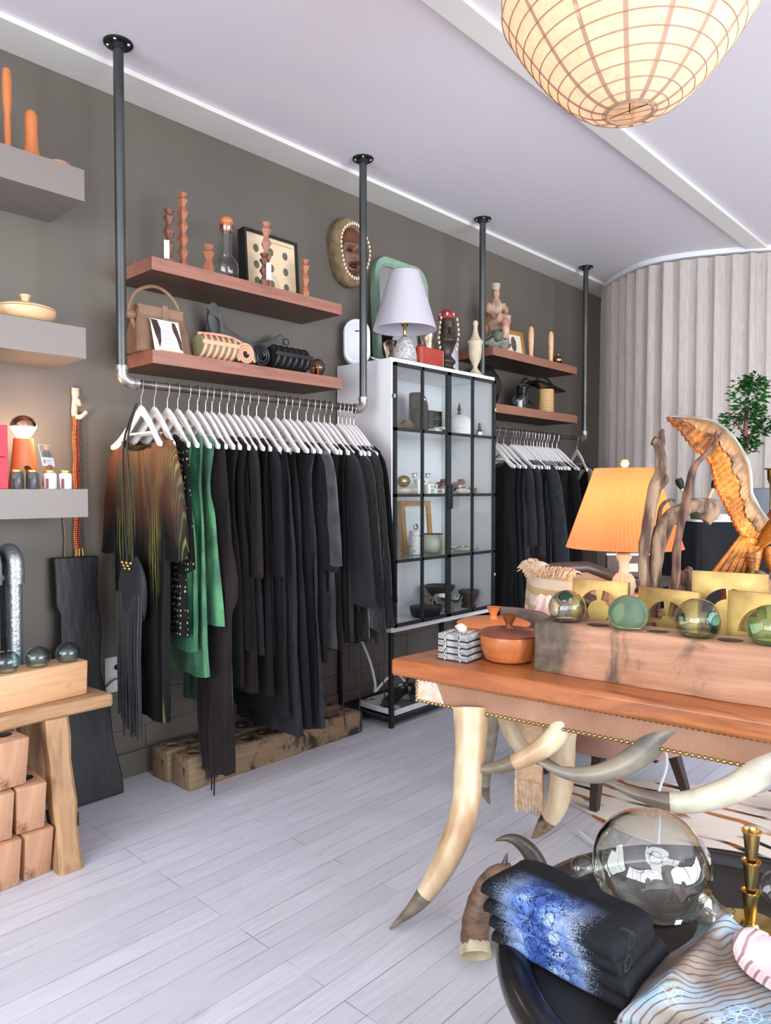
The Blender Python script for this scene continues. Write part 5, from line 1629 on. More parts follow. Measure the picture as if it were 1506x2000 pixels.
# ------------------------------------------------------------------ brown shelves by the curtain
ST = 2.412
M['poly'] = plain('worn_painted_carving', (196, 172, 142), 0.6, c2=(150, 104, 84), scale=13, lo=0.42, hi=0.6, bump=0.3, bscale=45)
sg = thing('seated_statue', 'worn painted carving of a crowned seated figure on a rocky base', 'statue', (-3.08, 4.50, ST), -35)
part('rock', MB().ball((0, 0, 0.055), (0.085, 0.10, 0.07), 22, 12, None, 0.55, 6).rough(0.012, 26, 3), plain('grey_mossy_rock', (150, 144, 134), 0.8, c2=(88, 86, 80), scale=24, bump=0.5), sg)
bd = []
for z, cx, rx, ry in spline([(0.09, -0.015, 0.055, 0.06), (0.16, -0.02, 0.05, 0.052), (0.22, -0.025, 0.046, 0.056), (0.28, -0.025, 0.044, 0.062), (0.34, -0.022, 0.04, 0.062), (0.375, -0.02, 0.028, 0.04), (0.395, -0.016, 0.019, 0.022)], 5):
    bd.append([(cx + rx * cos(a), ry * sin(a), z) for a in [2 * pi * j / 20 for j in range(20)]])
b = MB().loft(bd)
b.ball((-0.012, 0, 0.43), (0.03, 0.028, 0.042), 18, 12)                                   # head
b.tube(spline([(-0.01, 0.055, 0.35), (0.01, 0.068, 0.30), (0.045, 0.05, 0.255)], 4), [0.022] * 5 + [0.017] * 4, 10)
b.tube(spline([(-0.01, -0.055, 0.35), (0.015, -0.068, 0.29), (0.055, -0.03, 0.24)], 4), [0.022] * 5 + [0.017] * 4, 10)
part('body', b, M['poly'], sg, angle=70)
part('knees', MB().tube(spline([(-0.02, 0.03, 0.21), (0.06, 0.045, 0.22), (0.09, 0.04, 0.16), (0.075, 0.035, 0.09)], 5), [0.038] * 8 + [0.028] * 8, 12).tube(spline([(-0.02, -0.03, 0.21), (0.07, 0.01, 0.24), (0.115, 0.06, 0.225)], 5), [0.036] * 6 + [0.022] * 5, 12),
     plain('rose_painted_robe', (176, 120, 100), 0.6, c2=(204, 178, 152), scale=16), sg)
part('green_base', MB().ball((0.055, 0.0, 0.11), (0.035, 0.05, 0.05), 16, 10, None, 0.4, 2), plain('green_painted_lotus', (58, 88, 70), 0.6, c2=(106, 118, 96), scale=22), sg)
part('mantle', MB().loft([[(-0.05 + 0.022 * cos(a), -0.055 + 0.024 * sin(a) + oy, z) for a in [2 * pi * j / 12 for j in range(12)]] for z, oy in ((0.06, -0.01), (0.15, 0.0), (0.24, 0.01), (0.3, 0.02))]), plain('ochre_mantle', (196, 148, 78), 0.6, c2=(170, 124, 70), scale=14), sg)
part('crown', MB().lathe([(0.028, 0.455), (0.031, 0.475), (0.034, 0.5), (0.024, 0.505), (0.0, 0.5)], 18, (-0.014, 0, 0)), M['cream_carved'], sg)
M['gilt'] = plain('gilt_wood', (186, 142, 66), 0.4, 0.4)
gf = thing('gilt_picture', 'small gilt frame with a dark feather print leaning beside the statue', 'picture', (-3.1, 4.80, ST), -8)
Rg = rotM(0, -10, 0)
f = MB()
w, h, bw = 0.235, 0.215, 0.03
f.box(-0.016, 0.004, -w / 2, -w / 2 + bw, 0, h, Rg).box(-0.016, 0.004, w / 2 - bw, w / 2, 0, h, Rg).box(-0.016, 0.004, -w / 2 + bw, w / 2 - bw, 0, bw, Rg).box(-0.016, 0.004, -w / 2 + bw, w / 2 - bw, h - bw, h, Rg)
part('frame', f, M['gilt'], gf, bevel=0.004)
part('mount', MB().box(-0.012, -0.005, -w / 2 + bw, w / 2 - bw, bw, h - bw, Rg), plain('ivory_mount', (226, 212, 186), 0.7), gf, smooth=False)
part('feather_print', MB().prism([(0.03 * cos(a) - 0.002, 0.11 + 0.06 * sin(a)) for a in [2 * pi * k / 20 for k in range(20)]], 'X', -0.0048, -0.0042, Rg), plain('dark_feather_ink', (62, 58, 52), 0.8, c2=(98, 92, 82), scale=60), gf, smooth=False)
for k, (x, y, lab) in enumerate(((-3.06, 4.945, 'pale wooden baton standing next to the gilt frame'), (-3.04, 5.21, 'pale wooden baton standing alone near the shelf end'))):
    solo('wooden_baton', MB().lathe([(0.016, 0), (0.017, 0.003), (0.018, 0.06), (0.022, 0.13), (0.023, 0.19), (0.02, 0.235), (0.01, 0.255), (0, 0.257)], 16), M['pale_turned'], lab, 'baton', (x, y, ST), 0, 'pale wooden batons')
gj = thing('mirrored_bulb', 'small brass and glass bulb ornament beside the lone baton', 'ornament', (-3.05, 5.34, ST))
part('globe', MB().ball((0, 0, 0.045), 0.04, 20, 12), M['amber_glass'], gj)
part('band', MB().lathe([(0.04, 0.035), (0.042, 0.042), (0.042, 0.048), (0.04, 0.055)], 24, caps=(False, False)).lathe([(0.026, 0), (0.028, 0.008), (0.02, 0.01), (0, 0.01)], 18).lathe([(0.012, 0.083), (0.014, 0.09), (0.006, 0.1), (0, 0.1)], 12), M['brass'], gj)
ST2 = 2.013
gl = thing('globe_lamp', 'clear glass globe lamp with white socket on the lower brown shelf', 'lamp', (-3.03, 4.745, ST2))
part('globe', MB().ball((0, 0, 0.062), 0.056, 28, 18), M['bottle_glass'], gl)
part('socket', MB().lathe([(0.02, 0.004), (0.02, 0.05), (0.014, 0.058), (0, 0.058)], 16), M['porcelain'], gl)
part('ring', MB().tube([(0.0565 * cos(a), 0.0565 * sin(a), 0.062) for a in [2 * pi * k / 40 for k in range(41)]], 0.0015, 6).tube([(0, 0, 0.118), (0, 0, 0.16)], 0.003, 6), M['iron'], gl)
fb_ = thing('satchel', 'black flap satchel with strap on the lower brown shelf', 'bag', (-3.12, 4.99, ST2))
part('body', MB().prism(rrect(0.09, 0.22, 0.03, 5), 'Z', 0, 0.2), M['black_leather'], fb_, bevel=0.012)
part('flap', MB().prism([(0.1 * cos(a), 0.125 + 0.075 * sin(a) * (1 if sin(a) > 0 else 0.9)) for a in [2 * pi * k / 30 for k in range(30)]], 'X', 0.046, 0.056), M['black_leather'], fb_, bevel=0.004)
part('strap', MB().tube(spline([(0.0, -0.1, 0.16), (0.02, -0.12, 0.2), (0.02, -0.05, 0.255), (0.02, 0.04, 0.23), (0.03, 0.1, 0.2)], 6), 0.012, 8, True, 0.4), M['black_leather'], fb_)
sbk = thing('flat_clutch', 'black glossy flat clutch resting on the straw basket', 'bag', (-3.07, 5.19, ST2 + 0.19))
part('body', MB().loft([[(0.07 * cos(a), y, h * sin(a) + z) for a in [2 * pi * j / 16 for j in range(16)]] for y, h, z in ((-0.2, 0.014, 0.04), (-0.12, 0.026, 0.034), (0.0, 0.026, 0.022), (0.12, 0.02, 0.012), (0.2, 0.012, 0.004))]), plain('glossy_black_leather', (16, 16, 18), 0.2), sbk)
part('handle', MB().tube(spline([(0.0, -0.16, 0.05), (0.02, -0.1, 0.09), (0.02, 0.0, 0.075), (0.02, 0.06, 0.04)], 6), 0.01, 8), M['black_leather'], sbk)
sw = NT('woven_straw')
cxx = sw.n('ShaderNodeTexBrick', {'Vector': sw.coords(kind='UV'), 'Color1': lin((206, 168, 112)), 'Color2': lin((226, 192, 140)), 'Mortar': lin((140, 104, 60)), 'Scale': 60.0})
ckk = sw.n('ShaderNodeTexChecker', {'Vector': sw.coords(), 'Color1': lin((214, 178, 122)), 'Color2': lin((176, 136, 84)), 'Scale': 110.0})
M['straw'] = sw.done(ckk.outputs[0], 0.7)
solo('straw_basket', MB().lathe([(0.062, 0), (0.066, 0.006), (0.066, 0.19), (0.06, 0.192), (0, 0.19)], 30), M['straw'], 'woven straw cylinder basket on the lower brown shelf', 'basket', (-3.07, 5.185, ST2))
solo('black_backpack', MB().ball((0, 0, 0.15), (0.10, 0.15, 0.155), 22, 14, None, 0.25, 3), M['black_leather'], 'soft black bag squeezed behind the cabinet on the lower brown shelf', 'bag', (-3.16, 4.46, ST2))
# ------------------------------------------------------------------ the horn-legged table
TZ = 0.80
M['oak'] = wood('orange_brown_oak', (128, 70, 38), (184, 110, 62), (158, 88, 48), 'X', 20, 0.3, ring=8, bump=0.12)
hd = NT('short_haired_hide')
vv = hd.coords((1, 1, 1))
hn = hd.noise(hd.coords((1.0, 1.0, 0.45)), 90, 3, 0.6)
hc = hd.ramp(hd.noise(vv, 4.2, 4), [(0.34, (148, 106, 82)), (0.6, (174, 132, 106)), (0.8, (206, 176, 152))])
hc = hd.mix(hd.math('MULTIPLY', hn, 0.5), hc, lin((142, 100, 76)))
M['hide'] = hd.done(hc, 0.75, 0, hd.bump(hn, 0.5, 0.004), **{'Sheen Weight': 0.3})
M['hide_white'] = plain('white_haired_hide', (228, 214, 198), 0.75, c2=(202, 176, 152), scale=30, bump=0.4, bscale=120)
M['horn_cream'] = plain('cream_polished_horn', (216, 198, 164), 0.34, c2=(168, 130, 90), scale=8, stretch=(1, 1, 0.35), lo=0.42, hi=0.68, bump=0.12, bscale=40)
M['horn_grey'] = plain('grey_streaked_horn', (106, 102, 94), 0.34, c2=(150, 140, 122), scale=14, stretch=(0.35, 1, 1), bump=0.2, bscale=60)
M['horn_white'] = plain('white_grey_horn', (216, 208, 186), 0.32, c2=(160, 158, 148), scale=9, lo=0.4, hi=0.66, bump=0.15, bscale=50)
M['horn_tip'] = plain('dark_horn_tip', (94, 84, 72), 0.35, c2=(136, 122, 102), scale=16, stretch=(0.4, 1, 1), bump=0.3, bscale=70)

TX, TY = -0.9, 2.35
tb = thing('horn_table', 'orange oak table with hide apron, brass studs and curved horn legs', 'table', (TX, TY, 0))


def L2(pts):
    return [(x - TX, y - TY) for x, y in pts]


out = [(-1.742, 1.893), (0.15, 2.142), (0.02, 2.93), (-1.66, 2.72)]
part('tabletop', MB().prism(L2(out), 'Z', TZ - 0.062, TZ), M['oak'], tb, bevel=0.013, seg=3)
ap = [(-1.672, 1.948), (0.09, 2.18), (-0.03, 2.87), (-1.597, 2.672)]
AZ0, AZ1 = 0.645, TZ - 0.062
part('apron', MB().prism(L2(ap), 'Z', AZ0, AZ1), M['hide'], tb, bevel=0.006)
d = Vector((0.09 + 1.672, 2.18 - 1.948, 0)).normalized()
nrm = Vector((d.y, -d.x, 0))
p0 = Vector((-1.672 - TX, 1.948 - TY, 0))
part('hide_patch', MB().loft([[tuple(p0 + d * a + nrm * 0.0015 + Vector((0, 0, z))) for a, z in ((0.004, AZ0 + 0.012), (0.10 + 0.02, AZ0 + 0.012), (0.09, AZ1 - 0.01), (0.004, AZ1 - 0.01))],
                              [tuple(p0 + d * a + nrm * 0.0005 + Vector((0, 0, z))) for a, z in ((0.004, AZ0 + 0.012), (0.12, AZ0 + 0.012), (0.09, AZ1 - 0.01), (0.004, AZ1 - 0.01))]]), M['hide_white'], tb, smooth=False)


def studs(n, fn):
    b = MB()
    for k in range(n):
        c = fn(k)
        b.ball(tuple(c), 0.0068, 8, 5)
    return b


Lf = 1.70
n_ = int(Lf / 0.0165)
part('brass_studs', studs(n_, lambda k: p0 + d * (0.008 + 0.0165 * k) + nrm * 0.002 + Vector((0, 0, AZ0 + 0.008))), M['brass'], tb)
part('brass_studs', studs(n_, lambda k: p0 + d * (0.008 + 0.0165 * k) + nrm * 0.002 + Vector((0, 0, AZ1 - 0.007))), M['brass'], tb)
part('brass_studs', studs(5, lambda k: p0 + d * 0.008 + nrm * 0.002 + Vector((0, 0, AZ0 + 0.024 + 0.0155 * k))), M['brass'], tb)


def put_horn(name, pts, m_main, split, m_tip=None, dy=0.0):
    q = spline(pts, 6)
    q = [(x - TX, y - TY + dy, z, max(r, 0.0015)) for x, y, z, r in q]
    k = int(len(q) * split)
    h = part(name, MB().tube([p[:3] for p in q[:k + 1]], [p[3] for p in q[:k + 1]], 18).rough(0.0018, 14, 2), M[m_main], tb, angle=80)
    part('horn_tip', MB().tube([p[:3] for p in q[k:]], [p[3] for p in q[k:]], 18).rough(0.0018, 14, 2), M[m_tip or 'horn_tip'], h, angle=80)


put_horn('horn_leg', [(-1.454, 1.985, 0.66, 0.062), (-1.432, 1.955, 0.557, 0.0529), (-1.41, 1.911, 0.469, 0.0475), (-1.389, 1.87, 0.386, 0.0455), (-1.396, 1.825, 0.283, 0.044), (-1.429, 1.776, 0.174, 0.036),
                      (-1.47, 1.724, 0.088, 0.024), (-1.537, 1.67, 0.004, 0.003)], 'horn_cream', 0.80)
put_horn('horn_leg', [(-1.42, 2.62, 0.66, 0.062), (-1.449, 2.6, 0.447, 0.0565), (-1.442, 2.58, 0.33, 0.0511), (-1.432, 2.56, 0.235, 0.0467), (-1.447, 2.54, 0.134, 0.0406), (-1.492, 2.52, 0.054, 0.0266), (-1.529, 2.504, 0.004, 0.005)], 'horn_cream', 0.74, 'beam_wood')
put_horn('horn_leg', [(-0.13, 2.30, 0.66, 0.062), (-0.12, 2.27, 0.5, 0.05), (-0.15, 2.2, 0.34, 0.045), (-0.13, 2.14, 0.18, 0.036), (-0.05, 2.07, 0.004, 0.004)], 'horn_cream', 0.8)
put_horn('horn_leg', [(-0.2, 2.75, 0.66, 0.062), (-0.19, 2.76, 0.5, 0.05), (-0.18, 2.8, 0.34, 0.045), (-0.14, 2.86, 0.18, 0.036), (-0.06, 2.93, 0.004, 0.004)], 'horn_cream', 0.8)
put_horn('horn_brace', [(-1.10, 2.065, 0.70, 0.037), (-1.141, 2.05, 0.66, 0.0362), (-1.163, 2.02, 0.610, 0.0345), (-1.216, 1.99, 0.560, 0.03), (-1.297, 1.955, 0.512, 0.0225), (-1.369, 1.93, 0.488, 0.0148), (-1.423, 1.905, 0.492, 0.004)], 'horn_cream', 0.62)
put_horn('horn_brace', [(-0.80, 2.10, 0.71, 0.038), (-0.853, 2.085, 0.672, 0.0373), (-0.891, 2.05, 0.625, 0.0359), (-0.945, 2.01, 0.58, 0.0319), (-1.014, 1.975, 0.552, 0.025), (-1.091, 1.95, 0.548, 0.0166), (-1.16, 1.93, 0.565, 0.004)], 'horn_grey', 0.8, 'horn_grey')
put_horn('horn_brace', [(-0.5, 2.13, 0.71, 0.041), (-0.56, 2.12, 0.665, 0.0401), (-0.611, 2.08, 0.611, 0.0378), (-0.676, 2.03, 0.568, 0.0343), (-0.761, 1.99, 0.54, 0.027), (-0.855, 1.955, 0.544, 0.0167), (-0.93, 1.93, 0.566, 0.004)], 'horn_white', 0.68)
put_horn('horn_brace', [(-1.62, 2.37, 0.68, 0.042), (-1.662, 2.4, 0.509, 0.0411), (-1.683, 2.42, 0.396, 0.0353), (-1.714, 2.44, 0.256, 0.0274), (-1.728, 2.46, 0.15, 0.0191), (-1.711, 2.47, 0.098, 0.004)], 'horn_grey', 0.72)
put_horn('horn_brace', [(-1.55, 2.3, 0.67, 0.038), (-1.518, 2.3, 0.533, 0.0348), (-1.484, 2.3, 0.473, 0.0326), (-1.428, 2.3, 0.429, 0.0265), (-1.343, 2.3, 0.413, 0.0167), (-1.281, 2.3, 0.41, 0.004)], 'horn_cream', 0.6, 'horn_grey')

# ------------------------------------------------------------------ on the table: boxes, bowls, stones
M['silver_paper'] = plain('grey_marbled_box_paper', (186, 186, 186), 0.6, c2=(126, 128, 130), scale=26, stretch=(1, 1, 2.5))
for k in range(4):
    t = thing('small_box', ('lowest', 'second lowest', 'second highest', 'topmost')[k] + ' grey marbled box in the string-tied stack on the table', 'box', (-1.555, 2.055, TZ + 0.0235 * k), 5 + (k % 2) * 1.5, 'string-tied grey boxes')
    part('box', MB().box(-0.06, 0.06, -0.05, 0.05, 0.004, 0.0225), M['silver_paper'], t, bevel=0.0015)
    part('base', MB().box(-0.061, 0.061, -0.051, 0.051, 0, 0.004), M['black'], t, smooth=False)
tw = MB()
R = rotM(0, 0, 6)
for x in (-0.028, 0.03):
    for dx_ in (-0.0025, 0.0025):
        tw.tube([R @ Vector((x + dx_ + 0.0016 * sin(q * 2.0), y, z)) for q, (y, z) in enumerate([(-0.0535, 0.002), (-0.0535, 0.025), (-0.0535, 0.05), (-0.0535, 0.074), (-0.0525, 0.0965), (0.0, 0.0965), (0.0525, 0.0965), (0.0535, 0.05), (0.0535, 0.002)])], 0.0017, 6)
solo('twine', tw, plain('black_white_twine', (232, 230, 226), 0.7, c2=(60, 60, 62), scale=160, lo=0.45, hi=0.55), 'black and white twine tied round the grey box stack', 'twine', (-1.555, 2.055, TZ))
solo('pink_crystal', MB().ball((0, 0, 0.015), (0.024, 0.018, 0.017), 8, 5, None, 0.5, 9), M['pink_stone'], 'rough pink crystal on top of the tied grey boxes', 'crystal', (-1.545, 2.05, TZ + 0.0955), smooth=False)
M['bowl_orange'] = wood('orange_cherry_wood', (206, 118, 60), (232, 148, 88), None, 'X', 9, 0.35)
M['bowl_brown'] = wood('figured_brown_wood', (140, 74, 38), (196, 116, 66), (166, 90, 48), 'X', 12, 0.3)
M['lid_brown'] = wood('dark_brown_lid_wood', (108, 54, 32), (138, 74, 46), None, 'X', 12, 0.3)


def lidded(name, label, loc, r, h, mb_, ml, knob=1.0):
    t = thing(name, label, 'bowl', loc)
    part('bowl', MB().lathe([(r * 0.66, 0), (r * 0.82, 0.008), (r * 0.96, h * 0.45), (r, h * 0.85), (r * 0.985, h), (0, h)], 44), M[mb_], t)
    l = part('lid', MB().lathe([(r * 1.02, h + 0.001), (r * 1.03, h + 0.006), (r * 0.9, h + 0.014), (r * 0.3, h + 0.021), (0, h + 0.022)], 44), M[ml], t)
    part('knob', MB().lathe([(0.022 * knob, h + 0.018), (0.013 * knob, h + 0.03), (0.012 * knob, h + 0.036), (0.022 * knob, h + 0.056), (0.026 * knob, h + 0.068), (0, h + 0.068)], 24), M[ml], l)
    return t


lidded('lidded_bowl', 'wide orange wooden lidded bowl with flared knob on the horn table', (-1.605, 2.335, TZ), 0.138, 0.078, 'bowl_orange', 'bowl_orange')
lidded('lidded_bowl', 'brown figured wooden lidded bowl with dark lid beside the old beam', (-1.415, 2.155, TZ), 0.102, 0.092, 'bowl_brown', 'lid_brown', 0.95)
M['slate'] = plain('dark_grey_slate', (98, 88, 80), 0.85, c2=(128, 116, 104), scale=12, bump=0.6, bscale=30)
solo('slate_rock', MB().prism([(-0.13, 0.0), (0.02, 0.0), (0.12, 0.02), (0.10, 0.07), (0.03, 0.10), (-0.05, 0.118), (-0.14, 0.125)], 'X', -0.03, 0.03, rotM(0, 0, -50)).rough(0.006, 20, 4), M['slate'], 'broken flat dark slate piece standing behind the lidded bowls', 'rock', (-1.56, 2.56, TZ), 0, bevel=0.004, angle=25)
solo('pink_rock', MB().ball((0, 0, 0.08), (0.05, 0.05, 0.08), 12, 8, None, 0.5, 3), M['pink_stone'], 'pale pink rock behind the broken slate', 'rock', (-1.585, 2.69, TZ), smooth=False)
solo('grey_rock', MB().ball((0, 0, 0.07), (0.07, 0.04, 0.07), 12, 8, None, 0.4, 6), plain('grey_flint', (120, 116, 116), 0.6), 'smooth grey flint between the pink rock and the old beam', 'rock', (-1.43, 2.62, TZ), smooth=False)

# old beam with glass floats
o3 = Vector((-1.271, 2.084, TZ))
BR = 6.14
bm_ = MB()
rings = []
for k in range(26):
    f = k / 25
    x = 1.1 * f
    e = 0.004 * sin(k * 1.3)
    h = 0.163 + 0.002 * sin(k * 0.9)
    rings.append([(x, 0.0 + e, 0), (x, 0.004 + e * 0.5, h * 0.5), (x, 0.002, h * 0.93), (x, 0.012, h), (x, 0.15, h), (x, 0.162, h * 0.93), (x, 0.165, h * 0.5), (x, 0.163, 0)])
bm_.loft(rings)
bw = NT('old_pink_grained_beam')
v = bw.coords((0.12, 1, 1))
c0 = bw.ramp(bw.noise(v, 13, 6, 0.65, 0.8), [(0.3, (150, 104, 78)), (0.5, (186, 138, 108)), (0.7, (206, 162, 132))])
c0 = bw.mix(bw.math('MULTIPLY', bw.noise(bw.coords((0.1, 1, 1)), 90, 3), 0.4), c0, lin((124, 86, 64)))
st = bw.ramp(bw.noise(bw.coords((1, 1, 0.5)), 6.2, 6, 0.65, 0.6), [(0.60, (0, 0, 0)), (0.72, (0.85, 0.85, 0.85))])
c0 = bw.mix(st, c0, lin((62, 54, 48)))
sx = bw.n('ShaderNodeSeparateXYZ', {0: bw.coords()})
en = bw.ramp(bw.math('ADD', sx.outputs[0], bw.math('MULTIPLY', bw.noise(bw.coords(), 14, 5), 0.16)), [(0.17, (0.92, 0.92, 0.92)), (0.255, (0, 0, 0))])
c0 = bw.mix(en, c0, bw.ramp(bw.noise(bw.coords(), 30, 4), [(0.3, (52, 48, 44)), (0.7, (104, 92, 78))]))
M['old_beam'] = bw.done(c0, 0.7, 0, bw.bump(bw.noise(v, 60, 4), 0.5, 0.004))
ob = part('old_beam', bm_, M['old_beam'], None, bevel=0.004, angle=35)
c = MB()
SS = [0.082, 0.187, 0.285, 0.375, 0.492, 0.582, 0.69, 0.79, 0.89, 0.99]
for k, s in enumerate(SS):
    c.lathe([(0.03, 0.125), (0.036, 0.16), (0.038, 0.18)], 26, (s, 0.078, 0))
cut(ob, c)
M['hole_worn'] = plain('worn_hole_wood', (92, 74, 60), 0.8, c2=(64, 52, 44), scale=26)
for s in SS:
    lining(ob, s, 0.078, 0.125, 0.162, 0.03, 0.0362, M['hole_worn'])
ob.location = o3
ob.rotation_euler = (0, 0, radians(BR))
tag(ob, 'weathered wooden mould beam with dark end carrying green glass floats', 'sugar mould')
M['fl_clear'] = thin_glass('pale_olive_float_glass', (0.86, 0.89, 0.80, 1), (0.22, 0.30, 0.24, 1), 1.6, 0.02, bump=0.35)
M['fl_green'] = thin_glass('milky_green_float_glass', (0.70, 0.84, 0.72, 1), (0.20, 0.42, 0.30, 1), 1.5, 0.04, bump=0.25)
M['fl_mist'] = plain('frosted_green_glass', (176, 206, 182), 0.15, c2=(146, 186, 158), scale=14, **{'Transmission Weight': 0.75, 'IOR': 1.12})
Rz = rotM(0, 0, BR)
for s, r, mt, lab, ba in ((0.082, 0.061, 'fl_clear', 'pale clear-green glass float at the dark end of the old beam', (40, 20)), (0.285, 0.0615, 'fl_mist', 'milky mint green glass float, second on the old beam', (170, 0)),
                          (0.492, 0.0665, 'fl_clear', 'olive glass float with a blue-green seal eye, third on the old beam', (78, 62)), (0.69, 0.0665, 'fl_green', 'deep green glass float, fourth on the old beam', (120, 40))):
    p = o3 + Rz @ Vector((s, 0.078, 0.163 + r * 0.72))
    t = thing('glass_float', lab, 'glass float', p, 0, 'glass floats on the old beam')
    part('globe', MB().ball((0, 0, 0), (r, r, r * 0.97), 36, 22, None, 0.02, s * 9), M[mt], t, angle=180)
    Rq = rotM(ba[0], 0, ba[1])
    part('seal', MB().lathe([(0.024, -0.004), (0.02, 0.0005), (0.010, 0.002), (0.0, 0.003)], 22, (0, 0, r * 0.985), Rq), thin_glass('seal_glass_%d' % int(s * 100), (0.3, 0.62, 0.58, 1), (0.08, 0.2, 0.2, 1), 1.2), t)
    part('bubbles', MB().lathe([(r * 0.62, -r * 0.72), (r * 0.72, -r * 0.64), (r * 0.62, -r * 0.6), (0, -r * 0.62)], 26), M['fl_green'], t)

# brass cut-out panels behind the beam
def arc_sector(cx, cz, r0, r1, a0, a1, n=16):
    return [(cx + r1 * cos(radians(a0 + (a1 - a0) * k / n)), cz + r1 * sin(radians(a0 + (a1 - a0) * k / n))) for k in range(n + 1)] + \
           [(cx + r0 * cos(radians(a1 + (a0 - a1) * k / n)), cz + r0 * sin(radians(a1 + (a0 - a1) * k / n))) for k in range(n + 1)]


def brass_panel(label, loc, rz, w, h, cz, cuts, tilt=-5):
    b = MB().box(-w / 2, w / 2, -0.014, 0.014, 0, h)
    o = part('brass_plaque', b, M['brass_sheet'], None, bevel=0.0015, angle=30)
    for poly in cuts:
        cut(o, MB().prism(poly, 'Y', -0.1, 0.1))
    o.location = loc
    o.rotation_euler = (radians(tilt), 0, radians(rz))
    return tag(o, label, 'brass plaque', 'brass cut-out plaques')


brass_panel('brass plaque with a ring cut-out at the lamp side of the row', (-1.178, 2.353, TZ + 0.001), 8, 0.197, 0.281, 0.16,
            [arc_sector(0, 0.175, 0.038, 0.073, 100, 218), arc_sector(0, 0.175, 0.038, 0.073, -50, 80), arc_sector(0, 0.175, 0.044, 0.073, 240, 292)])
brass_panel('brass plaque with crossed wheel cut-out in front of the driftwood', (-0.943, 2.358, TZ + 0.001), -4, 0.204, 0.272, 0.16,
            [arc_sector(0, 0.165, 0.02, 0.068, 100, 172), arc_sector(0, 0.165, 0.02, 0.068, 8, 80), [(0, 0.045), (0.03, 0.085), (0.0, 0.13), (-0.03, 0.085)], arc_sector(0, 0.165, 0.036, 0.068, 190, 235), arc_sector(0, 0.165, 0.036, 0.068, 305, 350)])
brass_panel('taller brass plaque with split arch cut-out below the gilded eagle', (-0.792, 2.488, TZ + 0.001), 10, 0.228, 0.328, 0.2,
            [arc_sector(0, 0.19, 0.05, 0.085, 96, 180), arc_sector(0, 0.19, 0.05, 0.085, 0, 84), [(-0.06, 0.09), (-0.02, 0.09), (-0.03, 0.15), (-0.05, 0.16)]])
brass_panel('speckled brass plaque with wide arch and keyhole tab at the eagle base', (-0.645, 2.40, TZ + 0.001), 2, 0.243, 0.282, 0.2,
            [arc_sector(0, 0.155, 0.05, 0.088, 97, 178), arc_sector(0, 0.155, 0.05, 0.088, 2, 83), [(-0.085, 0.06), (-0.04, 0.06), (-0.045, 0.125), (-0.085, 0.14)], [(0.085, 0.06), (0.04, 0.06), (0.045, 0.125), (0.085, 0.14)]])

# pleated lamp
M['shade_peach'] = paper('peach_pleated_shade', (240, 168, 118), 0.55)
pl_ = thing('pleated_lamp', 'lit lamp with pleated peach shade and turned marble base', 'lamp', (-1.245, 2.695, TZ - 0.036))
pl_.scale = (1.06, 1.06, 1.06)
NP = 84


def pleat_ring(r, z):
    return [((r + (0.0045 if j % 2 else -0.0045)) * cos(2 * pi * j / (2 * NP)), (r + (0.0045 if j % 2 else -0.0045)) * sin(2 * pi * j / (2 * NP)), z) for j in range(2 * NP)]


part('shade', MB().loft([pleat_ring(0.203, 0.387), pleat_ring(0.203 - 0.1 * 0.25, 0.387 + 0.29 * 0.25), pleat_ring(0.153, 0.532), pleat_ring(0.103, 0.677)], (False, False)), M['shade_peach'], pl_, smooth=False)
M['cream_marble'] = plain('cream_marble', (236, 206, 164), 0.35, c2=(246, 224, 190), scale=9)
part('base', MB().lathe([(0.03, 0.214), (0.036, 0.225), (0.04, 0.25), (0.036, 0.272), (0.02, 0.292), (0.016, 0.312), (0.019, 0.335), (0.028, 0.35), (0.03, 0.36), (0.02, 0.366), (0, 0.368)], 28), M['cream_marble'], pl_)
fl_ = MB()
for k in range(14):
    a = 2 * pi * k / 14
    fl_.tube([(0.029 * cos(a), 0.029 * sin(a), 0.219), (0.038 * cos(a), 0.038 * sin(a), 0.248), (0.034 * cos(a), 0.034 * sin(a), 0.272), (0.021 * cos(a), 0.021 * sin(a), 0.29)], 0.0055, 6)
part('flutes', fl_, M['cream_marble'], pl_)
part('wood_plinth', MB().box(-0.05, 0.05, -0.05, 0.05, 0.0345, 0.07).box(-0.045, 0.045, -0.045, 0.045, 0.07, 0.14).box(-0.04, 0.04, -0.04, 0.04, 0.14, 0.214), M['pale_turned'], pl_, bevel=0.003)
part('brass_gallery', MB().lathe([(0.014, 0.366), (0.03, 0.378), (0.038, 0.4), (0.034, 0.405), (0.02, 0.41), (0.018, 0.44), (0, 0.44)], 24), M['brass'], pl_)
part('bulb', MB().lathe([(0.012, 0.44), (0.014, 0.455), (0.028, 0.49), (0.026, 0.515), (0, 0.53)], 20), emission('warm_bulb', (255, 190, 110), 18.0), pl_)
part('finial', MB().lathe([(0.004, 0.53), (0.004, 0.68), (0.012, 0.685), (0.016, 0.695), (0.011, 0.708), (0, 0.711)], 18), M['cream_marble'], pl_)
part('spider', MB().tube([(-0.1, 0, 0.672), (0.1, 0, 0.672)], 0.002, 6).tube([(0, -0.1, 0.672), (0, 0.1, 0.672)], 0.002, 6), M['brass'], pl_)
lamp_light('pleated_lamp_light', (0, 0, 0.56), 2.3, (1.0, 0.70, 0.46), 0.04, pl_)

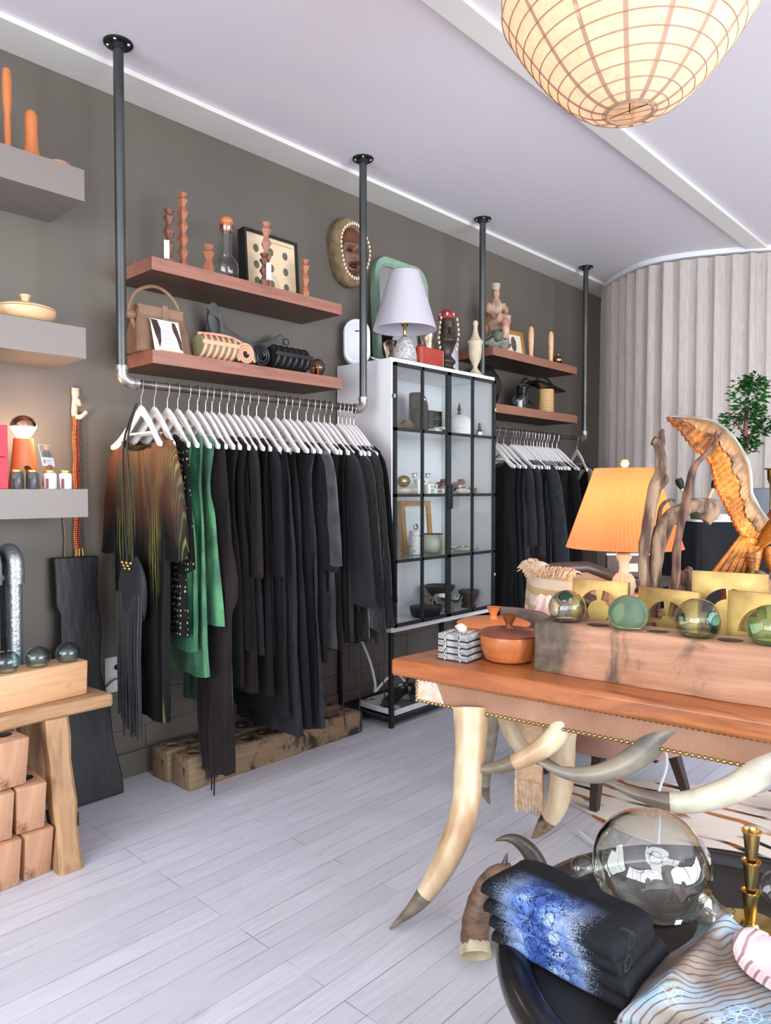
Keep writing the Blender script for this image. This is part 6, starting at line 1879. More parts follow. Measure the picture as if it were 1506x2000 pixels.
# driftwood sculpture
M['drift'] = plain('grey_brown_driftwood', (150, 122, 98), 0.85, c2=(78, 56, 44), scale=34, stretch=(1, 1, 0.22), bump=1.0, bscale=60, lo=0.42, hi=0.6)
M['drift_d'] = plain('dark_driftwood', (122, 88, 68), 0.85, c2=(58, 40, 32), scale=38, stretch=(1, 1, 0.22), bump=1.0, bscale=60, lo=0.42, hi=0.6)
DX, DY = -0.989, 2.477
dw = thing('driftwood_sculpture', 'branching driftwood sculpture standing between pleated lamp and gilded eagle', 'driftwood', (DX, DY, TZ))


def br(name, pts, mat, parent, amp=0.006):
    q = spline([(x * 0.96 - DX, y * 0.96 - DY, 1.4 + (z - 1.4) * 0.96 - TZ, r) for x, y, z, r in pts], 6)
    return part(name, MB().tube([p[:3] for p in q], [p[3] * 0.84 for p in q], 12).rough(amp, 24, len(pts)), mat, parent, angle=80)


br('base_log', [(-1.13, 2.5, 0.812, 0.028), (-1.05, 2.56, 0.812, 0.034), (-1.0, 2.6, 0.812, 0.028)], M['drift'], dw)
b1 = br('branch', [(-1.068, 2.53, 0.82, 0.024), (-1.079, 2.532, 0.963, 0.024), (-1.092, 2.527, 1.136, 0.022), (-1.089, 2.534, 1.228, 0.023), (-1.071, 2.558, 1.393, 0.026), (-1.056, 2.575, 1.466, 0.022), (-1.062, 2.573, 1.557, 0.02), (-1.080, 2.562, 1.575, 0.022)], M['drift'], dw)
br('twig', [(-1.062, 2.573, 1.53, 0.016), (-1.052, 2.58, 1.57, 0.011), (-1.056, 2.58, 1.60, 0.012), (-1.05, 2.585, 1.613, 0.008)], M['drift'], b1, 0.002)
br('twig', [(-1.066, 2.56, 1.40, 0.02), (-1.038, 2.58, 1.43, 0.012), (-1.036, 2.585, 1.455, 0.004)], M['drift'], b1, 0.002)
b2 = br('branch', [(-1.06, 2.54, 0.82, 0.022), (-1.066, 2.545, 0.972, 0.022), (-1.062, 2.554, 1.1, 0.024), (-1.055, 2.565, 1.21, 0.03), (-1.035, 2.59, 1.285, 0.032), (-0.995, 2.63, 1.33, 0.03), (-0.945, 2.675, 1.345, 0.03), (-0.905, 2.71, 1.34, 0.026)], M['drift'], dw, 0.008)
br('knot', [(-0.915, 2.70, 1.35, 0.024), (-0.92, 2.695, 1.315, 0.03), (-0.935, 2.682, 1.285, 0.02)], M['drift'], b2, 0.008)
br('twig', [(-1.056, 2.566, 1.2, 0.014), (-1.057, 2.569, 1.3, 0.009), (-1.047, 2.578, 1.345, 0.007), (-1.027, 2.597, 1.364, 0.006), (-1.015, 2.607, 1.358, 0.003)], M['drift_d'], b2, 0.002)
b3 = br('branch', [(-1.005, 2.535, 0.82, 0.02), (-0.999, 2.539, 0.98, 0.02), (-0.989, 2.554, 1.106, 0.018), (-0.985, 2.562, 1.213, 0.016), (-0.970, 2.581, 1.339, 0.017), (-0.957, 2.598, 1.447, 0.016), (-0.942, 2.614, 1.492, 0.012), (-0.913, 2.643, 1.536, 0.011), (-0.878, 2.675, 1.602, 0.006)], M['drift_d'], dw, 0.004)
br('twig', [(-0.955, 2.6, 1.455, 0.012), (-0.95, 2.606, 1.49, 0.007), (-0.952, 2.605, 1.515, 0.003)], M['drift_d'], b3, 0.001)
br('twig', [(-0.895, 2.66, 1.57, 0.008), (-0.897, 2.657, 1.592, 0.005), (-0.893, 2.66, 1.605, 0.003)], M['drift_d'], b3, 0.001)
part('bark_shell', MB().ball((0.045, 0.05, 0.265), (0.03, 0.05, 0.06), 16, 10, None, 0.4, 5).rough(0.004, 30, 2), M['drift_d'], dw)
part('bark_dish', MB().tube([(-0.1, -0.06, 0.17), (-0.03, 0.0, 0.165), (0.03, 0.07, 0.19), (0.05, 0.09, 0.225)], [0.015, 0.03, 0.034, 0.012], 12, True, 0.5), M['drift'], dw)

# gilded eagle
eg = NT('worn_gilded_wood')
n1 = eg.noise(eg.coords((1, 1, 1)), 8, 5, 0.6, 0.5)
ec = eg.ramp(n1, [(0.38, (84, 56, 38)), (0.47, (156, 92, 36)), (0.60, (204, 126, 44)), (0.74, (178, 136, 74))])
n2 = eg.noise(eg.coords(), 40, 4)
M['gilded'] = eg.done(ec, 0.42, 0.4, eg.bump(eg.noise(eg.coords((1, 1, 4)), 34, 4), 0.6, 0.004))
M['gilded_dark'] = plain('worn_dark_gilding', (84, 62, 48), 0.45, 0.25, c2=(150, 106, 62), scale=9, lo=0.45, hi=0.6, bump=0.3, bscale=40)
M['lead'] = plain('silvered_worn_edge', (150, 144, 132), 0.4, 0.5, c2=(120, 106, 86), scale=16)
EX, EY = -0.77, 2.70
ea = thing('eagle_sculpture', 'gilded carved eagle with raised wing perched on a wooden block', 'sculpture', (EX, EY, TZ))
lead = [(-1.004, 2.494, 1.648), (-0.955, 2.540, 1.646), (-0.897, 2.594, 1.636), (-0.858, 2.629, 1.604), (-0.824, 2.658, 1.551), (-0.800, 2.678, 1.490), (-0.792, 2.682, 1.428), (-0.789, 2.684, 1.384), (-0.768, 2.701, 1.330), (-0.745, 2.72, 1.29)]
trail = [(-1.002, 2.495, 1.636), (-0.970, 2.524, 1.608), (-0.940, 2.550, 1.555), (-0.894, 2.590, 1.499), (-0.881, 2.600, 1.446), (-0.867, 2.611, 1.393), (-0.846, 2.629, 1.340), (-0.829, 2.642, 1.295), (-0.805, 2.663, 1.243), (-0.78, 2.69, 1.215)]
ls, ts = spline(lead, 24), spline(trail, 24)
NW = len(ls) - 1
wn = Vector((0.68, -0.73, 0.05)).normalized()


def wing_pt(mirror=False, side=1):
    def fn(u, v):
        i = min(NW, int(round(u * NW)))
        a, b_ = Vector(ls[i]), Vector(ts[i])
        saw = (u * 26) % 1.0
        e = b_ + (b_ - a).normalized() * (0.010 * saw * (1 if u > 0.05 else 0))
        p = a.lerp(e, v)
        bul = 0.035 * sin(pi * min(1, v * 1.1)) * sin(pi * min(1.0, u + 0.1)) + 0.0016 * sin(2 * pi * 26 * u + 2 * v) * (v > 0.3) + 0.003 * mnoise.noise(Vector((u * 14, v * 9, 1))) + 0.004 * (v > 0.45) + 0.005 * (v > 0.75)
        p = p + wn * (bul * 0.8 + (0.006 if side > 0 else -0.010))
        p = p - Vector((EX, EY, TZ))
        if mirror:
            ax = Vector((0.68, -0.73, 0)).normalized()
            ac = Vector((0.731, 0.682, 0))
            p = p - ac * (2 * p.dot(ac)) + ac * 0.10
        return tuple(p)
    return fn


def wing(mirror):
    b = MB()
    f1, f2 = wing_pt(mirror, 1), wing_pt(mirror, -1)
    nu, nv = NW, 16
    ring = []
    for i in range(nu + 1):
        ring.append([f1(i / nu, j / nv) for j in range(nv + 1)] + [f2(i / nu, j / nv) for j in range(nv, -1, -1)])
    return b.loft(ring)


for mir in (False, True):
    w_ = part('wing', wing(mir), M['gilded'], ea, angle=50)
    f = wing_pt(mir, 1)
    cov = []
    for i in range(8, NW - 4):
        u = i / NW
        cov.append([tuple(Vector(f(u, vv_)) + wn * o_) for vv_, o_ in ((0.02, 0.0), (0.1, 0.008), (0.3, 0.010), (0.5 + 0.06 * sin(u * 40), 0.006), (0.5, -0.002), (0.2, -0.004))])
    part('covert', MB().loft(cov), M['gilded_dark'], w_, angle=60)
    part('leading_edge', MB().tube([f(i / NW, 0.0) for i in range(4, NW + 1, 3)], [0.006 + 0.006 * k / (NW / 3) for k in range(len(range(4, NW + 1, 3)))], 8), M['lead'], w_)
bd = []
ax = Vector((0.731, 0.682, 0))
for s, z, rx, rz_ in spline([(-0.08, 0.36, 0.02, 0.03), (-0.03, 0.40, 0.055, 0.065), (0.03, 0.45, 0.065, 0.085), (0.07, 0.53, 0.055, 0.07), (0.09, 0.60, 0.036, 0.045), (0.10, 0.65, 0.034, 0.036), (0.11, 0.69, 0.018, 0.02)], 5):
    bd.append([tuple(ax * (s + 0.02 + rz_ * 0.6 * sin(a)) + Vector((0.68, -0.73, 0)) * (rx * cos(a)) + Vector((0, 0, z + rz_ * 0.3 * sin(a)))) for a in [2 * pi * j / 22 for j in range(22)]])
part('body', MB().loft(bd).rough(0.004, 30, 3), M['gilded'], ea, angle=70)
part('beak', MB().tube([tuple(ax * 0.14 + Vector((0, 0, 0.67))), tuple(ax * 0.18 + Vector((0, 0, 0.665))), tuple(ax * 0.20 + Vector((0, 0, 0.645)))], [0.018, 0.013, 0.003], 10), M['brass'], ea)


def tail_pt(u, v):
    a = Vector((-0.805, 2.65, 1.245)).lerp(Vector((-0.766, 2.690, 1.225)), u)
    b_ = Vector((-0.885, 2.585, 1.09)).lerp(Vector((-0.755, 2.715, 1.085)), u)
    p = a.lerp(b_, v) + wn * (0.005 * sin(u * 2 * pi * 7) * v - 0.02 * v + 0.02 * sin(pi * u))
    return tuple(p - Vector((EX, EY, TZ)))


part('tail', MB().grid(tail_pt, 42, 8), M['gilded'], ea, solid=0.012, angle=60)
for s in (-0.02, 0.045):
    q = ax * s
    l_ = part('leg', MB().tube([tuple(q + Vector((0.01, -0.01, 0.40))), tuple(q + Vector((0.015, -0.02, 0.355))), tuple(q + Vector((0.02, -0.025, 0.315)))], [0.034, 0.024, 0.012], 12), M['gilded'], ea)
    tl = MB()
    for aa in (-0.7, 0.0, 0.7):
        dd = Vector((0.68 * cos(aa) + 0.731 * sin(aa), -0.73 * cos(aa) + 0.682 * sin(aa), 0))
        o_ = q + Vector((0.02, -0.025, 0.318))
        tl.tube([tuple(o_), tuple(o_ + dd * 0.025 + Vector((0, 0, -0.001))), tuple(o_ + dd * 0.045 + Vector((0, 0, -0.007)))], [0.010, 0.009, 0.004], 8)
    part('talon', tl, M['lead'], l_)
Re = rotM(0, 0, 43)
part('perch_block', MB().box(-0.09, 0.12, -0.07, 0.07, 0, 0.30, Re).box(-0.10, 0.13, -0.08, 0.08, 0, 0.05, Re), M['gilded_dark'], ea, bevel=0.006)

# ------------------------------------------------------------------ tub chair with throw, hide rug, counter
M['suede'] = plain('dusty_pink_suede', (172, 132, 116), 0.8, c2=(156, 116, 100), scale=8)
M['tan_shell'] = plain('tan_leather_shell', (160, 108, 72), 0.5, c2=(140, 92, 62), scale=7)
M['dark_rail'] = plain('dark_brown_leather_roll', (62, 42, 34), 0.35, c2=(78, 54, 42), scale=14)
M['dark_leg'] = plain('dark_stained_leg', (52, 36, 32), 0.4)
CHX, CHY = -1.53, 3.22
ch = thing('tub_chair', 'tub chair with pink suede seat and dark leather rail behind the table', 'chair', (CHX, CHY, 0))
part('seat', MB().lathe([(0.27, 0.235), (0.35, 0.25), (0.37, 0.29), (0.365, 0.42), (0.30, 0.455), (0, 0.46)], 48), M['suede'], ch)
inn, ou = [], []
rings = []
A0, A1, NA = 95, 290, 40
for k in range(NA + 1):
    a = radians(A0 + (A1 - A0) * k / NA)
    t_ = abs(k / NA - 0.5) * 2
    zt = 0.985 - 0.10 * max(0, t_ - 0.55) / 0.45
    rings.append([(0.355 * cos(a), 0.355 * sin(a), 0.42), (0.385 * cos(a), 0.385 * sin(a), 0.6), (0.385 * cos(a), 0.385 * sin(a), zt), (0.335 * cos(a), 0.335 * sin(a), zt), (0.315 * cos(a), 0.315 * sin(a), 0.6), (0.31 * cos(a), 0.31 * sin(a), 0.42)])
part('backrest', MB().loft(rings), M['tan_shell'], ch, bevel=0.006)
part('rail', MB().tube([(0.36 * cos(radians(A0 + (A1 - A0) * k / NA)), 0.36 * sin(radians(A0 + (A1 - A0) * k / NA)), 0.995 - 0.10 * max(0, abs(k / NA - 0.5) * 2 - 0.55) / 0.45) for k in range(NA + 1)], 0.034, 14), M['dark_rail'], ch)
for a in (-78, 15, 105, 195):
    ar = radians(a)
    rr0, rr1 = 0.25, 0.30
    part('leg', MB().loft([[(r_ * cos(ar) + dx_ * w_, r_ * sin(ar) + dy_ * w_, z) for dx_, dy_ in ((-1, -1), (1, -1), (1, 1), (-1, 1))] for r_, z, w_ in ((rr0, 0.25, 0.026), (rr1 + 0.03, 0.0, 0.017))]), M['dark_leg'], ch, bevel=0.003)
tc = NT('striped_throw')
tz_ = tc.n('ShaderNodeSeparateXYZ', {0: tc.coords()})
sw_ = tc.math('FRACT', tc.math('MULTIPLY', tz_.outputs[2], 12.5))
tcol = tc.ramp(sw_, [(0.0, (232, 208, 180)), (0.5, (232, 208, 180)), (0.56, (206, 172, 130)), (0.94, (206, 172, 130)), (1.0, (232, 208, 180))])
M['throw'] = tc.done(tcol, 0.9, 0, tc.bump(tc.noise(tc.coords((1, 1, 3)), 90, 3), 0.6, 0.004))
M['fringe'] = plain('cream_cotton_fringe', (230, 202, 172), 0.9, c2=(206, 172, 138), scale=60)
tr = thing('throw', 'cream striped fringed throw draped over the tub chair back', 'throw', (CHX, CHY, 0))


def throw_pt(u, v):
    a = radians(190 + 80 * u)
    s = v * 1.05
    if s < 0.16:
        t_ = s / 0.16
        r = 0.32 + 0.082 * t_
        z = 0.985 + 0.055 * sin(pi * (0.25 + 0.5 * t_)) + 0.01 * sin(u * 9)
    else:
        r = 0.402 + 0.02 * sin(u * 11 + s * 3) * min(1, (s - 0.16) * 4) + 0.04 * (s - 0.16)
        z = 1.02 - (s - 0.16) * 0.82
    return (r * cos(a), r * sin(a), z)


part('cloth', MB().grid(throw_pt, 26, 34), M['throw'], tr, solid=0.006, angle=80)
f1, f2 = MB(), MB()
for k in range(60):
    u = k / 59
    p = Vector(throw_pt(u, 1.0))
    f1.tube([tuple(p + Vector((0, 0, 0.004))), tuple(p + Vector((rnd.uniform(-.006, .006), rnd.uniform(-.006, .006), -0.04))), tuple(p + Vector((rnd.uniform(-.01, .01), rnd.uniform(-.01, .01), -0.09 - 0.02 * rnd.random())))], 0.0036, 5)
for k in range(150):
    u = rnd.random()
    p = Vector(throw_pt(u, 0.09 + 0.05 * rnd.random()))
    q = Vector((cos(radians(190 + 80 * u)), sin(radians(190 + 80 * u)), 0))
    f2.tube([tuple(p), tuple(p + q * 0.02 + Vector((rnd.uniform(-.012, .012), rnd.uniform(-.012, .012), 0.014))), tuple(p + q * 0.04 + Vector((rnd.uniform(-.02, .02), rnd.uniform(-.02, .02), -0.02)))], 0.0028, 5)
part('fringe', f1, M['fringe'], tr)
part('fringe', f2, M['fringe'], tr)
stn = thing('side_stand', 'small dark stand half hidden behind the tub chair', 'side table', (-1.72, 3.78, 0))
part('top', MB().box(-0.2, 0.24, -0.16, 0.16, 0.90, 0.93), M['dark_leg'], stn, bevel=0.004)
for sx_ in (-0.17, 0.21):
    for sy in (-0.13, 0.13):
        part('leg', MB().box(sx_ - 0.015, sx_ + 0.015, sy - 0.015, sy + 0.015, 0, 0.90), M['dark_leg'], stn)
dcs = thing('display_case', 'dark silver-edged case with a white card standing behind the tub chair', 'case', (-1.70, 3.74, 0.93), 40)
part('case', MB().box(-0.12, 0.12, -0.02, 0.02, 0, 0.125), M['dark_rail'], dcs, bevel=0.003)
part('edge', MB().box(-0.124, 0.124, -0.023, -0.018, 0.118, 0.128).box(0.116, 0.124, -0.023, -0.018, 0, 0.128), M['silver_metal'], dcs)
part('card', MB().box(-0.01, 0.09, -0.026, -0.021, 0.03, 0.075), M['pink_stone'], dcs, bevel=0.002)

rg = NT('tiger_striped_hide')
v = rg.coords((0.55, 1, 1), (0, 0, radians(28)))
wv = rg.n('ShaderNodeTexWave', {'Vector': v, 'Scale': 3.0, 'Distortion': 9.0, 'Detail': 2.5, 'Detail Scale': 0.9}, wave_type='BANDS', bands_direction='Y').outputs['Fac']
base = rg.ramp(rg.noise(rg.coords(), 3, 3), [(0.35, (226, 214, 200)), (0.65, (240, 232, 222))])
br2 = rg.ramp(rg.noise(rg.coords((0.4, 1, 1)), 6, 2), [(0.46, (0, 0, 0)), (0.54, (1, 1, 1))])
ink = rg.mix(br2, lin((24, 20, 18)), lin((186, 116, 56)))
M['tiger'] = rg.done(rg.mix(rg.math('MULTIPLY', rg.ramp(wv, [(0.78, (0, 0, 0)), (0.86, (1, 1, 1))]), rg.ramp(rg.noise(rg.coords((0.7, 1, 1)), 3.2, 2), [(0.44, (0, 0, 0)), (0.50, (1, 1, 1))])), base, ink), 0.85, 0, rg.bump(rg.noise(rg.coords(), 160, 3), 0.4, 0.004))
outl = []
for k in range(72):
    a = 2 * pi * k / 72
    r = 0.62 + 0.16 * cos(2 * a) + 0.10 * cos(4 * a + 0.6) + 0.03 * sin(9 * a)
    outl.append((r * 1.15 * cos(a), r * 0.9 * sin(a)))
solo('hide_rug', MB().prism(outl, 'Z', 0.0, 0.007), M['tiger'], 'cream hide rug with black and rust stripes under the table side of the floor', 'rug', (-0.72, 3.28, 0.0005), 20, bevel=0.002, angle=60)
solo('fur_cushion', MB().ball((0, 0, 0.09), (0.14, 0.14, 0.09), 30, 18, None, 0.2, 4).rough(0.006, 60, 2), plain('grey_white_fur', (206, 204, 202), 0.95, c2=(150, 148, 148), scale=40, bump=1.0, bscale=120), 'grey white fur cushion lying on the striped hide rug', 'cushion', (-0.66, 3.42, 0.012))
solo('dangling_cable', MB().tube(spline([(0.0, 0.0, 0.63), (0.035, 0.03, 0.5), (0.05, 0.05, 0.38), (0.03, 0.03, 0.27), (0.02, 0.06, 0.13), (0.0, 0.05, 0.02), (-0.12, -0.02, 0.003), (-0.3, 0.06, 0.003)], 7), 0.0055, 8), M['white_plastic'], 'white lamp cord hanging down below the horn table', 'cord', (-1.10, 2.60, 0.01))

fc = thing('fringed_cloth', 'peach fringed cloth hanging under the table beside the rear horn leg', 'cloth', (-1.62, 2.47, 0))
M['peach_cloth'] = plain('peach_woven_cloth', (226, 192, 160), 0.9, c2=(208, 170, 136), scale=60)
dfc = Vector((0.10, 0.115, 0))


def cloth_pt(u, v):
    return tuple(dfc * (u * 0.9) + Vector((0.012 * sin(u * 8 + v * 2) + 0.02 * v, -0.012 * sin(u * 8), 0.641 - 0.40 * v - 0.05 * u * v)))


part('cloth', MB().grid(cloth_pt, 24, 20), M['peach_cloth'], fc, solid=0.004, angle=80)
ff = MB()
for k in range(34):
    p = Vector(cloth_pt(k / 33, 1.0))
    ff.tube([tuple(p), tuple(p + Vector((rnd.uniform(-.004, .004), 0, -0.05))), tuple(p + Vector((rnd.uniform(-.008, .008), rnd.uniform(-.006, .006), -0.11 - 0.02 * rnd.random())))], 0.0036, 5)
part('fringe', ff, M['fringe'], fc)

# black draped counter
cu_ = thing('draped_counter', 'tall counter draped in black cloth before the curtain', 'counter', (-1.41, 5.35, 0), 43)
M['drape'] = cloth('black_velvet_drape', (16, 17, 20), (30, 31, 36), 6, 0.75)


def drape_ring(z, grow):
    pts = []
    base_ = rrect(1.34 + grow * 2, 0.62 + grow * 2, 0.06 + grow, 14)
    dense = []
    for (a, b_) in zip(base_, base_[1:] + base_[:1]):
        n2_ = max(1, int(math.hypot(b_[0] - a[0], b_[1] - a[1]) / 0.03))
        for q in range(n2_):
            dense.append((a[0] + (b_[0] - a[0]) * q / n2_, a[1] + (b_[1] - a[1]) * q / n2_))
    return dense


d0 = drape_ring(0, 0)
rings = []
for z, g in ((0.0, 0.05), (0.3, 0.042), (0.7, 0.03), (1.05, 0.014), (1.18, 0.004), (1.195, 0.0)):
    ring = []
    for k, (x, y) in enumerate(d0):
        f = (1.195 - z) / 1.195
        ww = 1 + f * (0.035 * sin(k * 0.9) + 0.03 * sin(k * 0.37 + 1))
        ring.append((x * (1 + g * 0.5) * (0.97 + 0.03 * ww), y * (1 + g) * ww, z))
    rings.append(ring)
part('drape', MB().loft(rings), M['drape'], cu_, angle=70)
part('top', MB().prism(rrect(1.34, 0.62, 0.05), 'Z', 1.196, 1.206), M['trim'], cu_)
CZ = 1.206
Rcu = rotM(0, 0, 43, (-1.41, 5.35, 0))


def on_counter(a, b_):
    p = Rcu @ Vector((a, b_, 0))
    return (p.x, p.y, CZ)


bp = thing('brush_pot', 'small dark pot holding soft brushes on the draped counter', 'pot', on_counter(-0.555, -0.09), 43)
part('pot', MB().lathe([(0.045, 0), (0.05, 0.01), (0.06, 0.10), (0.066, 0.105), (0.06, 0.105), (0, 0.02)], 24), plain('dark_green_pot', (70, 74, 58), 0.5, c2=(50, 52, 42), scale=16), bp)
for k, (a, b_) in enumerate(((-0.09, 0.02), (0.09, 0.02))):
    t = thing('soft_brush', 'soft black bristle brush leaning to the ' + ('lamp' if k == 0 else 'eagle') + ' side in the counter pot', 'brush', on_counter(-0.555, -0.09), 43, 'brushes in the counter pot')
    part('handle', MB().tube([(a * 0.3, b_, 0.03), (a * 0.8, b_, 0.13), (a * 1.15, b_, 0.2)], [0.009, 0.012, 0.012], 10), M['pale_turned'], t)
    part('bristles', MB().tube([(a * 1.15, b_, 0.2), (a * 1.3, b_, 0.235), (a * 1.42, b_, 0.265)], [0.014, 0.026, 0.022], 12), M['black'], t)
dsh = MB().lathe([(0.10, 0), (0.105, 0.01), (0.12, 0.03), (0.115, 0.032), (0.1, 0.014), (0, 0.012)], 30)
solo('white_dish', dsh, M['porcelain'], 'shallow white dish on the draped counter behind the driftwood', 'dish', on_counter(-0.42, -0.16))
plc = thing('potted_tree', 'small bushy green tree in a blue-grey planter on the counter', 'potted plant', on_counter(-0.17, 0.02), 43)
part('planter', MB().loft([[(a * w_, b_ * w_, z) for a, b_ in ((-1, -1), (1, -1), (1, 1), (-1, 1))] for z, w_ in ((0, 0.09), (0.2, 0.105), (0.205, 0.1), (0.19, 0.095))]), plain('blue_grey_planter', (86, 92, 102), 0.5), plc, bevel=0.006)
part('trunk', MB().tube(spline([(0, 0, 0.15), (-0.03, 0.0, 0.28), (-0.05, 0, 0.38), (-0.02, 0.01, 0.48), (-0.03, 0.0, 0.6), (-0.02, 0, 0.75)], 5), [0.024 - 0.0005 * k for k in range(26)], 10).tube([(-0.03, 0, 0.52), (0.06, 0.02, 0.6), (0.1, 0.02, 0.62)], [0.01, 0.007, 0.004], 8).tube([(-0.03, 0, 0.55), (-0.1, -0.02, 0.64), (-0.13, -0.03, 0.65)], [0.01, 0.007, 0.004], 8), M['drift_d'], plc)
lf = MB()
for k in range(900):
    cx_, cz_, rx_, rz2 = ((-0.02, 0.84, 0.12, 0.12), (-0.06, 0.66, 0.13, 0.09), (0.09, 0.62, 0.08, 0.07), (0.0, 0.74, 0.10, 0.10), (-0.01, 0.50, 0.06, 0.07), (0.03, 0.90, 0.07, 0.07))[k % 6]
    th, ph = math.acos(rnd.uniform(-1, 1)), rnd.uniform(0, 2 * pi)
    rr = rnd.random() ** 0.4
    c_ = Vector((cx_ + rx_ * rr * sin(th) * cos(ph), rx_ * 0.9 * rr * sin(th) * sin(ph), cz_ + rz2 * rr * cos(th)))
    Rl = Matrix.Translation(c_) @ Euler((rnd.uniform(-1.1, 0.7), rnd.uniform(-0.6, 0.6), ph)).to_matrix().to_4x4()
    Ls = rnd.uniform(0.034, 0.052)
    lf.add([(0, 0, 0), (Ls * 0.5, -Ls * 0.27, 0.004), (Ls, 0, -0.004), (Ls * 0.5, Ls * 0.27, 0.004), (Ls * 0.5, 0, -0.002)], [(0, 1, 4), (1, 2, 4), (2, 3, 4), (3, 0, 4)], Rl)
part('foliage', lf, plain('glossy_green_leaf', (46, 110, 44), 0.35, c2=(24, 72, 30), scale=9), plc, angle=180)
cs_ = thing('brass_candlestick', 'slim brass candlestick on the draped counter beside the planter', 'candle holder', on_counter(-0.135, -0.20))
part('stick', MB().lathe([(0.05, 0), (0.052, 0.006), (0.02, 0.012), (0.01, 0.03), (0.012, 0.1), (0.009, 0.16), (0.012, 0.22), (0.012, 0.225), (0.026, 0.26), (0.028, 0.32), (0.02, 0.32), (0, 0.27)], 22), M['brass'], cs_)
part('drip_pan', MB().lathe([(0.03, 0.318), (0.05, 0.326), (0.048, 0.33), (0.03, 0.324)], 22), M['brass'], cs_)
# ------------------------------------------------------------------ round black ottoman table and what lies on it
PX, PY, PZ = -0.43, 1.52, 0.45
M['lacquer'] = plain('black_lacquer', (22, 23, 25), 0.22, c2=(30, 31, 33), scale=4)
M['tray_leather'] = plain('worn_black_tray_leather', (20, 20, 21), 0.55, c2=(38, 37, 36), scale=7, bump=0.15, bscale=90)
ot = thing('round_table', 'low round black table with a thick rolled rim and leather top', 'table', (PX, PY, 0))
part('bowl', MB().lathe([(0.20, 0.0), (0.22, 0.01), (0.22, 0.04), (0.16, 0.07), (0.15, 0.22), (0.24, 0.30), (0.40, 0.355), (0.475, 0.40), (0.49, 0.43), (0.47, 0.44), (0, 0.438)], 72), M['lacquer'], ot)
rim = MB()
q = [(0.462 + 0.037 * cos(a), 0.437 + 0.034 * sin(a)) for a in [2 * pi * k / 18 for k in range(18)]]
rim.loft([[(r * cos(t_), r * sin(t_), z) for r, z in q] for t_ in [2 * pi * k / 96 for k in range(97)]], (False, False))
part('rim', rim, M['lacquer'], ot, angle=80)
part('top', MB().lathe([(0.452, 0.440), (0.448, 0.4495), (0, 0.45)], 72), M['tray_leather'], ot)

# folded printed tees
tt = NT('charcoal_tee_with_blue_print')
tv = tt.coords()
sx = tt.n('ShaderNodeSeparateXYZ', {0: tv})
wob = tt.math('MULTIPLY', tt.math('SUBTRACT', tt.noise(tv, 14, 4), 0.5), 0.05)
dxx = tt.math('ABSOLUTE', tt.math('ADD', tt.math('ADD', sx.outputs[0], 0.012), wob))
spk = tt.math('MULTIPLY', tt.math('SUBTRACT', tt.noise(tv, 420, 2, 0.7), 0.5), 0.13)
inb = tt.ramp(tt.math('ADD', dxx, spk), [(0.07, (1, 1, 1)), (0.105, (0, 0, 0))])
bluer = tt.ramp(tt.noise(tv, 17, 4, 0.6), [(0.40, (48, 74, 140)), (0.52, (88, 120, 184)), (0.66, (168, 186, 214))])
vn = tt.n('ShaderNodeTexVoronoi', {'Vector': tt.mix(0.12, tv, tt.n('ShaderNodeTexNoise', {'Vector': tv, 'Scale': 22.0, 'Detail': 3.0}).outputs[1]), 'Scale': 42.0}, feature='DISTANCE_TO_EDGE')
veins = tt.ramp(vn.outputs['Distance'], [(0.02, (1, 1, 1)), (0.07, (0, 0, 0))])
core = tt.ramp(dxx, [(0.05, (1, 1, 1)), (0.085, (0, 0, 0))])
pr = tt.mix(tt.math('MULTIPLY', veins, core), bluer, lin((26, 34, 58)))
edge_ = tt.ramp(tt.math('ADD', dxx, tt.math('MULTIPLY', spk, 1.4)), [(0.06, (0, 0, 0)), (0.085, (1, 1, 1))])
pr = tt.mix(tt.math('MULTIPLY', edge_, 0.75), pr, lin((150, 164, 180)))
inb = tt.math('MULTIPLY', inb, tt.ramp(tt.math('ADD', tt.math('ADD', sx.outputs[1], wob), 0.5), [(0.47, (1, 1, 1)), (0.52, (0, 0, 0))]))
dark = tt.ramp(tt.noise(tv, 6, 4), [(0.35, (17, 18, 22)), (0.65, (26, 28, 32))])
M['tee'] = tt.done(tt.mix(inb, dark, pr), 0.85, 0, tt.bump(tt.noise(tv, 16, 4), 0.35, 0.012), **{'Specular IOR Level': 0.2})
M['tee_dark'] = cloth('charcoal_tee_cotton', (17, 18, 22), (26, 28, 32), 8, 0.85, (1, 1, 1), 0.35, 0.1)


def folded_tee(seed, w, dpt, h, puff):
    """folded shirt: rounded fold at the front (-y), creased layers at the end (+x)"""
    rings = []
    n = 30
    for i in range(n + 1):
        f = i / n
        x = -w / 2 + w * f
        e = min(1.0, min(f, 1 - f) * 9)
        hh = h * (0.72 + 0.28 * sqrt(e)) * (1 + 0.12 * mnoise.noise(Vector((x * 9, seed, 0))))
        y0 = -dpt / 2 * (0.97 + 0.03 * e) + 0.006 * mnoise.noise(Vector((x * 12, seed * 2.2, 4)))
        y1 = dpt / 2 + 0.008 * mnoise.noise(Vector((x * 10, seed * 1.2, 9)))
        ring = []
        for j in range(32):
            a = 2 * pi * j / 32
            ca, sa = cos(a), sin(a)
            yy = (y0 + y1) / 2 + (y1 - y0) / 2 * (abs(ca) ** 0.28) * (1 if ca > 0 else -1)
            zz = hh / 2 + hh / 2 * (abs(sa) ** 0.75) * (1 if sa > 0 else -1)
            if sa > 0:
                zz += puff * max(0, ca) ** 2 * (0.6 + 0.5 * mnoise.noise(Vector((x * 8, seed, 2))))
                zz += 0.005 * mnoise.noise(Vector((x * 18, yy * 18, seed)))
            ring.append((x, yy, zz))
        rings.append(ring)
    return MB().loft(rings)


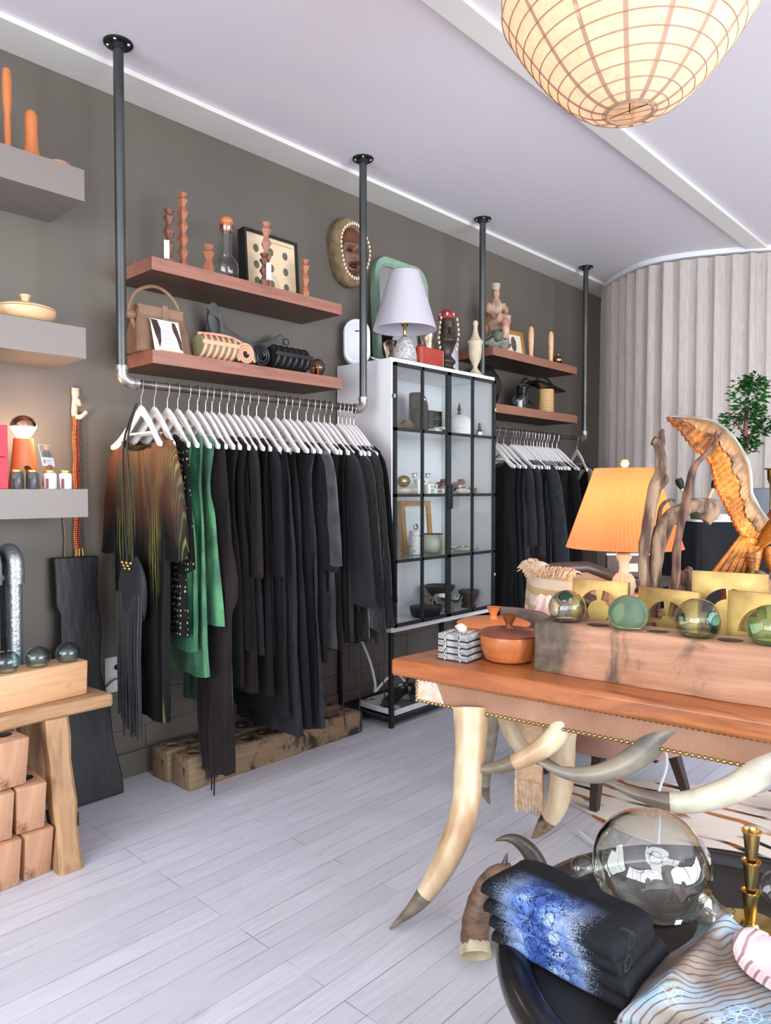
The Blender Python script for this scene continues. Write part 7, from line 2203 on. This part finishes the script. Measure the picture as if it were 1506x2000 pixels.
tw_, th_ = 0.295, 0.036
for k in range(4):
    td_ = 0.20 - 0.018 * k
    lab = ('lowest', 'second lowest', 'second highest', 'topmost')[k] + ' folded charcoal tee with blue floral print in the stack'
    z = PZ + th_ * k
    t = thing('folded_tee', lab, 'folded shirt', (-0.703 - 0.004 * k + 0.006 * (k % 2), 1.232 - 0.010 * k + td_ / 2, z + 0.001), -2 + 2.0 * (k % 3) - 1.0 * k, 'stacked printed tees')
    part('cloth', folded_tee(k + 1, tw_ + 0.006 * (k % 2), td_, th_ * 1.03, 0.004 if k < 3 else 0.02), M['tee'], t, angle=80)
    if k > 1:
        R_ = Matrix.Translation((tw_ / 2 - 0.012, -0.05 + 0.045 * (k % 2), th_ * 0.5)) @ rotM(0, 90, 0)
        part('rolled_sleeve', MB().lathe([(0.015, -0.03), (0.016, 0.012), (0.0145, 0.016), (0.011, 0.015), (0.010, 0.0), (0.0085, 0.0), (0.008, 0.014), (0.005, 0.014), (0.004, 0.0), (0, 0.0)], 20, (0, 0, 0), R_), M['tee_dark'], t)

# demijohn
M['demi'] = thin_glass('pale_demijohn_glass', (0.955, 0.965, 0.935, 1), (0.55, 0.6, 0.48, 1), 2.2, 0.0, 1.5, bump=1.0)
dj = thing('demijohn', 'large clear glass demijohn lying on its side behind the folded tees', 'glass bottle', (-0.645, 1.545, PZ))
dc = Vector((0, 0, 0.124))
part('globe', MB().ball(tuple(dc), (0.126, 0.126, 0.122), 56, 34, None, 0.035, 11), M['demi'], dj, angle=180)
nd = Vector((0.80, 0.12, -0.42)).normalized()
qn = nd.to_track_quat('Z', 'Y').to_matrix().to_4x4()
nk = MB().lathe([(0.045, 0.105), (0.034, 0.122), (0.029, 0.138), (0.029, 0.155), (0.036, 0.162), (0.036, 0.172), (0.027, 0.173), (0.023, 0.15), (0.026, 0.128)], 32, (0, 0, 0), Matrix.Translation(dc) @ qn, (False, False))
part('neck', nk, M['demi'], dj, angle=180)
Rt = Matrix.Translation(dc) @ Vector((0.55, -0.45, -0.35)).normalized().to_track_quat('Z', 'Y').to_matrix().to_4x4()
part('price_sticker', MB().box(-0.007, 0.007, -0.007, 0.007, 0.1275, 0.1285, Rt), M['tag'], dj, smooth=False)

M['ball_glass'] = thin_glass('clear_ball_glass', (0.93, 0.93, 0.92, 1), (0.45, 0.46, 0.44, 1), 1.6, 0.0, 1.5, bump=0.2)
for (x, y, r, lab) in ((-0.835, 1.60, 0.030, 'small clear glass ball peeking past the demijohn on the floor side'), (-0.455, 1.80, 0.040, 'clear glass ball beside the brass candlestick')):
    t = thing('glass_ball', lab, 'glass ball', (x, y, PZ), 0, 'clear glass balls on the black table')
    part('globe', MB().ball((0, 0, r), r, 28, 18), M['ball_glass'], t, angle=180)
    part('seal', MB().lathe([(r * 0.3, -0.003), (r * 0.25, 0.001), (0, 0.003)], 16, (0, 0, 0), Matrix.Translation((0, 0, r)) @ rotM(70, 0, 40) @ Matrix.Translation((0, 0, r * 0.99))), M['ball_glass'], t)

ck = thing('brass_candlestick', 'brass candlestick of three stacked tapered cups on a round foot', 'candle holder', (-0.476, 1.668, PZ))
part('foot', MB().lathe([(0.066, 0), (0.0685, 0.002), (0.0685, 0.005), (0.062, 0.006), (0.028, 0.0045), (0.02, 0.007), (0.016, 0.016), (0.0, 0.018)], 48), M['brass'], ck)
for k in range(3):
    z0 = 0.014 + 0.066 * k
    part('cup', MB().lathe([(0.009, z0), (0.0115, z0 + 0.01), (0.0175, z0 + 0.064), (0.020, z0 + 0.066), (0.020, z0 + 0.070), (0.0165, z0 + 0.070), (0.011 if k == 2 else 0.009, z0 + 0.05), (0, z0 + 0.048)], 32), M['brass'], ck)

# patterned garment
gt_ = NT('taupe_blue_pink_print')
gv = gt_.coords((1, 1, 1.4))
gw = gt_.n('ShaderNodeTexWave', {'Vector': gt_.coords((1, 1, 1), (0, 0, radians(35))), 'Scale': 24.0, 'Distortion': 16.0, 'Detail': 2.0, 'Detail Scale': 0.35}, wave_type='BANDS').outputs['Fac']
gb_ = gt_.ramp(gt_.noise(gv, 5.0, 3), [(0.34, (96, 84, 76)), (0.47, (146, 130, 116)), (0.60, (160, 190, 206)), (0.72, (206, 176, 176))])
area_ = gt_.ramp(gt_.noise(gt_.coords(), 6.5, 2), [(0.44, (0, 0, 0)), (0.54, (1, 1, 1))])
c1_ = gt_.mix(gt_.math('MULTIPLY', area_, gt_.ramp(gw, [(0.70, (0, 0, 0)), (0.84, (0.85, 0.85, 0.85))])), gb_, lin((118, 164, 196)))
c1_ = gt_.mix(gt_.ramp(gw, [(0.08, (0.8, 0.8, 0.8)), (0.16, (0, 0, 0))]), c1_, lin((72, 62, 58)))
sv_ = gt_.n('ShaderNodeTexVoronoi', {'Vector': gv, 'Scale': 58.0, 'Randomness': 0.5}, feature='DISTANCE_TO_EDGE').outputs['Distance']
c1_ = gt_.mix(gt_.math('MULTIPLY', gt_.ramp(sv_, [(0.05, (1, 1, 1)), (0.11, (0, 0, 0))]), gt_.ramp(gt_.noise(gv, 4, 2), [(0.52, (0, 0, 0)), (0.58, (0.8, 0.8, 0.8))])), c1_, lin((206, 224, 236)))
M['garment_print'] = gt_.done(c1_, 0.6, 0, gt_.bump(gt_.noise(gt_.coords(), 30, 3), 0.2, 0.006))
gm = thing('printed_garment', 'folded light blue, taupe and pink printed garment on the black table', 'clothing', (-0.40, 1.40, PZ))


def heap(u, v):
    x = -0.165 + 0.50 * u
    y = -0.20 + 0.40 * v
    ed = min(u, 1 - u, v, 1 - v)
    k = min(1.0, ed * 7.0)
    z = 0.055 * sqrt(k) + 0.010 * sin(x * 20 + y * 9) * k + 0.008 * mnoise.noise(Vector((x * 14, y * 14, 2))) * k
    # gathered peak near the demijohn neck and a raised fold along the tee side
    z += 0.014 * math.exp(-((x + 0.10) / 0.055) ** 2 - ((y - 0.10) / 0.06) ** 2)
    z += 0.02 * math.exp(-((x + 0.10) / 0.02) ** 2) * k
    rr = math.hypot(x - 0.40 - PX, y + 1.40 - PY)
    tt_ = max(0.0, min(1.0, (rr - 0.375) / 0.045))
    z += 0.027 * tt_ * tt_ * (3 - 2 * tt_)
    wx = 0.012 * sin(v * 9 + 1) * (1 - k)
    sh = 0.06 * (v - 0.5)
    return (x + wx + sh * 0.3, y + 0.012 * sin(u * 11), max(0.004, z))


part('cloth', MB().grid(heap, 64, 52), M['garment_print'], gm, solid=0.003, angle=180)


def on_heap(x, y, dz):
    u, v = (x + 0.165) / 0.50, (y + 0.20) / 0.40
    p = Vector(heap(max(0, min(1, u)), max(0, min(1, v))))
    return (x, y, p.z + dz)


lin_ = MB().grid(lambda u, v: on_heap(0.16 + (0.19 * v) * cos(radians(150 + 200 * u)) * 1.05, 0.10 + 0.125 * v * sin(radians(150 + 200 * u)), 0.008 - 0.001 * v), 44, 12)
part('lining', lin_, plain('white_lining', (238, 226, 228), 0.7, c2=(226, 204, 208), scale=9), gm, solid=0.002, angle=180)
bnd = MB().tube([on_heap(0.16 + 0.2 * cos(radians(150 + 200 * k / 40)), 0.10 + 0.132 * sin(radians(150 + 200 * k / 40)), 0.009) for k in range(41)], 0.016, 10, True, 0.3)
pk_ = NT('pink_striped_band')
pw_ = pk_.n('ShaderNodeTexWave', {'Vector': pk_.coords(), 'Scale': 16.0, 'Distortion': 2.0}, wave_type='BANDS').outputs['Fac']
M['pink_band'] = pk_.done(pk_.ramp(pw_, [(0.2, (226, 190, 192)), (0.6, (240, 214, 214)), (0.9, (150, 118, 116))]), 0.6)
part('neckband', bnd, M['pink_band'], gm, angle=180)
cdp = [on_heap(0.09, 0.11, 0.02), on_heap(0.115, 0.09, 0.022), on_heap(0.14, 0.065, 0.022), on_heap(0.18, 0.085, 0.024), on_heap(0.23, 0.09, 0.022)]
cr_ = part('drawcord', MB().tube(spline(cdp, 5), 0.0018, 6), M['black'], gm)
part('toggle', MB().ball(on_heap(0.14, 0.065, 0.024), (0.009, 0.008, 0.006), 12, 8), M['black'], cr_)
part('toggle', MB().ball(on_heap(0.09, 0.11, 0.022), (0.007, 0.005, 0.004), 10, 6), M['black'], cr_)

# horns on the floor behind the black table
hp = thing('horn_pair', 'pair of dark curved horns rising from a skull plate behind the folded tees', 'horns', (-1.15, 1.9, 0))
M['dark_horn2'] = plain('dark_brown_black_horn', (50, 43, 38), 0.38, c2=(76, 66, 58), scale=14, stretch=(1, 1, 0.4), bump=0.25, bscale=60)
part('horn', horn([(0.03, 0.02, 0.05, 0.04), (0.025, 0.015, 0.16, 0.036), (0.012, 0.0, 0.25, 0.031), (-0.008, -0.018, 0.305, 0.026), (-0.036, -0.043, 0.338, 0.018), (-0.062, -0.066, 0.346, 0.010), (-0.085, -0.088, 0.338, 0.002)]), M['dark_horn2'], hp)
part('horn', horn([(-0.05, -0.05, 0.05, 0.028), (-0.064, -0.064, 0.14, 0.026), (-0.07, -0.072, 0.21, 0.02), (-0.066, -0.07, 0.255, 0.012), (-0.058, -0.064, 0.30, 0.002)]), M['dark_horn2'], hp)
part('skull_plate', MB().ball((-0.02, -0.02, 0.055), (0.09, 0.09, 0.06), 20, 12, None, 0.3, 3), M['bone'], hp)
dh = thing('drinking_horn', 'brown ridged horn with its pale open mouth resting on the floor', 'horn', (-1.245, 1.72, 0))
part('horn', horn([(0.05, 0.12, 0.262, 0.012), (0.022, 0.095, 0.24, 0.028), (0.0, 0.07, 0.205, 0.036), (-0.015, 0.04, 0.13, 0.041), (0.0, 0.005, 0.085, 0.042), (0.012, -0.012, 0.062, 0.043)]).rough(0.003, 40, 2),
     plain('brown_ridged_horn', (112, 86, 66), 0.55, c2=(76, 58, 46), scale=22, stretch=(1, 1, 3), bump=0.6, bscale=60), dh, angle=70)
mth = MB()
mo = horn([(0.012, -0.012, 0.064, 0.0435), (0.02, -0.02, 0.052, 0.0455), (0.024, -0.024, 0.044, 0.046)], 18, 2)
Rm2 = Matrix.Translation((0.024, -0.024, 0.047)) @ Vector((0.5, -0.55, -0.62)).normalized().to_track_quat('Z', 'Y').to_matrix().to_4x4()
part('mouth', MB().lathe([(0.043, -0.03), (0.0465, -0.002), (0.044, 0.003), (0.038, 0.0), (0.03, -0.04), (0, -0.06)], 28, (0, 0, 0), Rm2, (False, True)), plain('pale_horn_lip', (188, 176, 146), 0.5, c2=(132, 122, 98), scale=20), dh)

# ------------------------------------------------------------------ paper lantern
LX, LY, LZ = -0.895, 1.945, 2.436
M['lantern'] = paper('mulberry_lantern_paper', (250, 230, 206), 0.6, (244, 218, 188), 34, (1, 1, 1), 0.3)
M['lantern_rib'] = paper('lantern_rib_paper', (188, 160, 142), 0.4)  # darker paper tone shared by ribs, seams and mouth ring
ln_ = thing('paper_lantern', 'large oval mulberry paper lantern glowing warm below the ceiling', 'pendant lamp', (LX, LY, LZ))


def lant_r(z):
    if z <= 0.29:
        t_ = max(0.0, z / 0.29)
        return 0.062 + 0.286 * min(1.0, t_ ** 0.56) * (1 - 0.02 * (1 - t_))
    t_ = (z - 0.29) / 0.45
    return max(0.06, 0.348 * sqrt(max(0.0, 1 - (t_ * 0.985) ** 2.2)))


zz = [0.29 * (k / 26) ** 1.6 for k in range(27)] + [0.29 + 0.45 * (k / 20) for k in range(1, 21)]


def lant_ring(z, n=96):
    r = lant_r(z)
    return [((r + 0.0025 * mnoise.noise(Vector((cos(2 * pi * j / n) * 5, sin(2 * pi * j / n) * 5, z * 22))) - 0.003 * abs(sin(z / 0.036 * pi)) * 0) * cos(2 * pi * j / n),
             (r + 0.0025 * mnoise.noise(Vector((cos(2 * pi * j / n) * 5, sin(2 * pi * j / n) * 5, z * 22)))) * sin(2 * pi * j / n), z) for j in range(n)]


part('paper', MB().loft([lant_ring(z) for z in zz], (False, False)), M['lantern'], ln_, angle=180)
# ribs follow the paper at equal steps along its profile
zs_, s_, prev = [], 0.0, (lant_r(0), 0)
target = 0.0
for k in range(1, 1500):
    z = 0.74 * k / 1500
    r = lant_r(z)
    s_ += math.hypot(r - prev[0], z - prev[1])
    prev = (r, z)
    if s_ >= target:
        zs_.append(z)
        target += 0.038
for z in zs_:
    r = lant_r(z) + 0.0015
    tl_ = 0.012
    part('rib', MB().tube([(r * cos(a), r * sin(a), z + tl_ * r * sin(a + 0.4)) for a in [2 * pi * k / 72 for k in range(73)]], 0.0016, 5, False), M['lantern_rib'], ln_)
for j in range(14):
    a = 2 * pi * j / 14 + 0.16
    st_ = []
    for z in zz[:40]:
        r = lant_r(z) + 0.0012
        w = 0.006 / max(r, 0.05)
        st_.append([(r * cos(a - w), r * sin(a - w), z), (r * cos(a + w), r * sin(a + w), z)])
    part('paper_seam', MB().loft(st_, (False, False), False), M['lantern_rib'], ln_, angle=180)
part('mouth_ring', MB().tube([(0.062 * cos(a), 0.062 * sin(a), 0.0) for a in [2 * pi * k / 40 for k in range(41)]], 0.0045, 8), M['lantern_rib'], ln_)
part('frame_wire', MB().tube([(0.06, 0, 0.004), (0.0, 0.0, 0.006), (-0.06, 0, 0.004)], 0.0012, 5).tube([(0.0, 0, 0.0), (0, 0, 0.74)], 0.002, 5), M['iron'], ln_)
part('cord', MB().tube([(0, 0, 0.73), (0, 0, 3.275 - LZ)], 0.004, 8).lathe([(0.05, -0.02), (0.055, 0.0)], 24, (0, 0, 3.275 - LZ)), M['white_plastic'], ln_)
part('bulb', MB().ball((0, 0, 0.30), (0.032, 0.032, 0.045), 18, 12), emission('lantern_bulb', (255, 206, 140), 7.5), ln_)
lamp_light('lantern_light', (0, 0, 0.30), 0.75, (1.0, 0.78, 0.54), 0.05, ln_)
